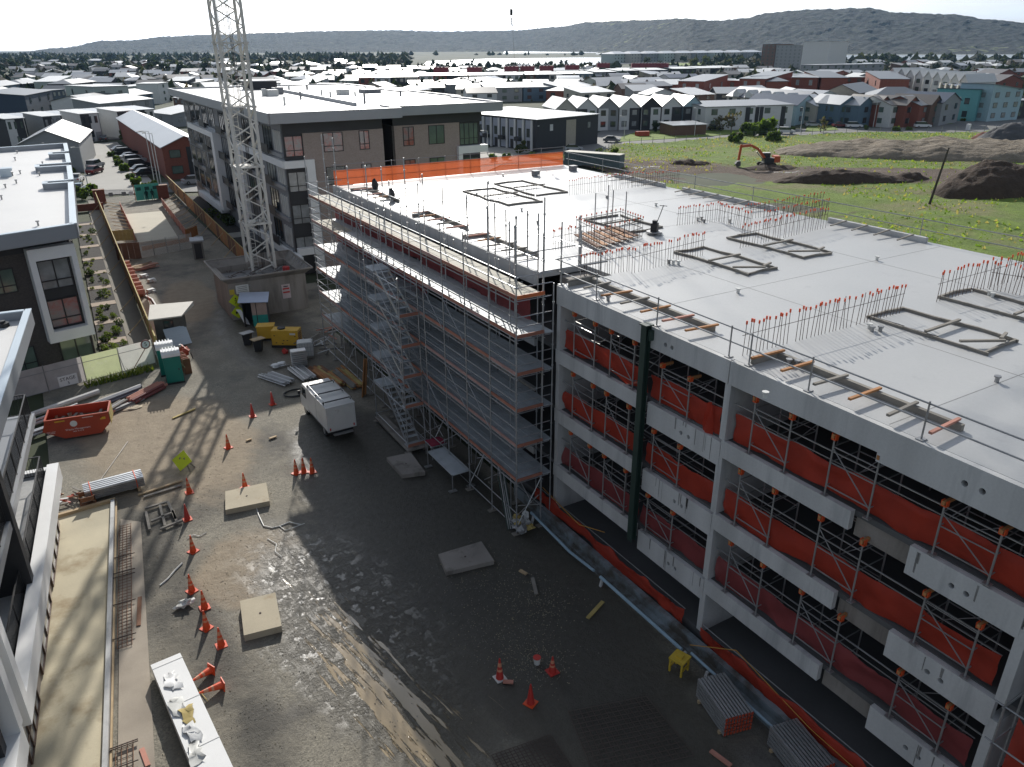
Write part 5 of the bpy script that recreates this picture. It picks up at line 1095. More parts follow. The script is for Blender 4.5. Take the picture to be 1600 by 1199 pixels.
for px, lab, m in (((388, 538), 'black wheelie bin heaped with rubbish left of the generator', black), ((405, 548), 'black bin with a pale board on top in front of the fuel tank', black)):
    p = G(*px); t = T('rubbish_bin', lab, 'bin', (p.x, p.y, 0), .3, 'bins beside the generator'); s = MB(); s.tube((0, 0, 0), (0, 0, .95), .36, 4, 0, .45); P('body', s, m, t); s = MB(); s.box(-.5, -.35, .97, .5, .35, 1.02); P('lid', s, timber if '548' in str(px) else steel_d, t)
t = T('plastic_sheet', 'white plastic sheet hanging down the left corner of the crane base', 'plastic sheet', (11.9, 66.4, 0)); s = MB()
for j in range(8):
    for i in range(4): s.v.append((.12*i+.1*nz(i, j, .8, 3)+.06*j, -.1*i-.12*j-.15*nz(j, i, .7, 5), 1.25-.17*j))
for j in range(7):
    for i in range(3): a = j*4+i; s.f.append((a, a+1, a+5, a+4)); s.m.append(0)
P('cloth', s, white, t, True)
t = T('ibc_tank', 'white cube water tank in a wire cage', 'water tank', (13.9, 55.3, 0), -.3); s = MB(); s.box(.03, .03, .15, 1.17, .97, 1.2); s.box(.1, .1, 1.2, 1.1, .9, 1.27); P('bladder', s, white_d, t)
s = MB()
for k in range(7):
    for z in (.2, .55, .9, 1.2): s.tube((0, 0, z), (1.2, 0, z), .015, 4); s.tube((0, 1, z), (1.2, 1, z), .015, 4); s.tube((0, 0, z), (0, 1, z), .015, 4); s.tube((1.2, 0, z), (1.2, 1, z), .015, 4)
    x = .2*k; s.tube((x, 0, .15), (x, 0, 1.22), .015, 4); s.tube((x, 1, .15), (x, 1, 1.22), .015, 4)
P('cage', s, steel, t); s = MB(); s.box(0, 0, 0, 1.2, 1, .15); P('pallet', s, timber_g, t)
t = T('tray_stack', 'tall stack of pale metal trays in front of the water tank', 'tray stack', (13.0, 53.6, 0), -.15)
for k in range(8): s = MB(); s.box(0, 0, .1+.16*k, 1.1, .8, .14+.16*k); s.box(0, -.01, .14+.16*k, 1.1, .02, .2+.16*k); P('tray', s, alu, t)
for q, (x, y, rz, lab) in enumerate(((11.5, 50.6, .42, 'bundle of galvanised tubes fanned out left of the tray stack'), (12.9, 50.7, .1, 'bundle of galvanised tubes right in front of the tray stack'))):
    t = T('tube_stack', lab, 'steel tubes', (x, y, 0), rz, 'galvanised tube bundles')
    for k in range(16): s = MB(); s.tube(((k % 8)*.14+rr.uniform(-.02, .02), rr.uniform(-.15, .2), .12+.12*(k//8)), ((k % 8)*.14+rr.uniform(-.06, .06), 2.6+rr.uniform(-.2, .3), .12+.12*(k//8)), .045, 7); P('tube', s, steel if k % 3 else alu, t)
p = G(432, 575); t = T('cement_bags', 'small pile of white cement bags', 'cement bags', (p.x, p.y, 0), .2)
for k in range(6): s = MB(); s.blob(((k % 2)*.5, (k//2 % 2)*.4, .1+.16*(k//4)), .3, .22, .1, k, 8, 0, .15); P('bag', s, white, t)
s = MB(); s.box(-.3, -.3, 0, .9, .8, .08); P('pallet', s, timber_g, t)
p = G(446, 552); t = T('red_bag', 'small red bag on the ground beside the generator', 'bag', (p.x, p.y, 0)); s = MB(); s.blob((0, 0, .18), .25, .2, .2, 3, 8, 0, .4); P('cloth', s, red_c, t)
p = G(462, 616); t = T('hose_coil', 'coil of black hose lying on the ground by the truck cab', 'hose', (p.x, p.y, 0)); s = MB()
for q in range(3): s.path([(.75*cos(a*pi/12)*(1+.05*q), .62*sin(a*pi/12)*(1-.04*q), .05+.04*q) for a in range(25)], .03, 5)
P('hose', s, black, t); s = MB(); s.blob((.72, .0, .1), .12, .12, .1, 3, 8, 0, .1); P('coupling', s, alu, t)
# timber stacks
def stack(loc, rz, lab, rows, mats, seed, grp='stacks of orange formwork timber'):
    t = T('timber_stack', lab, 'timber stack', loc, rz, grp); q = random.Random(seed)
    for (n, z, L_, wd, x0) in rows:
        for k in range(n): s = MB(); d = q.uniform(-.25, .25); s.bar((x0+k*wd*1.06, d, z), (x0+k*wd*1.06+q.uniform(-.05, .05), d+L_*q.uniform(.9, 1.05), z), wd, .09); P('board', s, q.choice(mats), t)
    for y in (.5, 2.2): s = MB(); s.box(-.1, y, 0, 1.4, y+.1, .1); P('bearer', s, timber_g, t)
stack((14.35, 48.3, 0), .12, 'stack of orange formwork boards beside the truck, untidy at the near end', [(6, .15, 4.6, .16, 0), (6, .25, 4.2, .16, .05), (5, .35, 3.4, .16, 0), (4, .45, 2.4, .18, .1)], [timber_o, timber_o, timber_y, rustb], 3)
stack((15.4, 47.6, 0), .05, 'low stack of long yellow and orange boards against the scaffold', [(7, .15, 4.0, .15, 0), (6, .25, 3.6, .15, 0)], [timber_y, timber_o, timber_g], 4)
p = G(510, 604); t = T('plywood_sheet', 'pale yellow plywood sheet lying flat beside the orange boards', 'plywood', (p.x, p.y, 0), .15); s = MB(); s.box(-.5, -1, .05, .5, 1.0, .09); P('sheet', s, timber_y, t)
t = T('leaning_boards', 'orange boards leaning upright against a scaffold standard', 'boards', (16.1, 46.4, 0))
for k in range(5): s = MB(); s.bar((-.5+.08*k, -.35+.1*k, 0), (.1+.03*k, .3, 2.5), .05, .2); P('board', s, timber_o, t)
t = T('debris_heap', 'dark tangle of offcuts and pipes behind the scaffold foot', 'debris', (17.0, 57.5, 0))
for k in range(30): s = MB(); x, y = rr.uniform(-2.2, 1.5), rr.uniform(-2.5, 3); s.bar((x, y, .1+.3*rr.random()), (x+rr.uniform(-1.5, 1.5), y+rr.uniform(-1.2, 1.2), .1+.5*rr.random()), rr.uniform(.05, .14), .05); P('offcut', s, rr.choice([timber_g, rustb, steel_d, timber_p, dark, conc]), t)
# ---- signs on the crane base
def sign_plate(lab, x, z, w_, h_, m, border=None, rot=0, y=67.3):
    t = T('sign', lab, 'sign', (x, y-.05, z), 0, 'signs on the crane base')
    s = MB(); R = Matrix.Rotation(rot, 4, 'Y'); s.box(-w_/2, -.015, -h_/2, w_/2, .015, h_/2, 0, R); P('plate', s, m, t)
    if border: s = MB(); s.box(-w_/2+.05, -.02, -h_/2+.05, w_/2-.05, -.016, h_/2-.05, 0, R); P('face', s, border, t)
    return t
t = sign_plate('yellow diamond sign with a walking figure on the crane base', 12.15, 1.75, .85, .85, hv, None, pi/4); s = MB(); s.blob((0, -.03, .22), .06, .01, .06, 1, 8, 0, 0); s.bar((0, -.03, .15), (.02, -.03, -.05), .1, .02); s.bar((.02, -.03, -.05), (.14, -.03, -.28), .06, .02); s.bar((.02, -.03, -.05), (-.12, -.03, -.28), .06, .02); s.bar((-.14, -.03, .02), (.14, -.03, .06), .05, .02); P('pictogram', s, txk, t)
t = sign_plate('lower yellow diamond sign with a vehicle symbol on the crane base', 12.2, .72, .85, .85, hv, None, pi/4); s = MB(); s.box(-.2, -.03, -.1, .2, -.02, .05); s.box(-.12, -.03, .05, .1, -.02, .16); s.box(-.18, -.03, -.18, -.08, -.02, -.1); s.box(.08, -.03, -.18, .18, -.02, -.1); P('pictogram', s, txk, t)
t = sign_plate('small faded yellow sign above the diamond signs on the crane base', 11.95, 2.55, .4, .45, M('faded_yellow', (.55, .42, .05), .6))
t = sign_plate('white notice board at the top left of the crane base', 12.85, 2.7, 1.1, .75, white_d); [P('text_line', MB().box(-.4, -.02, z, .4, -.016, z+.05), grey, t) for z in (.2, .05, -.1, -.25)]
def round5(par, r, m_ring):
    s = MB(); s.tube((0, -.02, 0), (0, .01, 0), r, 20); P('ring', s, m_ring, par); s = MB(); s.tube((0, -.026, 0), (0, -.02, 0), r*.74, 20); P('face', s, white, par); text(par, '5', (0, -.03, 0), r*1.15, txk, (pi/2, 0, 0))
t = T('speed_sign', 'round red and white speed sign with a five on the crane base', 'sign', (13.15, 67.22, 1.75)); s = MB(); s.box(-.5, 0, -.5, .5, .02, .5); P('board', s, red_c, t); round5(t, .38, red_c)
t = sign_plate('white and red danger notice on the right of the crane base', 16.6, 1.9, .75, 1.3, M('pink_white_board', (.58, .48, .48), .6, .2, 2)); [P('text_band', MB().box(-.3, -.02, z, .3, -.016, z+.14), red_c, t) for z in (.18, -.15)]; s = MB(); s.box(-.2, -.02, .42, .2, -.016, .5); P('text_band', s, txk, t)
# ---- hoarding with printed cloth
H0, H1 = Vector((-5.2, 57.75, 0)), Vector((4.35, 60.0, 0)); hd = (H1-H0).normalized(); hn = Vector((hd.y, -hd.x, 0)); ha = atan2(hd.y, hd.x)
hcl = [m_net('grey_cloth', (.56, .53, .52), cover=.99), MATS['grey_cloth'], m_net('printed_cloth', (.72, .78, .46), cover=.99), m_net('printed_cloth_pale', (.80, .80, .74), cover=.99)]
for m_, c_ in ((hcl[2], (.86, .86, .80)), (hcl[3], (.80, .70, .52)), (hcl[0], (.46, .44, .44))):
    for n_ in m_.node_tree.nodes:
        if n_.type == 'MIX' and n_.blend_type == 'MIX': n_.inputs[7].default_value = (*c_, 1)
t = T('hoarding', 'white cloth covered site fence with faded print in front of the brick block', 'hoarding', tuple(H0), ha); HL = (H1-H0).length
for k in range(4):
    x0, x1 = HL*k/4, HL*(k+1)/4; s = MB(); nx, nzv = 12, 6
    for j in range(nzv+1):
        for i in range(nx+1): x = x0+.03+(x1-x0-.06)*i/nx; z = .12+1.88*j/nzv; s.v.append((x, -.05+.05*nz(x, z*1.3, 1.5, k), z))
    for j in range(nzv):
        for i in range(nx): a = j*(nx+1)+i; s.f.append((a, a+1, a+nx+2, a+nx+1)); s.m.append(0)
    P('cloth', s, hcl[k], t, True)
for k in range(5): s = MB(); s.tube((HL*k/4, -.09, 0), (HL*k/4, -.09, 2.05), .03, 6); P('post', s, steel_d, t)
for z in (1.55, .15): s = MB(); s.tube((0, -.1, z), (HL, -.1, z), .02, 5); P('rail', s, steel_d, t)
for x in (HL*.75, HL): s = MB(); s.tube((x, -.1, 1.5), (x, -1.1, 0), .025, 5); P('stay', s, steel_d, t)
t = T('stage_sign', 'white sign reading stage five on the cloth hoarding', 'sign', tuple(H0+hd*3.75+hn*.16+Vector((0, 0, .58))), ha); s = MB(); s.box(-.62, 0, -.38, .62, .02, .38); P('board', s, white, t); text(t, 'STAGE', (0, -.006, .12), .34, txk, (pi/2, 0, 0)); text(t, '5', (0, -.006, -.2), .28, txk, (pi/2, 0, 0))
q = H0+hd*(HL-.55)+hn*.35; t = T('speed_sign', 'round speed sign with a five on a leaning pole by the hoarding', 'sign', (q.x, q.y, 1.85), ha); round5(t, .36, M('dull_red_ring', (.28, .12, .11), .6)); s = MB(); s.tube((-.05, .02, -.3), (-1.3, .02, -1.8), .03, 6); P('pole', s, rustb, t)
# pipes and bundles in front of it
def bund(a, b, n, r, mats, lab, z0=.0, name='pipe_bundle', seed=0, grp='pipes and bars stored by the hoarding'):
    a, b = G(*a), G(*b); d = (b-a).normalized(); nn_ = Vector((-d.y, d.x, 0)); t = T(name, lab, 'pipe bundle', (a.x, a.y, 0), 0, grp); q = random.Random(seed)
    for k in range(n): l_, c_ = k//max(1, (n+1)//2), k % max(1, (n+1)//2); o = nn_*(c_*2.1*r+l_*r); s = MB(); e = q.uniform(-.2, .2); s.tube(o+d*e+Vector((0, 0, r+.05+l_*1.75*r)), o+(b-a)+d*q.uniform(-.3, .3)+Vector((0, 0, r+.05+l_*1.75*r)), r, 8); P('pipe', s, q.choice(mats), t)
bund((28, 662), (152, 618), 1, .2, [white_d], 'thick pale plastic pipe lying nearest the white hoarding'); bund((30, 676), (122, 640), 3, .1, [conc, steel], 'grey pipes lying behind the orange skip', seed=2); bund((35, 690), (150, 650), 4, .09, [steel_d, alu], 'thin metal lengths lying right behind the skip', seed=3)
bund((150, 640), (222, 612), 6, .09, [M('slate_pipe', (.18, .20, .24), .5), MATS['slate_pipe'], steel_d], 'dark grey pipes bundled right of the skip', seed=4); bund((165, 652), (222, 628), 4, .06, [steel_d], 'thin dark bars beside the grey pipe bundle', seed=6)
bund((162, 656), (198, 634), 6, .09, [timber_g, conc, timber_p], 'bundle of pale posts standing at the right end of the skip', seed=5); bund((213, 632), (262, 606), 8, .10, [timber_p, M('maroon_beam', (.20, .06, .055), .7, .25), MATS['maroon_beam']], 'bundle of maroon timber beams in front of the green portable toilet', seed=7)
p = G(206, 638); t = T('straw_pile', 'patch of pale spilled plaster beside the maroon beams', 'plaster', (p.x, p.y, 0)); s = MB(); s.blob((0, 0, .02), .62, .42, .1, 3, 10, 0, .3); P('heap', s, M('pale_plaster', (.55, .47, .34), .9, .2), t)
# ---- huts and toilets
t = T('site_hut', 'dark timber site hut with a pale overhanging roof', 'hut', (5.1, 63.9, 0), radians(-6)); hw_ = M('hut_boards', (.12, .115, .10), .8, .3, 2)
for b, n_ in (((0, 0, 0, 2.3, .06, 2.35), 'front_wall'), ((0, .06, 0, .06, 2.5, 2.35), 'side_wall'), ((2.24, .06, 0, 2.3, 2.5, 2.35), 'side_wall'), ((.06, 2.44, 0, 2.24, 2.5, 2.35), 'rear_wall')): s = MB(); s.box(*b); P(n_, s, hw_, t)
s = MB(); s.prism([(-.35, -.45), (2.1, -.5), (3.2, 2.3), (-.1, 2.8)], 2.36, [2.46, 2.46, 2.7, 2.7]); P('roof', s, M('hut_roof', (.60, .57, .50), .7, .06), t)
window(t, (.65, 0, 1.25), (1, 0, 0), .75, .8, 1, 1, glass, black, .04); window(t, (2.3, .5, 1.2), (0, 1, 0), 1.1, .85, 2, 1, glass_r, black, .04, (1, 0, 0))
t = T('sheet_panel', 'pale blue grey ribbed sheet leaning against the dark site hut', 'sheet', (5.75, 62.55, .2), radians(8)); s = MB(); Rm = Matrix.Rotation(radians(-38), 4, 'X')
s.box(0, 0, 0, 1.75, .03, 1.6, 0, Rm); [s.box(0, -.02, .1+.2*k, 1.75, 0, .14+.2*k, 0, Rm) for k in range(8)]; P('sheet', s, bfas, t)
tg = M('toilet_green', (.005, .20, .155), .45, .08, 1); tw = M('toilet_roof_white', (.74, .74, .72), .4, .08)
def toilet(loc, rz, lab):
    t = T('portable_toilet', lab, 'portable toilet', loc, rz, 'portable toilets by the hut'); s = MB(); s.box(0, 0, .12, 1.12, 1.15, 2.05); P('cabin', s, tg, t)
    s = MB(); s.profile([(-.04, 2.05), (1.19, 2.05), (1.15, 2.25), (.85, 2.42), (.3, 2.42), (0, 2.25)], -.05, 1.17); P('roof', s, tw, t)
    [P('roof_rib', MB().box(.1+.2*k, .05, 2.40, .16+.2*k, 1.1, 2.45), tw, t) for k in range(5)]
    s = MB(); s.box(.12, -.025, .2, 1.0, 0, 2.0); P('door', s, tg, t); s = MB(); s.box(.88, -.06, 1.0, .94, -.025, 1.15); P('handle', s, black, t); s = MB(); s.box(-.05, -.05, 0, 1.17, 1.2, .12); P('skid', s, black, t); [P('corner_trim', MB().box(x, -.03, .12, x+.08, .0, 2.05), tg, t) for x in (0, 1.04)]
toilet((4.5, 55.3, 0), radians(-4), 'green portable toilet with white ribbed roof facing the camera'); toilet((4.35, 57.1, 0), radians(-4), 'second portable toilet half hidden behind the front one')
p = G(290, 560); t = T('orange_pump', 'orange pump machine on a frame right of the portable toilets', 'pump', (p.x, p.y, 0), .3); s = MB(); s.blob((0, 0, .6), .35, .55, .35, 3, 10, 0, .25); s.tube((0, -.4, .6), (0, .5, .9), .16, 8); P('motor', s, red_s, t); s = MB(); [s.tube((x, y, 0), (x*.8, y*.8, .5), .04, 6) for x in (-.35, .35) for y in (-.5, .5)]; P('frame', s, black, t); s = MB(); s.tube((-.1, .3, .9), (-.1, .3, 1.1), .1, 8); P('filler', s, white_d, t)
t = T('pallet_stack', 'brown pallets and boards leaning beside the portable toilets', 'pallets', (5.9, 56.6, 0), .1)
for k in range(6): s = MB(); s.box(0, .35*k, .0, .5, .35*k+.05, 1.2); P('board', s, timber_p if k % 2 else rustb, t)
s = MB(); s.box(0, -.1, .55, .06, 2.1, .7); P('cross_board', s, timber, t)
p = G(185, 612); t = T('weeds', 'strip of green weeds along the foot of the white hoarding', 'weeds', tuple(H0+hd*6.2+hn*.9)); s = MB(); q = random.Random(2)
for k in range(420): x, y, h = q.uniform(-1.6, 3.1), q.uniform(-.5, .35), q.uniform(.15, .6); d = hd*x+hn*y; a = q.uniform(0, 6.3); s.tri((d.x-.05*cos(a), d.y-.05*sin(a), 0), (d.x+.05*cos(a), d.y+.05*sin(a), 0), (d.x+q.uniform(-.25, .25), d.y+q.uniform(-.2, .2), h)); s.m[-1] = k % 2
P('leaves', s, [m_leaf('weed_green', (.08, .13, .02)), m_leaf('weed_yellow', (.22, .25, .05))], t)
# ================================================================ fenced lane, ramp and gate
LF0, LF1 = Vector((6.35, 134.5, 0)), Vector((4.75, 61.0, 0)); RF0, RF1 = Vector((18.3, 147, 0)), Vector((16.9, 75.5, 0))
def board_fence(a, b, lab, h=1.85, seg=2.4, m=(timber_o, timber_p), posts=timber_y, props=0, rail=timber_y):
    t = T('timber_fence', lab, 'fence', tuple(a)); L_ = (b-a).length; d = (b-a).normalized(); n = int(L_/seg); q = random.Random(int(a.x*10)); side = Vector((d.y, -d.x, 0))
    for k in range(n):
        p0 = d*(k*seg); mm = q.choice(m); nb = 6
        for j in range(nb if k > n*.35 else 2):
            jj = nb if k > n*.35 else 2; s = MB(); A_ = p0+d*(seg*j/jj+.01); B_ = p0+d*(seg*(j+1)/jj-.01); s.bar(A_+Vector((0, 0, h/2)), B_+Vector((0, 0, h/2)), .03+.012*(j % 2), h+q.uniform(-.03, .03)); P('board', s, mm, t)
        s = MB(); s.bar(p0, p0+Vector((0, 0, h+.05)), .1); P('post', s, posts, t)
        if props and k % props == 0: s = MB(); s.bar(p0+Vector((0, 0, h*.8)), p0-side*1.6, .07); P('prop', s, timber, t)
    s = MB(); s.bar(Vector((0, 0, h+.03)), d*L_+Vector((0, 0, h+.03)), .09, .05); P('capping', s, rail, t)
    return t
board_fence(LF1, LF0, 'long timber fence between the planted beds and the lane', m=(timber_o, timber_y, timber_p), props=3); board_fence(RF1, RF0, 'long orange timber fence between the lane and the tall brick block', m=(timber_o, timber_o, rustb), props=3)
t = T('plank_stack', 'pink planks stacked on brackets along the inside of the left lane fence', 'planks', (5.35, 79, 0))
for k in range(13): s = MB(); s.box(.1, k*1.05, .1, .75, k*1.05+.14, .75+.1*(k % 3)); P('bracket', s, timber_p, t)
s = MB(); s.box(.15, -.2, .1, .5, 13.5, .3); P('plank', s, rustb, t)
rq = [G(*p, .25) for p in ((216, 379), (279, 372), (252, 330), (195, 335))]
s = MB(); s.prism([(v.x, v.y) for v in rq], 0, .25); P('ramp', s, M('ramp_concrete', (.52, .48, .38), .85, .06, .5), kind='structure')
for q, (a, b, lab) in enumerate((((212, 377), (189, 327), 'pink plywood barrier along the left side of the concrete ramp'), ((292, 372), (254, 321), 'pink plywood barrier along the right side of the concrete ramp'))):
    A_, B_ = G(*a), G(*b); d = (B_-A_).normalized(); t = T('ramp_barrier', lab, 'barrier', (A_.x, A_.y, 0), 0, 'plywood barriers beside the ramp'); n = 9; L_ = (B_-A_).length
    for k in range(n):
        s = MB(); s.bar(d*(L_*k/n)+Vector((0, 0, .6)), d*(L_*(k+1)/n-.06)+Vector((0, 0, .6)), .05, 1.05); P('panel', s, timber_p, t); s = MB(); s.bar(d*(L_*k/n)+Vector((-.08, 0, 0)), d*(L_*k/n)+Vector((-.08, 0, 1.2)), .09); P('post', s, timber_p, t)
        sd = Vector((-1, 0, 0)) if q == 0 else Vector((1, 0, 0)); s = MB(); s.bar(d*(L_*k/n)+Vector((0, 0, 1.1)), d*(L_*(k+.8)/n)+sd*1.9+Vector((0, 0, 1.3)), .06); P('brace', s, timber, t)
def wallp(name, lab, cat, a, b, h, m, z0=0, n=1, th=.05):
    A_, B_ = G(*a), G(*b); t = T(name, lab, cat, (A_.x, A_.y, 0))
    for k in range(n): s = MB(); s.bar((B_-A_)*(k/n)+Vector((0, 0, z0+h/2)), (B_-A_)*((k+.97)/n)+Vector((0, 0, z0+h/2)), th, h); P('board', s, m, t)
    return t
wallp('plywood_wall', 'yellow plywood wall closing the left end of the ramp barrier', 'plywood wall', (176, 380), (212, 377), 1.3, timber_y, .2, 6); wallp('shutter_panel', 'dark red formply panel below the yellow plywood wall', 'formwork panel', (184, 407), (222, 404), 1.9, ply, 0, 4)
wallp('plywood_wall', 'brown plywood wall closing the right end of the ramp barrier', 'plywood wall', (292, 376), (310, 368), 1.2, timber_o, .1, 4)
a, b = G(221, 404), G(302, 388); t = T('mesh_fence', 'white diamond mesh fence across the foot of the ramp', 'fence', (a.x, a.y, 0)); d = b-a; s = MB(); n = 44
for k in range(-10, n): 
    for sg in (1, -1):
        x0 = k/n; x1 = (k+9)/n; z0, z1 = (0, 1.75) if sg > 0 else (1.75, 0)
        if x0 < 0: z0 += (z1-z0)*(-x0)/(x1-x0); x0 = 0
        if x1 > 1: z1 = z0+(z1-z0)*(1-x0)/(x1-x0); x1 = 1
        s.bar(d*x0+Vector((0, 0, z0+.05)), d*x1+Vector((0, 0, z1+.05)), .022)
P('mesh', s, white_d, t)
for k in range(5): s = MB(); s.tube(d*(k/4), d*(k/4)+Vector((0, 0, 1.9)), .04, 6); P('post', s, steel, t)
wallp('kick_board', 'brown board along the middle of the diamond mesh fence', 'board', (223, 395), (300, 379), .5, timber_o, .2, 2)
p = G(311, 405); t = T('booth', 'narrow grey booth with a pale sloped roof by the lane fence', 'booth', (p.x-.5, p.y, 0), -.12); s = MB(); s.box(0, 0, 0, 1.15, 1.0, 2.0); P('cabin', s, M('booth_grey', (.17, .165, .15), .8, .15), t); s = MB(); s.prism([(-.15, -.2), (1.3, -.2), (1.3, 1.2), (-.15, 1.2)], 2.0, [2.15, 2.15, 2.3, 2.3]); P('roof', s, M('booth_roof', (.40, .42, .45), .6), t); s = MB(); s.box(.2, -.03, .05, .95, 0, 1.8); P('door', s, dark, t)
t = T('timber_pile', 'pile of pink and red boards in front of the dark formply panel', 'timber pile', tuple(G(225, 420)), .5)
for k in range(16): s = MB(); s.bar((-1.2+random.uniform(-.3, .3), -.5+.09*k, .12+.08*(k % 4)), (1.3+random.uniform(-.5, .4), -.9+.12*k, .15+.1*(k % 3)), .16, .05); P('board', s, [timber_p, timber_p, rustb, timber][k % 4], t)
for px, lab in (((238, 440), 'white foam block on the brown dirt of the lane'), ((226, 433), 'pale foam offcuts on the brown dirt of the lane'), ((237, 456), 'small white bag on the brown dirt of the lane')): p = G(*px); t = T('foam_block', lab, 'foam', tuple(p), .4); s = MB(); s.box(-.4, -.2, 0, .3, .25, .3); s.box(-.1, -.5, 0, .2, -.25, .2); P('block', s, white_d, t)
t = T('orange_barrier', 'strip of orange red barrier cloth along the left lane fence', 'barrier', (5.7, 66.5, 0)); s = MB(); s.v = [(0, 0, .1), (.5, 12, .1), (.45, 12, .9), (-.1, 0, .9)]; s.f = [(0, 1, 2, 3)]; s.m = [0]; P('cloth', s, net_o, t); s = MB(); s.bar((.9, -1, .1), (.75, 11, .1), .12); s.bar((.75, 11, .1), (.2, 13, .1), .12); P('rail', s, white_d, t)
# gate: mesh leaves, turquoise cloth and two people beyond it
a, b = G(168, 318), G(213, 315); t = T('mesh_gate', 'pair of wire mesh gate leaves across the lane', 'gate', (a.x, a.y, 0)); d = b-a
for q in range(2):
    s = MB(); A_, B_ = d*(q/2), d*((q+.97)/2)
    for k in range(13): s.tube(A_+(B_-A_)*k/12, A_+(B_-A_)*k/12+Vector((0, 0, 2)), .012, 4)
    for k in range(9): s.tube(A_+Vector((0, 0, .25*k)), B_+Vector((0, 0, .25*k)), .012, 4)
    P('leaf', s, steel, t)
for q, x in enumerate((.1, .55, .8)): s = MB(); s.bar(d*x+Vector((0, -.05, 1.3)), d*(x+.15)+Vector((0, -.05, 1.3)), .03, .6); P('notice', s, [grey, grey, white][q], t)
turq = M('turquoise_cloth', (.10, .50, .40), .7, .12, 1.2); a, b = G(214, 315), G(252, 311); d = b-a
t = T('turquoise_hoarding', 'turquoise cloth hoarding beside the mesh gate with dark window prints', 'hoarding', (a.x, a.y, 0))
for k in range(3): s = MB(); s.bar(d*(k/3)+Vector((0, 0, 1.3)), d*((k+.98)/3)+Vector((0, 0, 1.3)), .03, 2.4); P('cloth', s, turq, t); s = MB(); s.bar(d*((k+.2)/3)+Vector((0, -.03, 1.85)), d*((k+.75)/3)+Vector((0, -.03, 1.85)), .02, .5); P('print', s, M('dark_teal_print', (.02, .10, .085), .7), t)
s = MB(); s.bar(d*-.03, d*-.03+Vector((0, 0, 2.6)), .1); P('post', s, timber_o, t)
def person(lab, p, rz, cloth):
    me = bpy.data.meshes.new('person'); vs = [(0, 0, .95), (0, 0, 1.2), (0, 0, 1.42), (0, 0, 1.52), (0, .02, 1.66), (.1, 0, .9), (.12, .02, .5), (.12, 0, .06), (.13, .16, .03), (-.1, 0, .9), (-.12, -.04, .5), (-.13, -.06, .06), (-.14, .1, .03), (.2, 0, 1.4), (.26, .03, 1.12), (.24, .12, .88), (-.2, 0, 1.4), (-.27, .02, 1.12), (-.2, .16, .98)]
    es = [(0, 1), (1, 2), (2, 3), (3, 4), (0, 5), (5, 6), (6, 7), (7, 8), (0, 9), (9, 10), (10, 11), (11, 12), (2, 13), (13, 14), (14, 15), (2, 16), (16, 17), (17, 18)]
    me.from_pydata(vs, es, []); o = bpy.data.objects.new('person', me); COL.objects.link(o); md = o.modifiers.new('s', 'SKIN'); R_ = [.15, .15, .16, .06, .105, .095, .07, .05, .045, .095, .07, .05, .045, .07, .05, .04, .07, .05, .04]
    for v, r in zip(me.skin_vertices[0].data, R_): v.radius = (r, r*.8)
    me.skin_vertices[0].data[0].use_root = True; o.modifiers.new('u', 'SUBSURF').render_levels = 1
    m2 = bpy.data.meshes.new_from_object(o.evaluated_get(bpy.context.evaluated_depsgraph_get())); bpy.data.objects.remove(o); m2.materials.clear(); m2.materials.append(cloth); m2.name = 'body'
    t = T('person', lab, 'person', tuple(p), rz); O('body', m2, t); s = MB(); s.blob((0, .02, 1.70), .115, .135, .08, 1, 10, 0, 0); P('hair', s, black, t, True)
pz = M('dark_teal_clothes', (.012, .05, .045), .8)
person('person in dark clothes on the left before the turquoise hoarding', a+d*.42+Vector((0, -.5, 0)), .3, pz); person('person in dark clothes on the right before the turquoise hoarding', a+d*.66+Vector((0, -.5, 0)), -.5, pz)
for k, x in enumerate((.04, .9)): s = G(160+k*98, 318-k*8); t = T('gate_pier', 'brick gate pier '+('left' if k == 0 else 'right')+' of the lane gate', 'gate pier', tuple(s)); q = MB(); q.box(-1.0, -.4, 0, .6, .6, 2.0); P('pier', q, bkr, t); q = MB(); q.box(-1.05, -.45, 2.0, .65, .65, 2.12); P('cap', q, rustb, t)
# ---- planted beds with paths between fence and brick block
g = NG('bark_mulch', .95); mulch = g.done(g.mix(g.voro(16.), (.018, .016, .015), (.055, .048, .042)), None, g.bump(g.noise(20, 3), .6, .03))
bx0 = lambda y: .9+(y-63)*.028; bx1 = lambda y: 3.0+(y-63)*.026
o = sheet('garden_bed', [(bx0(62.5), 62.5), (bx1(62.5), 62.5), (bx1(121), 121), (bx0(121), 121)], .03, mulch); o = sheet('footpath', [(bx1(62)+.02, 62), (4.7, 62), (6.1, 131), (bx1(131), 131)], .02, M('dull_path', (.22, .20, .165), .9, .1, .6))  # footpath in a dull grey brown base colour
y = 66.5; k = 0
while y < 121: s = MB(); s.box(bx0(y), y, .03, bx1(y), y+1.25, .07); P('stepping_path', s, M('sandy_path', (.40, .32, .25), .9, .12, 1), kind='structure'); y += 5.6+k*.25; k += 1
lg = [m_leaf('shrub_green', (.075, .11, .028)), m_leaf('shrub_pale', (.24, .26, .13)), m_leaf('shrub_dark', (.035, .055, .02)), m_leaf('leaf_fresh', (.14, .19, .04))]
def leafball(n, r, h, seed, leaf=.12, ms=(0, 1), upb=.25):
    s = MB(); q = random.Random(seed)
    for k in range(n):
        while True:
            v = Vector((q.uniform(-1, 1), q.uniform(-1, 1), q.uniform(-1, 1)))
            if .25 < v.length < 1: break
        c = Vector((v.x*r, v.y*r, h*(.5+.5*v.z))); a = Vector((q.gauss(0, 1), q.gauss(0, 1), q.gauss(0, 1))).normalized()*leaf; b = a.cross(Vector((q.gauss(0, 1), q.gauss(0, 1), q.gauss(0, 1)))).normalized()*leaf*.7
        s.quad(c-a, c+b*.8, c+a, c-b*.8, q.choice(ms))
    return s
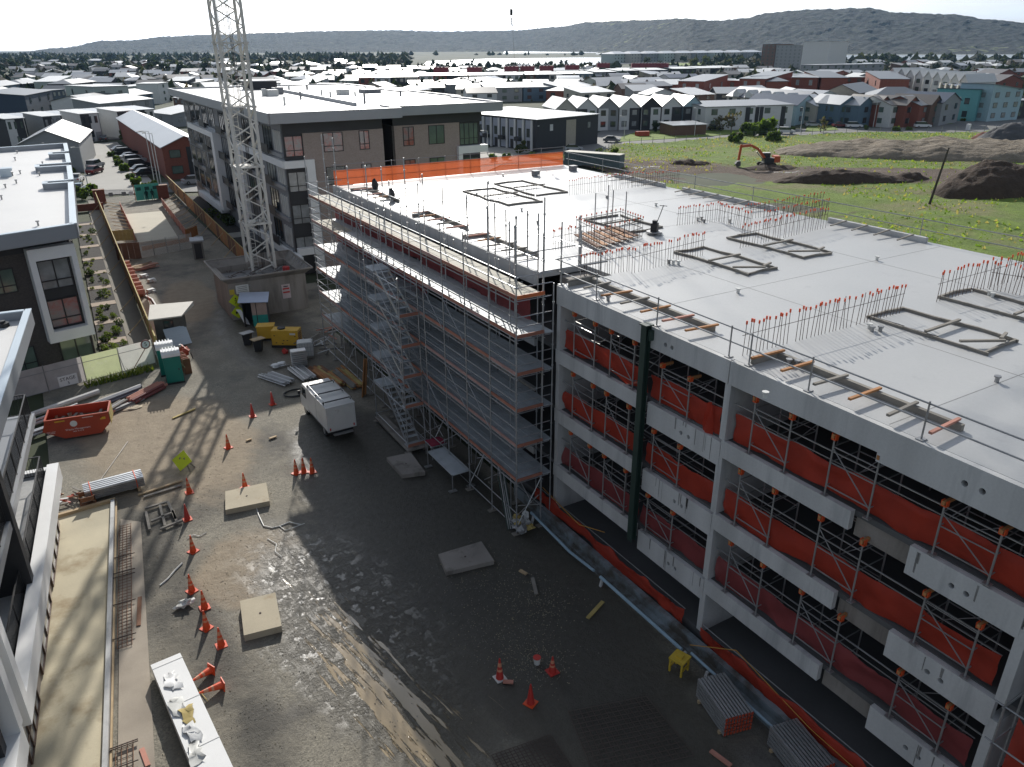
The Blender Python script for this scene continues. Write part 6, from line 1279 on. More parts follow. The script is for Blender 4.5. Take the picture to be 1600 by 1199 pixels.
def plant(n, r, h, seed, leaf, ms):
    t = T('shrub', 'x', 'shrub'); P('foliage', leafball(n, r, h, seed, leaf, ms), lg, t); s = MB(); s.tube((0, 0, 0), (0, 0, h*.5), .03, 5); P('stem', s, timber_g, t); return t
PP = [plant(90, .5, .7, 1, .13, (0, 3)), plant(90, .42, .45, 2, .12, (1, 0)), plant(110, .6, .9, 3, .15, (0, 2)), plant(60, .3, .35, 4, .1, (1, 3))]
q = random.Random(9); used = set()
for k in range(70):
    y = 62.8+58*(q.random()**1.5); x = q.uniform(bx0(y)+.25, bx1(y)-.2); j = q.randrange(4); nm = ['bushy mid green shrub', 'low pale grey green shrub', 'tall dark green shrub', 'small pale tuft shrub'][j]
    lab = f'{nm} planted in the mulch beds beside the lane fence'
    sc_ = q.uniform(.35, .8)
    if j not in used: used.add(j); o = PP[j]; o.location = (x, y, .03); o['label'] = lab; o['group'] = nm+'s in the mulch beds'
    else: o = dup(PP[j], (x, y, .03), q.uniform(0, 6), lab, nm+'s in the mulch beds')
    o.scale = (sc_, sc_, sc_)
for k, px in enumerate(((345, 330), (352, 345), (335, 322), (360, 352), (328, 340))): p = G(*px); o = dup(PP[2], tuple(p), k, 'tall shrub between the orange fence and the tall brick block', 'shrubs below the tall brick block'); o.scale = (1.6, 1.6, 1.5)
o = sheet('garden_bed', [(17.8, 78), (20.9, 78), (20.9, 134), (18.4, 134)], .02, mulch); o = sheet('footpath', [(18.9, 100), (20.9, 100), (20.9, 103), (18.9, 103)], .04, pave)
t = T('low_wall', 'low dark red wall behind the planted beds', 'wall', (2.6, 129.5, 0)); s = MB(); s.box(0, 0, 0, 4.2, .3, 1.0); P('wall', s, bkr, t)
# ================================================================ the suburb
wm = dict(white=M('house_white', (.62, .62, .60), .7, .06), cream=M('house_cream', (.50, .47, .40), .75, .08), grey=M('house_grey', (.27, .28, .285), .7, .08), dark=M('house_charcoal', (.035, .036, .04), .7, .1), navy=M('house_navy', (.035, .055, .085), .7, .08), brick=bkr, brown=M('house_brown', (.15, .085, .06), .8, .12), sage=M('house_sage', (.42, .47, .42), .75, .06), blue=M('house_blue_grey', (.10, .16, .21), .7, .06), cyan=M('house_pale_blue', (.36, .50, .54), .7, .06), teal=M('house_teal', (.13, .36, .37), .7, .06), beige=M('house_beige', (.40, .36, .29), .75, .1))
rmats = dict(white=M('roof_white', (.64, .64, .62), .42, .06, .2), grey=M('roof_grey', (.21, .215, .22), .38, .1, .2), dark=M('roof_dark', (.055, .06, .068), .38, .1, .2), navy=M('roof_navy', (.035, .05, .08), .35, .1, .2), brown=M('roof_brown', (.16, .14, .125), .42, .1, .2), silver=M('roof_silver', (.40, .41, .42), .32, .08, .2), red=M('roof_red_screen', (.22, .03, .04), .6, .15))
HOUSES = []
ADJ = dict(white='white', cream='cream', grey='grey', dark='charcoal', navy='navy', brick='red brick', brown='brown', sage='pale green', blue='blue grey', cyan='pale blue', teal='teal', beige='beige', silver='silver', red='red')
RN_ = dict(gx='gabled', gy='front gabled', mono='sloping', monoL='left sloping', monoR='right sloping', hip='hipped', flat='flat')
ptube = MB()
def house(p1, p2, z, dep, roof='gx', wall='white', rc='grey', rise=1.6, lab=None, grp=None, win=3, fl=2, name='house', wall2=None, base=0., gar=False, world=False, cat='house', side=True, fw=None):
    a, b = (Vector(p1), Vector(p2)) if world else (G(*p1, z), G(*p2, z)); a.z = b.z = base; ux = (b-a); wd = ux.length; ux.normalize(); away = Vector((-ux.y, ux.x, 0))
    if away.dot(a) < 0: away = -away
    ang = atan2(ux.y, ux.x); h = z-base
    t = T(name, lab or 'x', cat, tuple(a), ang, grp); HOUSES.append((a+ux*wd/2+away*dep/2, max(wd, dep)/2, t))
    sy = 1 if Vector((-sin(ang), cos(ang), 0)).dot(away) > 0 else -1
    D = dep*sy
    pts = [(0, 0), (wd, 0), (wd, D), (0, D)]
    if sy < 0: pts = pts[::-1]
    s = MB(); s.prism(pts, -.3, h); W = P('wall', s, wm[wall], t)
    s = MB(); o = .35; e = o*sy; th = .14; H = h+.02
    def slab(q): 
        i = len(s.v); s.v += [tuple(v) for v in q]+[(v[0], v[1], v[2]+th) for v in q]; n = len(q)
        s.f.append(tuple(range(i, i+n))); s.f.append(tuple(range(i+n, i+2*n))[::-1])
        for k in range(n): j = (k+1) % n; s.f.append((i+k, i+n+k, i+n+j, i+j))
        s.m += [0]*(n+2)
    gable = MB()
    if roof == 'gx':
        slab([(-o, -e, H-.15), (wd+o, -e, H-.15), (wd+o, D/2, H+rise), (-o, D/2, H+rise)]); slab([(wd+o, D+e, H-.15), (-o, D+e, H-.15), (-o, D/2, H+rise), (wd+o, D/2, H+rise)])
        for x in (0, wd): gable.tri((x, 0, h), (x, D, h), (x, D/2, h+rise))
    elif roof == 'gy':
        slab([(-o, -e, H-.15), (wd/2, -e, H+rise), (wd/2, D+e, H+rise), (-o, D+e, H-.15)]); slab([(wd+o, -e, H-.15), (wd+o, D+e, H-.15), (wd/2, D+e, H+rise), (wd/2, -e, H+rise)])
        for y in (0, D): gable.tri((0, y, h), (wd, y, h), (wd/2, y, h+rise))
    elif roof in ('mono', 'monoL', 'monoR', 'flat'):
        zz = dict(mono=(0, 0, 1, 1), monoL=(0, 1, 1, 0), monoR=(1, 0, 0, 1), flat=(0, 0, 0, 0))[roof]; c = [(-o, -e), (wd+o, -e), (wd+o, D+e), (-o, D+e)]
        slab([(x, y, H+rise*k) for (x, y), k in zip(c, zz)])
        cc = [(0, 0), (wd, 0), (wd, D), (0, D)]
        if roof != 'flat':
            for k in range(4):
                j = (k+1) % 4
                if zz[k] or zz[j]: gable.quad((*cc[k], h-.02), (*cc[j], h-.02), (*cc[j], h+rise*zz[j]+.01), (*cc[k], h+rise*zz[k]+.01))
    else:
        r = min(wd, dep)/2*.98; A, B = ((r, D/2), (wd-r, D/2)) if wd >= dep else ((wd/2, r*sy), (wd/2, D-r*sy)); zt = H+rise; c = [(-o, -e), (wd+o, -e), (wd+o, D+e), (-o, D+e)]; i = len(s.v)
        s.v += [(x, y, H-.1) for x, y in c]+[(*A, zt), (*B, zt)]
        s.f += ([(i, i+1, i+5, i+4), (i+2, i+3, i+4, i+5), (i+1, i+2, i+5), (i+3, i, i+4)] if wd >= dep else [(i, i+1, i+4), (i+1, i+2, i+5, i+4), (i+2, i+3, i+5), (i+3, i, i+4, i+5)]); s.m += [0]*4
    R_ = P('roof', s, rmats[rc], t)
    if gable.f: P('gable_wall', gable, wm[wall], t)
    gm = [glass, glass_r, glass_g][len(HOUSES) % 3] if fw is None else fw
    if win:
        fh = h/fl; q = random.Random(len(HOUSES))
        if wall2: s = MB(); x0 = wd*q.choice([0, .5]); s.box(x0+.02, -.09*sy, 0, x0+wd*.5-.02, -.01*sy, h-.1); P('front_panel', s, wm[wall2], t)
        for f in range(fl):
            for k in range(win):
                cw_ = wd/win; ww = min(cw_*.5, 1.9); x = cw_*(k+.5)-ww/2
                if gar and f == 0 and k % 2 == 0:
                    s = MB(); s.box(x-.3, -.1*sy, .05, x+ww+.3, -.02*sy, 2.2); P('garage_door', s, wm['white' if wall in ('dark', 'navy', 'brick') else 'grey'], t); continue
                s = MB(); y = -.10*sy; s.box(x, y, f*fh+fh*.32, x+ww, y+.05*sy, f*fh+fh*.82); w_ = P('window', s, black, t); s = MB(); y -= .006*sy; s.quad((x+.08, y, f*fh+fh*.35), (x+ww-.08, y, f*fh+fh*.35), (x+ww-.08, y, f*fh+fh*.79), (x+.08, y, f*fh+fh*.79)); P('pane', s, gm, w_)
        if side:
            sx = 0 if a.dot(_rt) > 0 else wd; so_ = -.06 if sx == 0 else .06
            for f in range(fl):
                for k in range(max(1, int(dep/5))):
                    y = sy*(dep*(k+.5)/max(1, int(dep/5))); s = MB(); s.box(min(sx, sx+so_), y-.7, f*fh+fh*.32, max(sx, sx+so_), y+.7, f*fh+fh*.8); P('window', s, gm, t)
    return t
HG = 'houses of the suburb'
def L_(wall, roof, rc, where): return f'{ADJ[wall]} house with {ADJ[rc]} {RN_[roof]} roof {where}'
def hz(p1, p2, z, dep, roof, wall, rc, where, **k): return house(p1, p2, z, dep, roof, wall, rc, lab=L_(wall, roof, rc, where), grp=HG, **k)
# row of black and white townhouses at upper left
a, b = (-22, 189), (240, 171); n = 9; loc = ['at the left photo edge', 'second from the left', 'third from the left', 'fourth from the left', 'behind the grey gable house', 'right of the grey gable house', 'third from the right', 'second from the right', 'nearest the brick terrace']
for k in range(n):
    f = lambda t_: (a[0]+(b[0]-a[0])*t_, a[1]+(b[1]-a[1])*t_)
    house(f(k/n+.002), f((k+1)/n-.002), 6.0+.7*(k % 2), 10, 'mono', ['white', 'dark', 'white', 'grey', 'dark', 'white', 'grey', 'white', 'dark'][k], ['silver', 'white'][k % 2], .5, f'{["white","black","pale","grey","dark","bright","ash grey","chalk white","coal black"][k]} townhouse with pale flat roof {loc[k]} of the row', 'townhouse row at upper left', win=3, wall2=['dark', 'white', 'dark', 'dark', 'white', 'dark', 'white', 'dark', 'white'][k], gar=True, name='townhouse')
hz((27, 227), (122, 223), 5.4, 26, 'gy', 'grey', 'grey', 'just behind the flat roofed brick block', rise=2.3, win=0)
t = house((19.4, 154.5, 5.6), (27.4, 154.5, 5.6), 5.6, 74, 'gy', 'brick', 'silver', 1.7, 'long red brick terrace with pale gabled roof beside the car park', HG, win=2, wall2='dark', world=True)
hz((38, 150), (80, 142), 7.5, 12, 'mono', 'navy', 'dark', 'with dark solar panels at upper left', rise=1.2); hz((80, 142), (101, 140), 6.5, 10, 'flat', 'navy', 'dark', 'joined to the tall pale green house'); hz((101, 134), (146, 139), 8.5, 12, 'monoL', 'sage', 'white', 'tall with dark upper windows at upper left', rise=.6, win=2)
hz((34, 131), (68, 128), 6.5, 11, 'hip', 'dark', 'grey', 'behind the navy house'); hz((0, 135), (31, 131), 6.5, 11, 'gx', 'blue', 'grey', 'at the left edge below the trees'); hz((112, 131), (150, 127), 6.8, 11, 'hip', 'dark', 'grey', 'behind the pale green house'); hz((88, 128), (112, 124), 7, 10, 'monoL', 'sage', 'white', 'behind the tall pale green one')
hz((0, 146), (25, 142), 5.5, 10, 'gx', 'cream', 'white', 'left of the navy house'); hz((145, 158), (200, 150), 5.6, 14, 'gx', 'white', 'dark', 'right of the tall pale green house', win=3); hz((192, 137), (232, 136), 6.2, 16, 'monoL', 'sage', 'white', 'between two white roofs left of the mast', rise=.8, win=1); hz((155, 163), (238, 155), 5.5, 10, 'mono', 'grey', 'white', 'with long bright roof behind the townhouse row', win=4)
hz((246, 131), (262, 129), 8, 9, 'flat', 'white', 'white', 'narrow left half of the black and white pair', win=1, fl=3); hz((262, 127), (292, 127), 7, 9, 'mono', 'dark', 'white', 'right half of the black and white pair', win=2); hz((270, 153), (298, 156), 5, 12, 'mono', 'brown', 'grey', 'in front of the black and white pair', rise=1.5); hz((303, 130), (335, 128), 6, 14, 'monoL', 'cream', 'white', 'beside the crane mast', rise=1.0)
hz((200, 150), (238, 146), 5.8, 14, 'gx', 'blue', 'dark', 'left of the black and white pair'); hz((232, 176), (268, 180), 3.4, 10, 'mono', 'grey', 'white', 'low one behind the brick terrace', win=1, fl=1)
# dark hall-like house right of the brick block
t = house((839, 188), (935, 179), 6.8, 30, 'mono', 'dark', 'grey', .3, 'large black house with a shallow grey roof and white finned side wall', HG, win=0)
hp = t; Lh = (G(839, 188, 6.8)-G(935, 179, 6.8)).length
for k in range(11): s = MB(); y = 1.2+2.7*k; s.box(-.35, y, 0, -.02, y+.5, 6.7); P('fin', s, wm['white'], t)
for k in range(10): s = MB(); y = 1.9+2.7*k; s.box(-.06, y, .3, -.01, y+1.7, 6.6); P('side_panel', s, M('pale_violet_grey', (.36, .38, .44), .7, .06), t); s = MB(); s.box(-.1, y+.3, 2.9, -.06, y+1.3, 4.8); P('window', s, glass, t); s = MB(); s.box(-1.3, y, 2.0, -.35, y+1.5, 2.9) if k % 2 else s.box(-.1, y+.2, .3, -.07, y+1.2, 2.2); P('balcony' if k % 2 else 'door', s, black, t)
for (x, z, w_, h_, m) in ((Lh*.46, .2, 3.4, 6.0, wm['beige']), (Lh*.2, 4.2, 1.0, 1.4, wm['white']), (Lh*.82, 4.0, .9, 1.3, glass_r)): s = MB(); s.box(x, -.07, z, x+w_, -.01, z+h_); P('front_panel', s, m, t)
house((744, 170), (783, 168), 6.8, 12, 'mono', 'grey', 'grey', .3, 'grey wing joined to the far left of the large black house', HG, win=4)
# sawtooth row
n = 7; a, b = (868, 171), (1100, 166); cl_ = ['cream', 'white', 'grey', 'white', 'dark', 'white', 'cyan']; al = ['dazzling white roof at the left end', 'white roof second from the left', 'bright roof third from the left', 'bright roof in the middle', 'grey roof third from the right', 'grey roof second from the right', 'grey roof at the right end']
for k in range(n):
    f = lambda t_: (a[0]+(b[0]-a[0])*t_, a[1]+(b[1]-a[1])*t_)
    house(f((k+.03)/n), f((k+.97)/n), 6.0, 14, 'gy', cl_[k], 'white' if k < 4 else 'grey', 2.6, f'peaked house with {al[k]} of the zigzag row', 'zigzag roofed row behind the black house', win=2, wall2=['dark', 'dark', 'white', 'dark', 'white', 'dark', 'dark'][k])
t = house((1103, 168), (1240, 164), 6.2, 13, 'mono', 'white', 'grey', .7, 'white two storey duplex with thin overhanging roof by the road', HG, win=5, wall2='white'); wl = (G(1103, 168, 6.2)-G(1240, 164, 6.2)).length
for x in (.45, .56, .60, .86): s = MB(); s.box(wl*x, -.14, .1, wl*x+1.5, -.09, 5.9); P('recess', s, black, t)
t = house((1136, 150), (1248, 160), 5.0, 11, 'gx', 'cream', 'navy', 3.0, 'long cream terrace with navy roof and white dormers', HG, win=8); wl = (G(1136, 150, 5)-G(1248, 160, 5)).length
for k in range(5): x = wl*(.1+.18*k); s = MB(); s.profile([(0, 5.0), (3.4, 5.0), (3.4, 6.3), (1.7, 7.6), (0, 6.3)], -.3, 3.5, 0, Matrix.Translation((x+3.4, 0, 0)) @ Matrix.Rotation(radians(90), 4, 'Z')); P('dormer', s, wm['white'], t)
for (p1, p2, z, dep, rf, wl_, rc, wh, kw) in (
 ((1100, 128), (1137, 124), 8.5, 11, 'monoL', 'brick', 'grey', 'left of the tall apartment block', {}), ((1136, 126), (1172, 127), 7.5, 11, 'flat', 'brick', 'white', 'flat one below the apartment block', {}), ((1172, 126), (1198, 128), 8, 10, 'monoR', 'brick', 'dark', 'in front of the apartment block', {}), ((1196, 124), (1238, 119), 9, 11, 'monoL', 'brick', 'grey', 'below the white tower', {}), ((1238, 121), (1257, 121), 8, 10, 'flat', 'white', 'white', 'narrow and wedged between red brick houses', {}), ((1256, 118), (1284, 122), 9, 11, 'monoR', 'brick', 'dark', 'right of the narrow white house', {}), ((1278, 122), (1318, 116), 9, 11, 'monoL', 'brick', 'grey', 'right of the white tower', {}), ((1318, 121), (1352, 121), 8.5, 11, 'flat', 'brick', 'white', 'with white corner strips', {'fl': 3}), ((1352, 118), (1376, 124), 9, 11, 'monoR', 'brick', 'dark', 'beside the tall white rows', {}),
 ((1245, 165), (1276, 160), 5.6, 16, 'gy', 'cyan', 'navy', 'with navy roof edge by the parked cars', {'rise': 2.4}), ((1276, 166), (1308, 164), 5.2, 18, 'gx', 'cream', 'silver', 'plain one left of the blue house', {'win': 1, 'rise': 2.6}), ((1222, 148), (1262, 148), 5.2, 14, 'gy', 'white', 'silver', 'behind the navy roofed terrace', {'win': 1, 'rise': 2}), ((1270, 154), (1316, 152), 5.2, 14, 'gy', 'white', 'silver', 'behind the blue house', {'win': 1, 'rise': 2.2}),
 ((1313, 164), (1343, 163), 6, 13, 'gy', 'blue', 'silver', 'left half of the blue pair by the road', {'rise': 2.2, 'win': 2}), ((1343, 165), (1366, 163), 6, 13, 'gy', 'blue', 'silver', 'right half of the blue pair by the road', {'rise': 2.0, 'win': 1}),
 ((1372, 164), (1394, 163), 6, 12, 'gy', 'brick', 'brown', 'left end of the brick row by the road', {'rise': 2.2, 'win': 2}), ((1394, 165), (1416, 163), 6, 12, 'gx', 'white', 'brown', 'white gap in the brick row by the road', {'rise': 2.2, 'win': 2}), ((1416, 165), (1438, 163), 6, 12, 'gy', 'brick', 'brown', 'centre of the brick row by the road', {'rise': 2.2, 'win': 2}), ((1438, 165), (1455, 163), 6, 12, 'gx', 'brick', 'grey', 'right of centre in the brick row', {'rise': 2.2, 'win': 1}), ((1455, 164), (1472, 162), 6, 12, 'gy', 'brown', 'brown', 'right end of the brick row', {'rise': 2.4, 'win': 1}), ((1473, 161), (1502, 157), 6.4, 13, 'gy', 'grey', 'navy', 'corner house right of the brick row', {'rise': 2.4, 'win': 2}),
 ((1366, 150), (1450, 150), 6, 12, 'hip', 'cream', 'grey', 'long one behind the brick row', {'rise': 2.6, 'win': 5}), ((1342, 146), (1372, 141), 6.5, 12, 'gx', 'beige', 'dark', 'with dark dormer roof behind the blue pair', {'rise': 2.6}),
 ((1530, 150), (1552, 145), 7.5, 12, 'monoR', 'teal', 'navy', 'between beige terrace and pale blue house', {'win': 1}), ((1552, 142), (1600, 140), 9, 11, 'monoR', 'cyan', 'grey', 'three storeys with balconies at the right', {'fl': 3, 'win': 3}), ((1588, 158), (1622, 156), 5.5, 12, 'flat', 'dark', 'grey', 'low one at the right photo edge', {}),
 ((1560, 128), (1600, 126), 6.5, 13, 'gy', 'brick', 'brown', 'behind the pale blue house', {'rise': 2.6}), ((1500, 122), (1528, 122), 6, 12, 'gy', 'brown', 'brown', 'behind the beige terrace', {'rise': 2.4}), ((1530, 124), (1556, 122), 6, 12, 'gy', 'white', 'white', 'behind the teal house', {'rise': 2.4}), ((1558, 117), (1590, 115), 6.5, 12, 'gy', 'brick', 'brown', 'far right behind others', {'rise': 2.4})):
    hz(p1, p2, z, dep, rf, wl_, rc, wh, **{**dict(rise=1.8, win=2), **kw})
t = house((1470, 132), (1528, 140), 9, 12, 'flat', 'beige', 'navy', .3, 'beige three storey terrace with tall white framed bays', HG, win=6, fl=3); wl = (G(1470, 132, 9)-G(1528, 140, 9)).length
for k in range(6): s = MB(); s.box(wl*(k+.1)/6, -.7, 0, wl*(k+.35)/6, -.02, 9.6); P('bay', s, wm['cream'], t)
for k in range(9):   # tall white narrow rows
    x = 1388+14*k; y = 116+1.6*k; house((x, y), (x+12, y+.5), 9.5, 15, 'gy', 'white', 'white', 2.6, f'tall narrow white peaked house number {["one","two","three","four","five","six","seven","eight","nine"][k]} from the left of its row', 'tall white peaked row', win=1, fl=3)
house((1276, 102), (1382, 100), 9.5, 14, 'flat', 'grey', 'silver', .3, 'long grey apartment block with pale piers right of the white tower', HG, win=9, fl=3, cat='apartments')
# apartment tower
def tower(p1, p2, z, dep, wl_, rc, lab, **k):
    A_, B_ = G(*p1), G(*p2); A_.z = B_.z = z; return house(A_, B_, z, dep, 'flat', wl_, rc, .3, lab, HG, world=True, cat='tower', **k)
tower((1249, 117), (1289, 119), 24.2, 17, 'white', 'white', 'blank pale apartment tower tallest in the suburb', win=0, name='apartment_tower'); tower((1208, 113), (1248, 115), 21.8, 18, 'grey', 'white', 'grey and white apartment block joined to the left of the pale tower', win=6, fl=8, name='apartment_block'); tower((1187, 112), (1207, 113), 22.6, 18, 'brown', 'dark', 'brown brick apartment block left of the pale tower', win=3, fl=8, name='apartment_block')
# long terraces with red roof screens
rr_ = random.Random(31); reds = [(689, 112), (741, 112), (799, 110.5), (824, 110), (854, 109.5), (894, 108), (943, 104.5), (1016, 105)]
for k, (x0, x1, y, wl_) in enumerate(((560, 612, 122, 'brick'), (612, 655, 121, 'cream'), (655, 700, 119, 'brick'), (700, 745, 118.5, 'grey'), (745, 790, 118, 'white'), (790, 838, 117.5, 'brown'), (838, 880, 117, 'cream'), (880, 930, 116, 'blue'), (930, 965, 113, 'grey'), (965, 1000, 111, 'sage'), (1000, 1044, 110, 'navy'), (1052, 1090, 108, 'dark'), (1090, 1132, 107, 'cream'), (1132, 1156, 106, 'brown'))):
    house((x0, y), (x1-2, y-.5), 7.2, 18, 'mono', wl_, 'white', .8, f'{ADJ[wl_]} section of the long white roofed terraces {["at the far left","second from left","third from left","fourth from left","fifth from left","sixth from left","left of centre","at the centre","right of centre","sixth from right","fifth from right","third from right","second from right","at the right end"][k]}', 'long white roofed terraces', win=4, wall2='white' if wl_ in ('brick', 'brown') else 'dark')
for k, p in enumerate(reds):
    c = G(p[0], p[1], 8.2); w_ = 9 if k != 7 else 26; t = T('roof_screen', f'dark red roof screen {["leftmost of all","second from left","third from left","fourth from left","fifth from left","sixth from left","seventh from left","long one at the right"][k]} on the white terraces', 'roof screen', tuple(c), radians(-YAW), 'dark red roof screens'); s = MB(); s.box(-w_/2, 0, -.6, w_/2, 5, 2.4); P('screen', s, rmats['red'], t); s = MB(); [s.box(-w_/2+1+2.2*j, 1, 2.4, -w_/2+2.2+2.2*j, 3, 3.2) for j in range(int((w_-1)/2.2))]; P('plant', s, wm['grey'], t)
for k, (p1, p2, rc) in enumerate((((760, 138), (816, 137), 'white'), ((818, 137), (873, 136), 'white'), ((876, 137), (922, 135), 'white'), ((742, 128), (778, 127), 'white'), ((908, 146), (960, 144), 'white'), ((700, 133), (742, 132), 'white'), ((1000, 136), (1050, 134), 'grey'), ((1046, 122), (1095, 121), 'navy'), ((1005, 128), (1040, 127), 'silver'), ((935, 128), (985, 126), 'grey'))):
    wl_ = ['grey', 'blue', 'grey', 'white', 'cream', 'grey', 'dark', 'white', 'white', 'sage'][k]; hz(p1, p2, 5.6, 12, 'mono' if rc == 'white' else 'gx', wl_, rc, ['behind the black house', 'in the middle ground right of it', 'above the zigzag row', 'low by the terraces', 'above the dazzling roof', 'behind the wide flat roof', 'behind the zigzag row', 'with white gable wall', 'near the navy one', 'with ribbed gable'][k], win=3)
# far pale apartments before the hill
for k in range(9):
    x = 960+26*k; house((x, 84.5-.35*k), (x+23, 84-.35*k), 12, 20, 'hip', ['sage', 'cream', 'grey'][k % 3], 'silver', 3, f'far pale three storey block {["leftmost","second","third","fourth","fifth","sixth","seventh","eighth","rightmost"][k]} in the row before the hill', 'far pale apartment blocks', win=5, fl=3, side=False)
# everything else of the suburb: rows of small houses
q = random.Random(77); SM = {}
def small(kind, wl_, rc):
    key = (kind, wl_, rc)
    if key not in SM:
        SM[key] = house((0, 0, 0), (12, 0, 0), 5.0, 11, kind, wl_, rc, 1.9, '', None, 2, world=True, side=False, fl=2 if kind != 'hip' else 1, fw=glass); HOUSES.pop(); return SM[key], True
    return SM[key], False
def zone(px): return 'far left of the crane mast' if px < 330 else 'between mast and lagoon' if px < 640 else 'by the lagoon trees' if px < 960 else 'before the wooded hill' if px < 1280 else 'at the far right shore'
cnt = 0
for i in range(16000):
    if cnt >= 285: break
    y = q.choice([q.uniform(93, 104), q.uniform(100, 122), q.uniform(112, 150), q.uniform(120, 165)]); x = q.uniform(4, 1598)
    if 560 < x < 1180 and y < 106: continue
    if x > 1180 and (y < 97 or y > 128): continue
    if 640 < x < 1180 and y > 152: continue
    if x < 560 and (y > 150 or (y < 97 and q.random() < .6)): continue
    p = G(x, y, 4.5); p.z = 0
    if 5 < p.x < 62 and p.y < 150 or p.length < 230: continue
    if any((p-c).length < r+7.5 for c, r, _ in HOUSES): continue
    wl_ = q.choice(['white', 'cream', 'grey', 'dark', 'sage', 'brown', 'brick', 'beige']); rc = q.choice(['white', 'silver', 'grey', 'dark', 'silver', 'brown', 'grey']) if x < 700 else q.choice(['white', 'silver', 'grey', 'white', 'brown']); kind = q.choice(['hip', 'gx', 'gx', 'gy', 'mono'])
    o, new = small(kind, wl_, rc); lab = f'small {ADJ[wl_]} house with {ADJ[rc]} {RN_[kind]} roof {zone(x)}'
    if new: o.location = p; o.rotation_euler = (0, 0, radians(q.choice([-YAW, -YAW+12, 0, -55, -20]))); o['label'] = lab; o['group'] = 'small distant houses'
    else: o = dup(o, p, radians(q.choice([-YAW, -YAW+12, 0, -55, -20])), lab, 'small distant houses')
    HOUSES.append((p, 7, o)); cnt += 1
# ================================================================ cars
CARP = {}
def car(colname, colr, kind='hatch'):
    m = M('car_'+colname, colr, .28, .04, 1, .0, spec=.6); t = T('parked_car', 'x', 'car'); s = MB()
    if kind == 'suv': body = [(-2.2, .35), (2.2, .35), (2.22, .85), (1.3, 1.02), (-2.2, 1.05)]; top = [(-2.1, 1.05), (1.25, 1.02), (.55, 1.68), (-1.85, 1.7)]
    else: body = [(-2.1, .3), (2.1, .3), (2.12, .7), (1.2, .86), (-1.7, .92), (-2.12, .85)]; top = [(-1.75, .92), (1.15, .86), (.35, 1.42), (-1.05, 1.42)]
    for (pr_, w_, nm) in ((body, .86, 'body'), (top, .74, 'cabin')):
        s = MB(); n = len(pr_); s.v = [(x, -w_, z) for x, z in pr_]+[(x, w_, z) for x, z in pr_]; s.f = [tuple(range(n)), tuple(range(n, 2*n))[::-1]]+[(k, n+k, n+(k+1) % n, (k+1) % n) for k in range(n)]; s.m = [0]*len(s.f); P(nm, s, m if nm == 'body' else glass, t)
    s = MB(); s.box(top[3][0]+.05, -.7, top[3][1]-.02, top[2][0]-.05, .7, top[3][1]+.04); P('roof', s, m, t)
    for x in (-1.3, 1.32):
        for y in (-.78, .78): s = MB(); s.tube((x, y-.1, .31), (x, y+.1, .31), .31, 12); o = P('wheel', s, tyre, t); s = MB(); s.tube((x, y-.11, .31), (x, y+.11, .31), .17, 8); P('rim', s, steel_d, o)
    for y in (-.62, .62): s = MB(); s.box(2.05, y-.15, .55, 2.13, y+.15, .68); P('headlight', s, white, t); s = MB(); s.box(-2.15, y-.14, .62, -2.08, y+.14, .8); P('tail_light', s, red_c, t)
    return t
cc = dict(white=(.70, .70, .70), silver=(.42, .43, .45), red=(.16, .02, .025), blue=(.03, .06, .13), black=(.02, .02, .022), grey=(.14, .145, .15), paleblue=(.30, .40, .48))
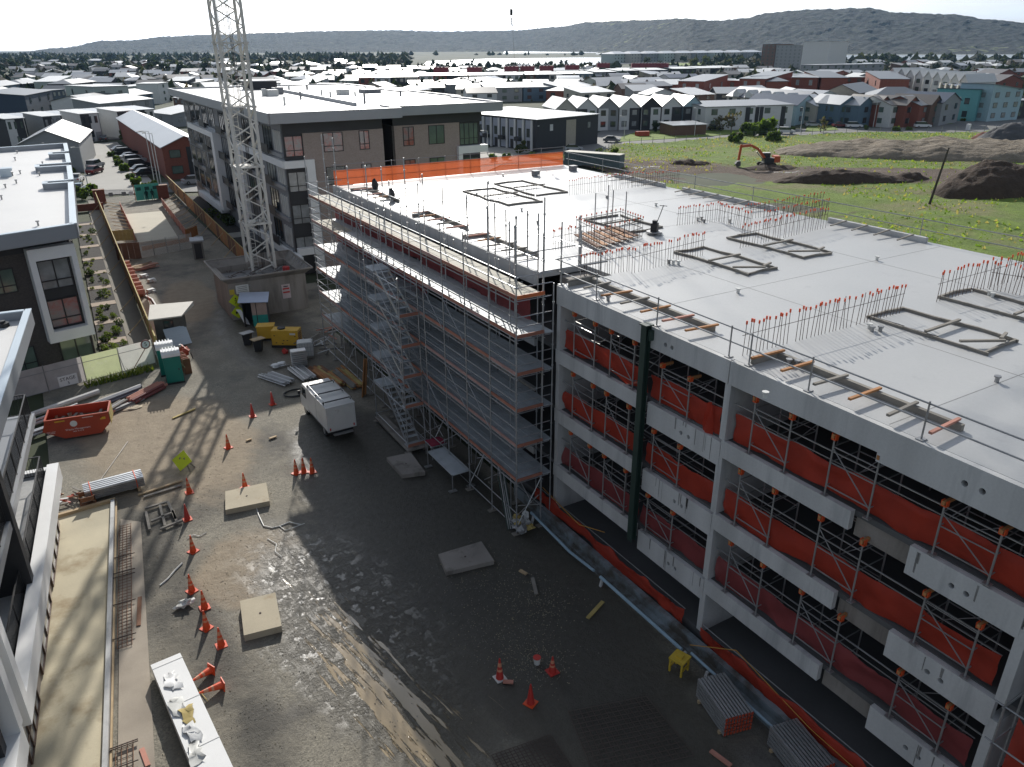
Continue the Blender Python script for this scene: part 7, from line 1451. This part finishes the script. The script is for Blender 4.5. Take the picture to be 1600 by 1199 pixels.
for px, c, kd, rz, lab in (((148, 271), 'red', 'hatch', 60, 'dark red car in the car park left of the driveway'), ((150, 263), 'silver', 'suv', 60, 'silver car behind the dark red car'), ((121, 284), 'white', 'hatch', 75, 'white car beside the shrubs left of the driveway'), ((124, 300), 'paleblue', 'hatch', 75, 'pale blue car nearest the lane gate'), ((305, 287), 'silver', 'hatch', 5, 'silver car in profile on the cross street by the tall brick block'), ((141, 222), 'blue', 'suv', 80, 'dark blue car in front of the townhouse row'), ((163, 220), 'black', 'hatch', 80, 'black car right of the dark blue one'),
 ((190, 238), 'grey', 'hatch', 12, 'grey car farthest in the row by the brick terrace'), ((198, 243), 'black', 'suv', 12, 'black car second in the row by the brick terrace'), ((205, 249), 'silver', 'hatch', 12, 'silver car third in the row by the brick terrace'), ((211, 255), 'silver', 'suv', 12, 'silver car fourth in the row by the brick terrace'), ((217, 262), 'black', 'suv', 12, 'black car fifth in the row by the brick terrace'), ((223, 269), 'grey', 'hatch', 12, 'grey car sixth in the row by the brick terrace'), ((229, 275), 'black', 'hatch', 12, 'black car nearest in the row by the brick terrace'),
 ((896, 236), 'silver', 'hatch', -30, 'silver car at the foot of the black house'), ((956, 222), 'grey', 'hatch', -45, 'grey car at the right corner of the black house'), ((1228, 209), 'white', 'suv', -40, 'white car with roof box in front of the white duplex'), ((1270, 198), 'silver', 'hatch', -35, 'silver car left of the grass verge'), ((1296, 196), 'blue', 'suv', -35, 'dark blue car in the group beside the blue pair'), ((1240, 192), 'blue', 'hatch', -50, 'dark blue car by the pale blue gable house'), ((1312, 199), 'red', 'hatch', -35, 'dark red car in front of the dark blue one'), ((1334, 200), 'white', 'suv', -35, 'white car on the road before the blue pair'), ((1378, 195), 'white', 'hatch', -35, 'white car parked before the left end of the brick row'), ((1391, 193), 'white', 'suv', -35, 'white van like car beside the brick row'), ((1441, 200), 'white', 'suv', -38, 'white car alone on the road before the brick row'), ((1476, 187), 'paleblue', 'hatch', -60, 'pale blue car at the corner house'), ((1508, 180), 'grey', 'suv', -30, 'grey car by the beige terrace'), ((982, 194), 'red', 'hatch', -30, 'red car below the zigzag row'), ((996, 194), 'blue', 'hatch', -30, 'blue car right of the red car below the zigzag row'), ((962, 196), 'grey', 'suv', -30, 'grey car left of the red car below the zigzag row'), ((1118, 204), 'black', 'hatch', -30, 'black car behind the bushes by the white duplex'), ((1165, 213), 'grey', 'hatch', -30, 'grey car half hidden by the green bushes')):
    p = G(*px, .1); key = (c, kd); g_ = 'cars parked in the suburb'
    if key not in CARP: CARP[key] = o = car(c+'_'+kd, cc[c], kd); o.location = p; o.rotation_euler = (0, 0, radians(rz)); o['label'] = lab; o['group'] = g_
    else: dup(CARP[key], p, radians(rz), lab, g_)
# ---- lamp posts, poles, road fence
def lamp(h, lab, px, rz): 
    p = G(*px); t = T('street_lamp', lab, 'street lamp', tuple(p), rz, 'street lamps'); s = MB(); s.tube((0, 0, 0), (0, 0, h), .09, 7, 0, .05); P('pole', s, white_d, t); s = MB(); s.tube((0, 0, h), (1.1, 0, h+.12), .04, 6); P('arm', s, white_d, t); s = MB(); s.box(.8, -.14, h+.06, 1.5, .14, h+.2); P('head', s, white_d, t)
for px, h, lab in (((243, 292), 9, 'street lamp leftmost of three by the lane gate'), ((248, 290), 9, 'street lamp middle of three by the lane gate'), ((252, 289), 8.6, 'street lamp rightmost of three by the lane gate'), ((139, 298), 7, 'street lamp beside the pale blue car'), ((843, 236), 5.4, 'short street lamp before the white fins of the black house'), ((762, 242), 5, 'short street lamp left of the finned wall'), ((1001, 203), 6.5, 'street lamp before the zigzag row'), ((975, 218), 5.5, 'thin street lamp on the grass corner'), ((1085, 213), 7, 'street lamp before the carport'), ((1250, 208), 6.5, 'street lamp right of the white car with roof box'), ((1319, 195), 8, 'street lamp left of the blue pair'), ((1343, 197), 8, 'street lamp in front of the blue pair'), ((1364, 199), 7.5, 'street lamp right of the blue pair'), ((1409, 197), 8, 'tall street lamp before the brick row'), ((1494, 190), 7, 'street lamp at the corner house'), ((1553, 181), 6, 'street lamp at the right by the pale blue house'), ((1183, 205), 6.5, 'street lamp before the white duplex')): lamp(h, lab, px, random.uniform(2, 4))
p = G(1450, 325); t = T('timber_pole', 'bare dark timber power pole leaning in the field', 'pole', tuple(p)); tp_ = G(1471, 236, 8.6)-p; s = MB(); s.tube((0, 0, -.3), (tp_.x*.12+.9, tp_.y*.12-.6, 8.6), .2, 8, 0, .12); P('shaft', s, M('pole_wood', (.06, .05, .042), .9, .3), t); s = MB(); s.bar((.9+tp_.x*.12-1.0, tp_.y*.12-.9, 8.3), (.9+tp_.x*.12+1.0, tp_.y*.12-.2, 8.5), .12); P('cross_arm', s, MATS['pole_wood'], t)
t = T('road_fence', 'low wire fence of many posts between the field and the road', 'fence', (0, 0, 0))
for a, b in zip(RD[:-1], RD[1:]):
    n = max(1, int((b-a).length/3.2))
    for k in range(n): c = a+(b-a)*k/n; s = MB(); s.bar((c.x, c.y-1.2, 0), (c.x, c.y-1.2, 1.7), .09); P('post', s, steel_d, t)
    s = MB()
    for z in (.6, 1.1, 1.6): s.tube((a.x, a.y-1.2, z), (b.x, b.y-1.2, z), .012, 4)
    P('wire', s, steel_d, t)
p = G(1512, 204); t = T('white_cabinet', 'small white utility cabinet standing at the roadside', 'cabinet', tuple(p)); s = MB(); s.box(-.5, -.4, 0, .5, .4, 1.6); s.prism([(-.55, -.45), (.55, -.45), (.55, .45), (-.55, .45)], 1.6, 1.7); P('cabinet', s, white, t)
p = G(1004, 213); t = T('orange_skip', 'small orange skip on the roadside grass', 'skip', tuple(p), -.4); s = MB(); s.prism([(-1.6, -.9), (1.6, -.9), (1.9, .9), (-1.9, .9)], 0, 1.2); P('hull', s, red_s, t); s = MB(); s.box(-1.7, -.95, 1.2, 1.7, -.85, 1.28); P('rim', s, red_s, t)
p = G(905, 258); t = T('site_container', 'grey green site container with pale roof beyond the far corner of the roof', 'container', (p.x, p.y-4, 0), radians(-62)); s = MB(); s.box(-6, 0, .1, 6, 2.5, 2.6); P('box', s, M('container_green_grey', (.12, .16, .165), .7, .15), t); s = MB(); s.box(-6.05, -.05, 2.6, 6.05, 2.55, 2.72); P('roof', s, wm['cream'], t); [P('rib', MB().box(-6+.6*k, -.04, .15, -5.8+.6*k, 0, 2.55), MATS['container_green_grey'], t) for k in range(20)]
t = house((1052, 197), (1104, 195), 2.6, 7, 'mono', 'brown', 'silver', .3, 'low carport with pale roof left of the white duplex', HG, win=0)
board_fence(G(1040, 203), G(1103, 203), 'dark boundary fence left of the white duplex', 1.8, 3.0, (dark,), dark, 0, dark)
# ---- excavator
E_ = M('excavator_orange', (.52, .10, .025), .45, .1, 1.5, .06); p = G(1197, 262); X = T('excavator', 'orange excavator with its arm reaching left over the dug earth', 'excavator', (p.x, p.y, .25), radians(147)); X.scale = (.86, .86, .86)
for y in (-1.15, 1.15): s = MB(); s.profile([(-1.9, .3), (-1.6, 0), (1.6, 0), (1.9, .3), (1.9, .55), (1.6, .85), (-1.6, .85), (-1.9, .55)], -.28, .28, 0, Matrix.Translation((0, y, 0)) @ Matrix.Rotation(radians(-90), 4, 'Z')); P('track', s, M('muddy_track', (.035, .028, .022), .9, .3), X)
s = MB(); s.box(-1.2, -.9, .5, 1.2, .9, .95); P('undercarriage', s, black, X); s = MB(); s.box(-2.2, -1.25, .95, .9, 1.25, 1.9); P('house', s, black, X); s = MB(); s.profile([(-1.3, 1.0), (1.3, 1.0), (1.3, 2.2), (1.1, 2.35), (-1.1, 2.35), (-1.3, 2.2)], -2.6, -1.3); P('counterweight', s, E_, X)
s = MB(); s.box(-.7, -1.25, 1.9, .95, -.15, 2.85); c_ = P('cab', s, black, X); s = MB(); s.box(-.6, -1.265, 2.0, .85, -1.25, 2.75); s.box(.95, -1.15, 1.7, .965, -.25, 2.75); P('cab_glass', s, glass_r, c_); s = MB(); s.box(-.75, -1.3, 2.85, 1.0, -.1, 2.93); P('cab_roof', s, white_d, X)
bm = [(.6, 1.7), (2.2, 3.7), (4.0, 4.6), (6.0, 4.4)]
s = MB()
for (a, za), (b, zb) in zip(bm, bm[1:]): s.bar((a, .2, za), (b, .2, zb), .42, .55)
P('boom', s, E_, X); s = MB(); s.bar((6.2, .2, 4.8), (6.5, .2, 1.3), .36, .5); P('stick', s, E_, X); s = MB(); s.tube((2.6, .2, 3.2), (1.0, .2, 1.5), .1, 7); s.tube((4.2, .2, 4.95), (6.1, .2, 4.85), .09, 7); P('ram', s, steel_d, X)
s = MB(); s.profile([(6.1, 1.2), (6.9, 1.1), (7.2, .5), (6.8, .0), (6.0, .15)], -.65, .65, 0, Matrix.Translation((0, .2, 0)) @ Matrix(((0, 1, 0, 0), (1, 0, 0, 0), (0, 0, 1, 0), (0, 0, 0, 1)))); P('bucket', s, M('bucket_steel', (.10, .095, .09), .5, .2, metal=.4), X)
# ---- earth heaps
g = NG('dark_soil', .95); soil1 = g.done(g.mix(g.noise(.7, 7, .7), (.016, .011, .008), (.11, .07, .045)), None, g.bump(g.noise(1.6, 6, .7), .9, .4)); g = NG('grey_spoil', .95); soil2 = g.done(g.mix(g.noise(.35, 7, .7), (.07, .055, .038), (.36, .30, .225)), None, g.bump(g.noise(1.2, 6, .7), .9, .5))
def mound(px, rx, ry, h, rz, m, lab, ridge=.0, n=34, pw=1.0, seed=1):
    p = G(*px); t = T('earth_mound', lab, 'earth mound', (p.x, p.y, .1), rz, 'earth heaps on the field'); s = MB()
    for j in range(n+1):
        for i in range(n+1):
            u, v = -1+2*i/n, -1+2*j/n; r = sqrt(u*u+v*v); f = max(0, 1-r**1.6)**pw; x, y = u*rx, v*ry
            s.v.append((x, y, h*f*(1+.40*nz(x, y, .16, seed))+.7*f*abs(nz(x, y, .55, seed+3))*min(1, h)+.35*min(1, f*3)*nz(x, y, 1.3, seed+4)*min(1, h) - (.35 if f == 0 else 0)))
    for j in range(n):
        for i in range(n): a = j*(n+1)+i; s.f.append((a, a+1, a+n+2, a+n+1)); s.m.append(0)
    P('heap', s, m, t, True)
mound((1320, 284), 13, 3.4, 1.9, radians(-28), soil1, 'long low ridge of dark soil in the middle of the field', seed=2); mound((1552, 302), 10.5, 6, 5.0, radians(-20), soil1, 'tall pointed heap of dark soil at the right edge', pw=.9, seed=3)
mound((1500, 243), 40, 13, 2.9, radians(-36), soil2, 'wide grey brown spoil bank across the right of the field', pw=.5, seed=4, n=60); mound((1585, 222), 10, 6, 4, radians(-30), M('charcoal_gravel', (.075, .075, .08), .95, .25, 1), 'charcoal gravel heap on the spoil bank at the right edge', seed=5)
mound((1418, 281), 4, 2, 1.0, -.5, soil1, 'small dark soil heap right of the long low ridge', n=16, seed=6); mound((1545, 219), 5, 3, 1.6, -.4, M('red_clay', (.14, .05, .03), .95, .3, 1), 'small heap of red clay beside the gravel heap', n=16, seed=7); mound((1075, 258), 5, 2.2, .9, -.6, soil1, 'dark soil hump left of the excavator', n=16, seed=8); mound((1205, 265), 6, 3, .7, -.5, soil1, 'churned soil under the excavator', n=18, seed=9)
# grass clumps over the field
q = random.Random(12); s = MB()
for k in range(26000):
    x, y = 60+q.random()*200, -5+q.random()*160
    if not in_field(x, y): continue
    if (fbm(x, y, .05, 3, 31) < -.12) or ((x-128)*.53+(y-91)*.85)**2 < 30 and q.random() < .8: continue
    z = field_z(x, y); a = q.uniform(0, 6.3); h = q.uniform(.1, .42); w_ = q.uniform(.1, .3); s.tri((x-w_*cos(a), y-w_*sin(a), z-.05), (x+w_*cos(a), y+w_*sin(a), z-.05), (x+q.uniform(-.2, .2), y+q.uniform(-.2, .2), z+h)); s.m[-1] = q.choice([0, 0, 1, 2]) if fbm(x, y, .03, 2, 44) > -.1 else q.choice([1, 2, 2])
P('grass', s, [m_leaf('grass_green', (.13, .22, .02), .3, .3), m_leaf('grass_light', (.30, .38, .06), .3, .3), m_leaf('grass_straw', (.40, .34, .15), .3, .3)], kind='stuff')
# ================================================================ trees
def crown(n, r, h, seed, leaf, cols):
    q = random.Random(seed); cl = [(Vector((q.uniform(-.62, .62)*r, q.uniform(-.62, .62)*r, h*q.uniform(.22, .82))), q.uniform(.3, .55)*r) for _ in range(9)]; s = MB()
    for k in range(n):
        c, rad = q.choice(cl); v = Vector((q.gauss(0, 1), q.gauss(0, 1), q.gauss(0, .8))).normalized()*rad*q.uniform(.6, 1.05); p = c+v; a = Vector((q.gauss(0, 1), q.gauss(0, 1), q.gauss(0, 1))).normalized()*leaf*q.uniform(.6, 1.3); b = a.cross(v.normalized()+Vector((.1, .2, .3))).normalized()*leaf*.8; s.quad(p-a, p+b, p+a, p-b, q.choice(cols))
    return s
tm = [m_leaf('tree_dark', (.022, .036, .016), .35, .6), m_leaf('tree_mid', (.045, .068, .022), .35, .6), m_leaf('tree_olive', (.095, .105, .04), .35, .6), m_leaf('tree_bare', (.13, .11, .08), .35, .8), m_leaf('tree_fresh', (.11, .17, .03), .35, .6)]
def tree(kind, seed):
    t = T('tree', 'x', 'tree'); r, h, cols, n = dict(round=(3.2, 6.5, (0, 0, 1), 420), olive=(2.8, 5.5, (1, 2, 2), 360), bare=(2.2, 6.0, (3, 3, 2), 130), tall=(2.2, 11, (0, 0, 1), 380), bush=(2.0, 2.6, (1, 4, 4), 340))[kind]
    P('crown', crown(n, r, h, seed, .62 if kind != 'bare' else .4, cols), tm, t)
    s = MB(); s.tube((0, 0, -.2), (0, 0, h*.55), .22, 6, 0, .08)
    for k in range(4): a = k*1.7+seed; s.tube((0, 0, h*(.25+.07*k)), (r*.5*cos(a), r*.5*sin(a), h*(.5+.08*k)), .08, 4, 0, .03)
    P('trunk', s, timber_g, t); return t
TK = {}
def put(kind, px, sc=1., lab='', grp='', z=0):
    p = G(*px, z) if not isinstance(px, Vector) else px; k = (kind, random.randrange(3))
    if k not in TK: TK[k] = o = tree(kind, len(TK)+1); o.location = p; o['label'] = lab; o['group'] = grp
    else: o = dup(TK[k], p, random.uniform(0, 6), lab, grp)
    v = sc*random.uniform(.85, 1.2); o.scale = (v, v, v*random.uniform(.9, 1.15))
q = random.Random(55); tn = dict(round='dark round tree', olive='olive green tree', bare='bare winter tree', tall='tall dark conifer', bush='bright green bush')
def belt(n, x0, x1, y0, y1, kinds, where, sc=1.):
    for _ in range(n):
        x, y = q.uniform(x0, x1), q.uniform(y0, y1); k = q.choice(kinds); pp = G(x, y); pp.z = -.2
        if any((pp-c).length < r*.8 for c, r, _ in HOUSES): continue
        put(k, pp, sc, f'{tn[k]} {where}', f'{tn[k]}s {where}')
belt(44, 650, 1130, 106.5, 112, ['round', 'round', 'tall', 'olive'], 'in the belt along the lagoon', 1.0); belt(34, 2, 330, 98, 116, ['round', 'olive', 'round'], 'among the far left houses', 1.5); belt(22, 330, 640, 95, 112, ['round', 'olive', 'bare'], 'between the mast and the lagoon', 1.4)
belt(26, 1000, 1290, 93, 108, ['round', 'bare', 'olive'], 'before the wooded hill', 1.5); belt(30, 1290, 1598, 91, 100, ['round', 'olive', 'round'], 'along the right hand shore', 1.5); belt(16, 1380, 1500, 146, 158, ['bare', 'bare', 'olive'], 'below the tall white row', .8); belt(10, 560, 1000, 125, 150, ['olive', 'bare'], 'between the terraces', .8); belt(14, 1130, 1200, 88, 104, ['bare'], 'left of the apartment tower', 1.4)
for px, k, sc, lab in (((1170, 214), 'bush', 1.2, 'bright green bush by the road left of the excavator arm'), ((1195, 212), 'bush', 1.3, 'bright green bush by the road behind the excavator'), ((1208, 222), 'bush', .8, 'small green bush behind the excavator cab'), ((1145, 224), 'bush', .9, 'straw green bush left of the excavator arm'), ((1022, 207), 'round', .35, 'small dark clipped tree on the roadside grass'), ((1278, 192), 'olive', .6, 'small olive tree by the cream house'), ((1120, 206), 'bare', .8, 'bare tree before the left of the white duplex'), ((1142, 207), 'bare', .9, 'bare tree before the middle of the white duplex'), ((198, 222), 'olive', .55, 'round olive tree in front of the brick terrace'), ((1282, 207), 'bare', .6, 'bare young tree on the grass verge'), ((1523, 178), 'bare', .8, 'bare tree left of the grass at the corner'), ((1535, 176), 'olive', .6, 'yellow green tree at the corner by the teal house'), ((812, 240), 'olive', .5, 'bare planter tree by the finned wall')): put(k, px, sc, lab, 'single trees and bushes near the roads')
for k, (x, y) in enumerate(((176, 245), (183, 252), (188, 259), (196, 268), (205, 280), (214, 290), (134, 240), (129, 252), (133, 262), (112, 270), (113, 306), (133, 304), (145, 300), (128, 312), (150, 309), (222, 300), (238, 294), (770, 252), (790, 250), (830, 246), (960, 243), (935, 240), (1080, 207), (1210, 207), (1238, 205), (1355, 203), (1400, 205), (1420, 204), (1555, 183), (1572, 186), (1588, 184), (1505, 190))):
    put('bush', (x, y), .42, f'low green shrub in the verge {("by the car park","near the finned wall","along the road")[0 if x < 300 else 1 if x < 1000 else 2]}', f'verge shrubs {("by the car park","near the finned wall","along the road")[0 if x < 300 else 1 if x < 1000 else 2]}')
s = MB(); q = random.Random(3)   # far woods read as one mass
for k in range(2600):
    x = q.uniform(-400, 2000); y = q.choice([q.uniform(86, 94), q.uniform(90, 99)])
    if 640 < x < 1085 and 87 < y < 105 or 780 < x < 945 and y < 85 or x > 1310 and 85 < y < 95: continue
    p = G(x, y); h = q.uniform(4, 12); w_ = q.uniform(3, 12); s.blob((p.x, p.y, h*.35), w_, w_, h*.7, k, 5, q.choice([0, 0, 1, 2]), .35)
P('woodland', s, tm, kind='stuff')
s = MB(); q = random.Random(13)   # garden trees and hedges between the far houses
for k in range(5200):
    x, y = q.uniform(-40, 1640), q.choice([q.uniform(96, 112), q.uniform(100, 135), q.uniform(110, 160)])
    if 640 < x < 1090 and y < 107 or x > 1300 and y < 101 or x > 960 and y > 150 or 440 < x < 960 and y > 160: continue
    p = G(x, y)
    if 3 < p.x < 66 and p.y < 240 or p.length < 240: continue
    h = q.choice([1.6, 2.5, 4, 6])*q.uniform(.7, 1.3); w_ = h*q.uniform(.4, .75); s.blob((p.x, p.y, h*.45), w_, w_, h*.55, k, 5, q.choice([0, 0, 1, 1, 2, 3]), .4)
P('garden_trees', s, tm, kind='stuff')
# stones lying on the gravel
q = random.Random(6); s = MB()
for k in range(5000):
    if k % 3: x, y = q.uniform(-1.2, 9), q.uniform(12, 58)
    else:
        c = q.choice([(12.6, 19.2, 1.2), (13.3, 24.6, 2.2), (12, 21, 2), (14.5, 22, 1.5)]); x, y = q.gauss(c[0], c[2]*.55), q.gauss(c[1], c[2]*.6)
    if x < -.9+(y-20)*.09: continue
    r = q.uniform(.012, .035); z = site_z(x, y); a = q.uniform(0, 6); s.v += [(x+r*cos(a), y+r*sin(a), z), (x+r*cos(a+2.1), y+r*sin(a+2.1), z), (x+r*cos(a+4.2), y+r*sin(a+4.2), z), (x, y, z+r)]; i = len(s.v)-4; s.f += [(i, i+1, i+3), (i+1, i+2, i+3), (i+2, i, i+3)]; s.m += [k % 2]*3
P('gravel_stones', s, [M('stone_grey', (.24, .225, .19), .85, .3, 9), M('stone_sand', (.34, .29, .19), .85, .3, 9)], kind='stuff')
# ---- two dark bags on the rail of the roof
for px, lab in (((586, 288), 'dark bag hung on the scaffold rail at the far left of the roof'), ((612, 303), 'second dark bag on the roof edge right of the first')): p = G(*px, RZ+.5); t = T('tool_bag', lab, 'bag', (p.x, p.y, RZ)); s = MB(); s.blob((0, 0, .45), .25, .22, .45, 3, 8, 0, .25); P('sack', s, black, t)
# ---- air: pale haze over the whole scene
hm = bpy.data.materials.new('haze'); hm.use_nodes = True; t = hm.node_tree; t.nodes.clear(); o = N('ShaderNodeOutputMaterial', t); v = N('ShaderNodeVolumePrincipled', t)
v.inputs['Density'].default_value = 3.6e-5; v.inputs['Color'].default_value = (.42, .68, 1, 1); v.inputs['Anisotropy'].default_value = .25; t.links.new(v.outputs[0], o.inputs['Volume'])
s = MB(); s.box(-8700, -8700, -8, 8700, 8700, 300); P('haze', s, hm, kind='stuff')

# ---- where several things of a kind still share a label, say which one by its place
ORD = 'first second third fourth fifth sixth seventh eighth ninth tenth eleventh twelfth thirteenth fourteenth fifteenth sixteenth seventeenth eighteenth nineteenth'.split()
def ordw(n):
    if n <= 19: return ORD[n-1]
    a, b = ['twentieth', 'thirtieth', 'fortieth', 'fiftieth', 'sixtieth'], ['twenty', 'thirty', 'forty', 'fifty', 'sixty']
    return a[n//10-2] if n % 10 == 0 else b[n//10-2]+' '+ORD[n % 10-1]
by = {}
for o in COL.objects:
    if o.get('category') and o.get('label'): by.setdefault(o['label'], []).append(o)
for lab, os_ in by.items():
    if len(os_) < 2: continue
    def sx(o):
        v = o.location-Vector((0, 0, CAMH)); return v.dot(RX)/max(.1, v.dot(FW))
    os_.sort(key=sx)
    for k, o in enumerate(os_): o['label'] = f'{" ".join(lab.split()[:13])}, {"leftmost" if k == 0 else "rightmost" if k == len(os_)-1 else ordw(k+1)+" from left"}'

for o in COL.objects:
    if o.get('category') and len(o['label'].replace('-', ' ').split()) > 16: o['label'] = ' '.join(o['label'].split()[:15])
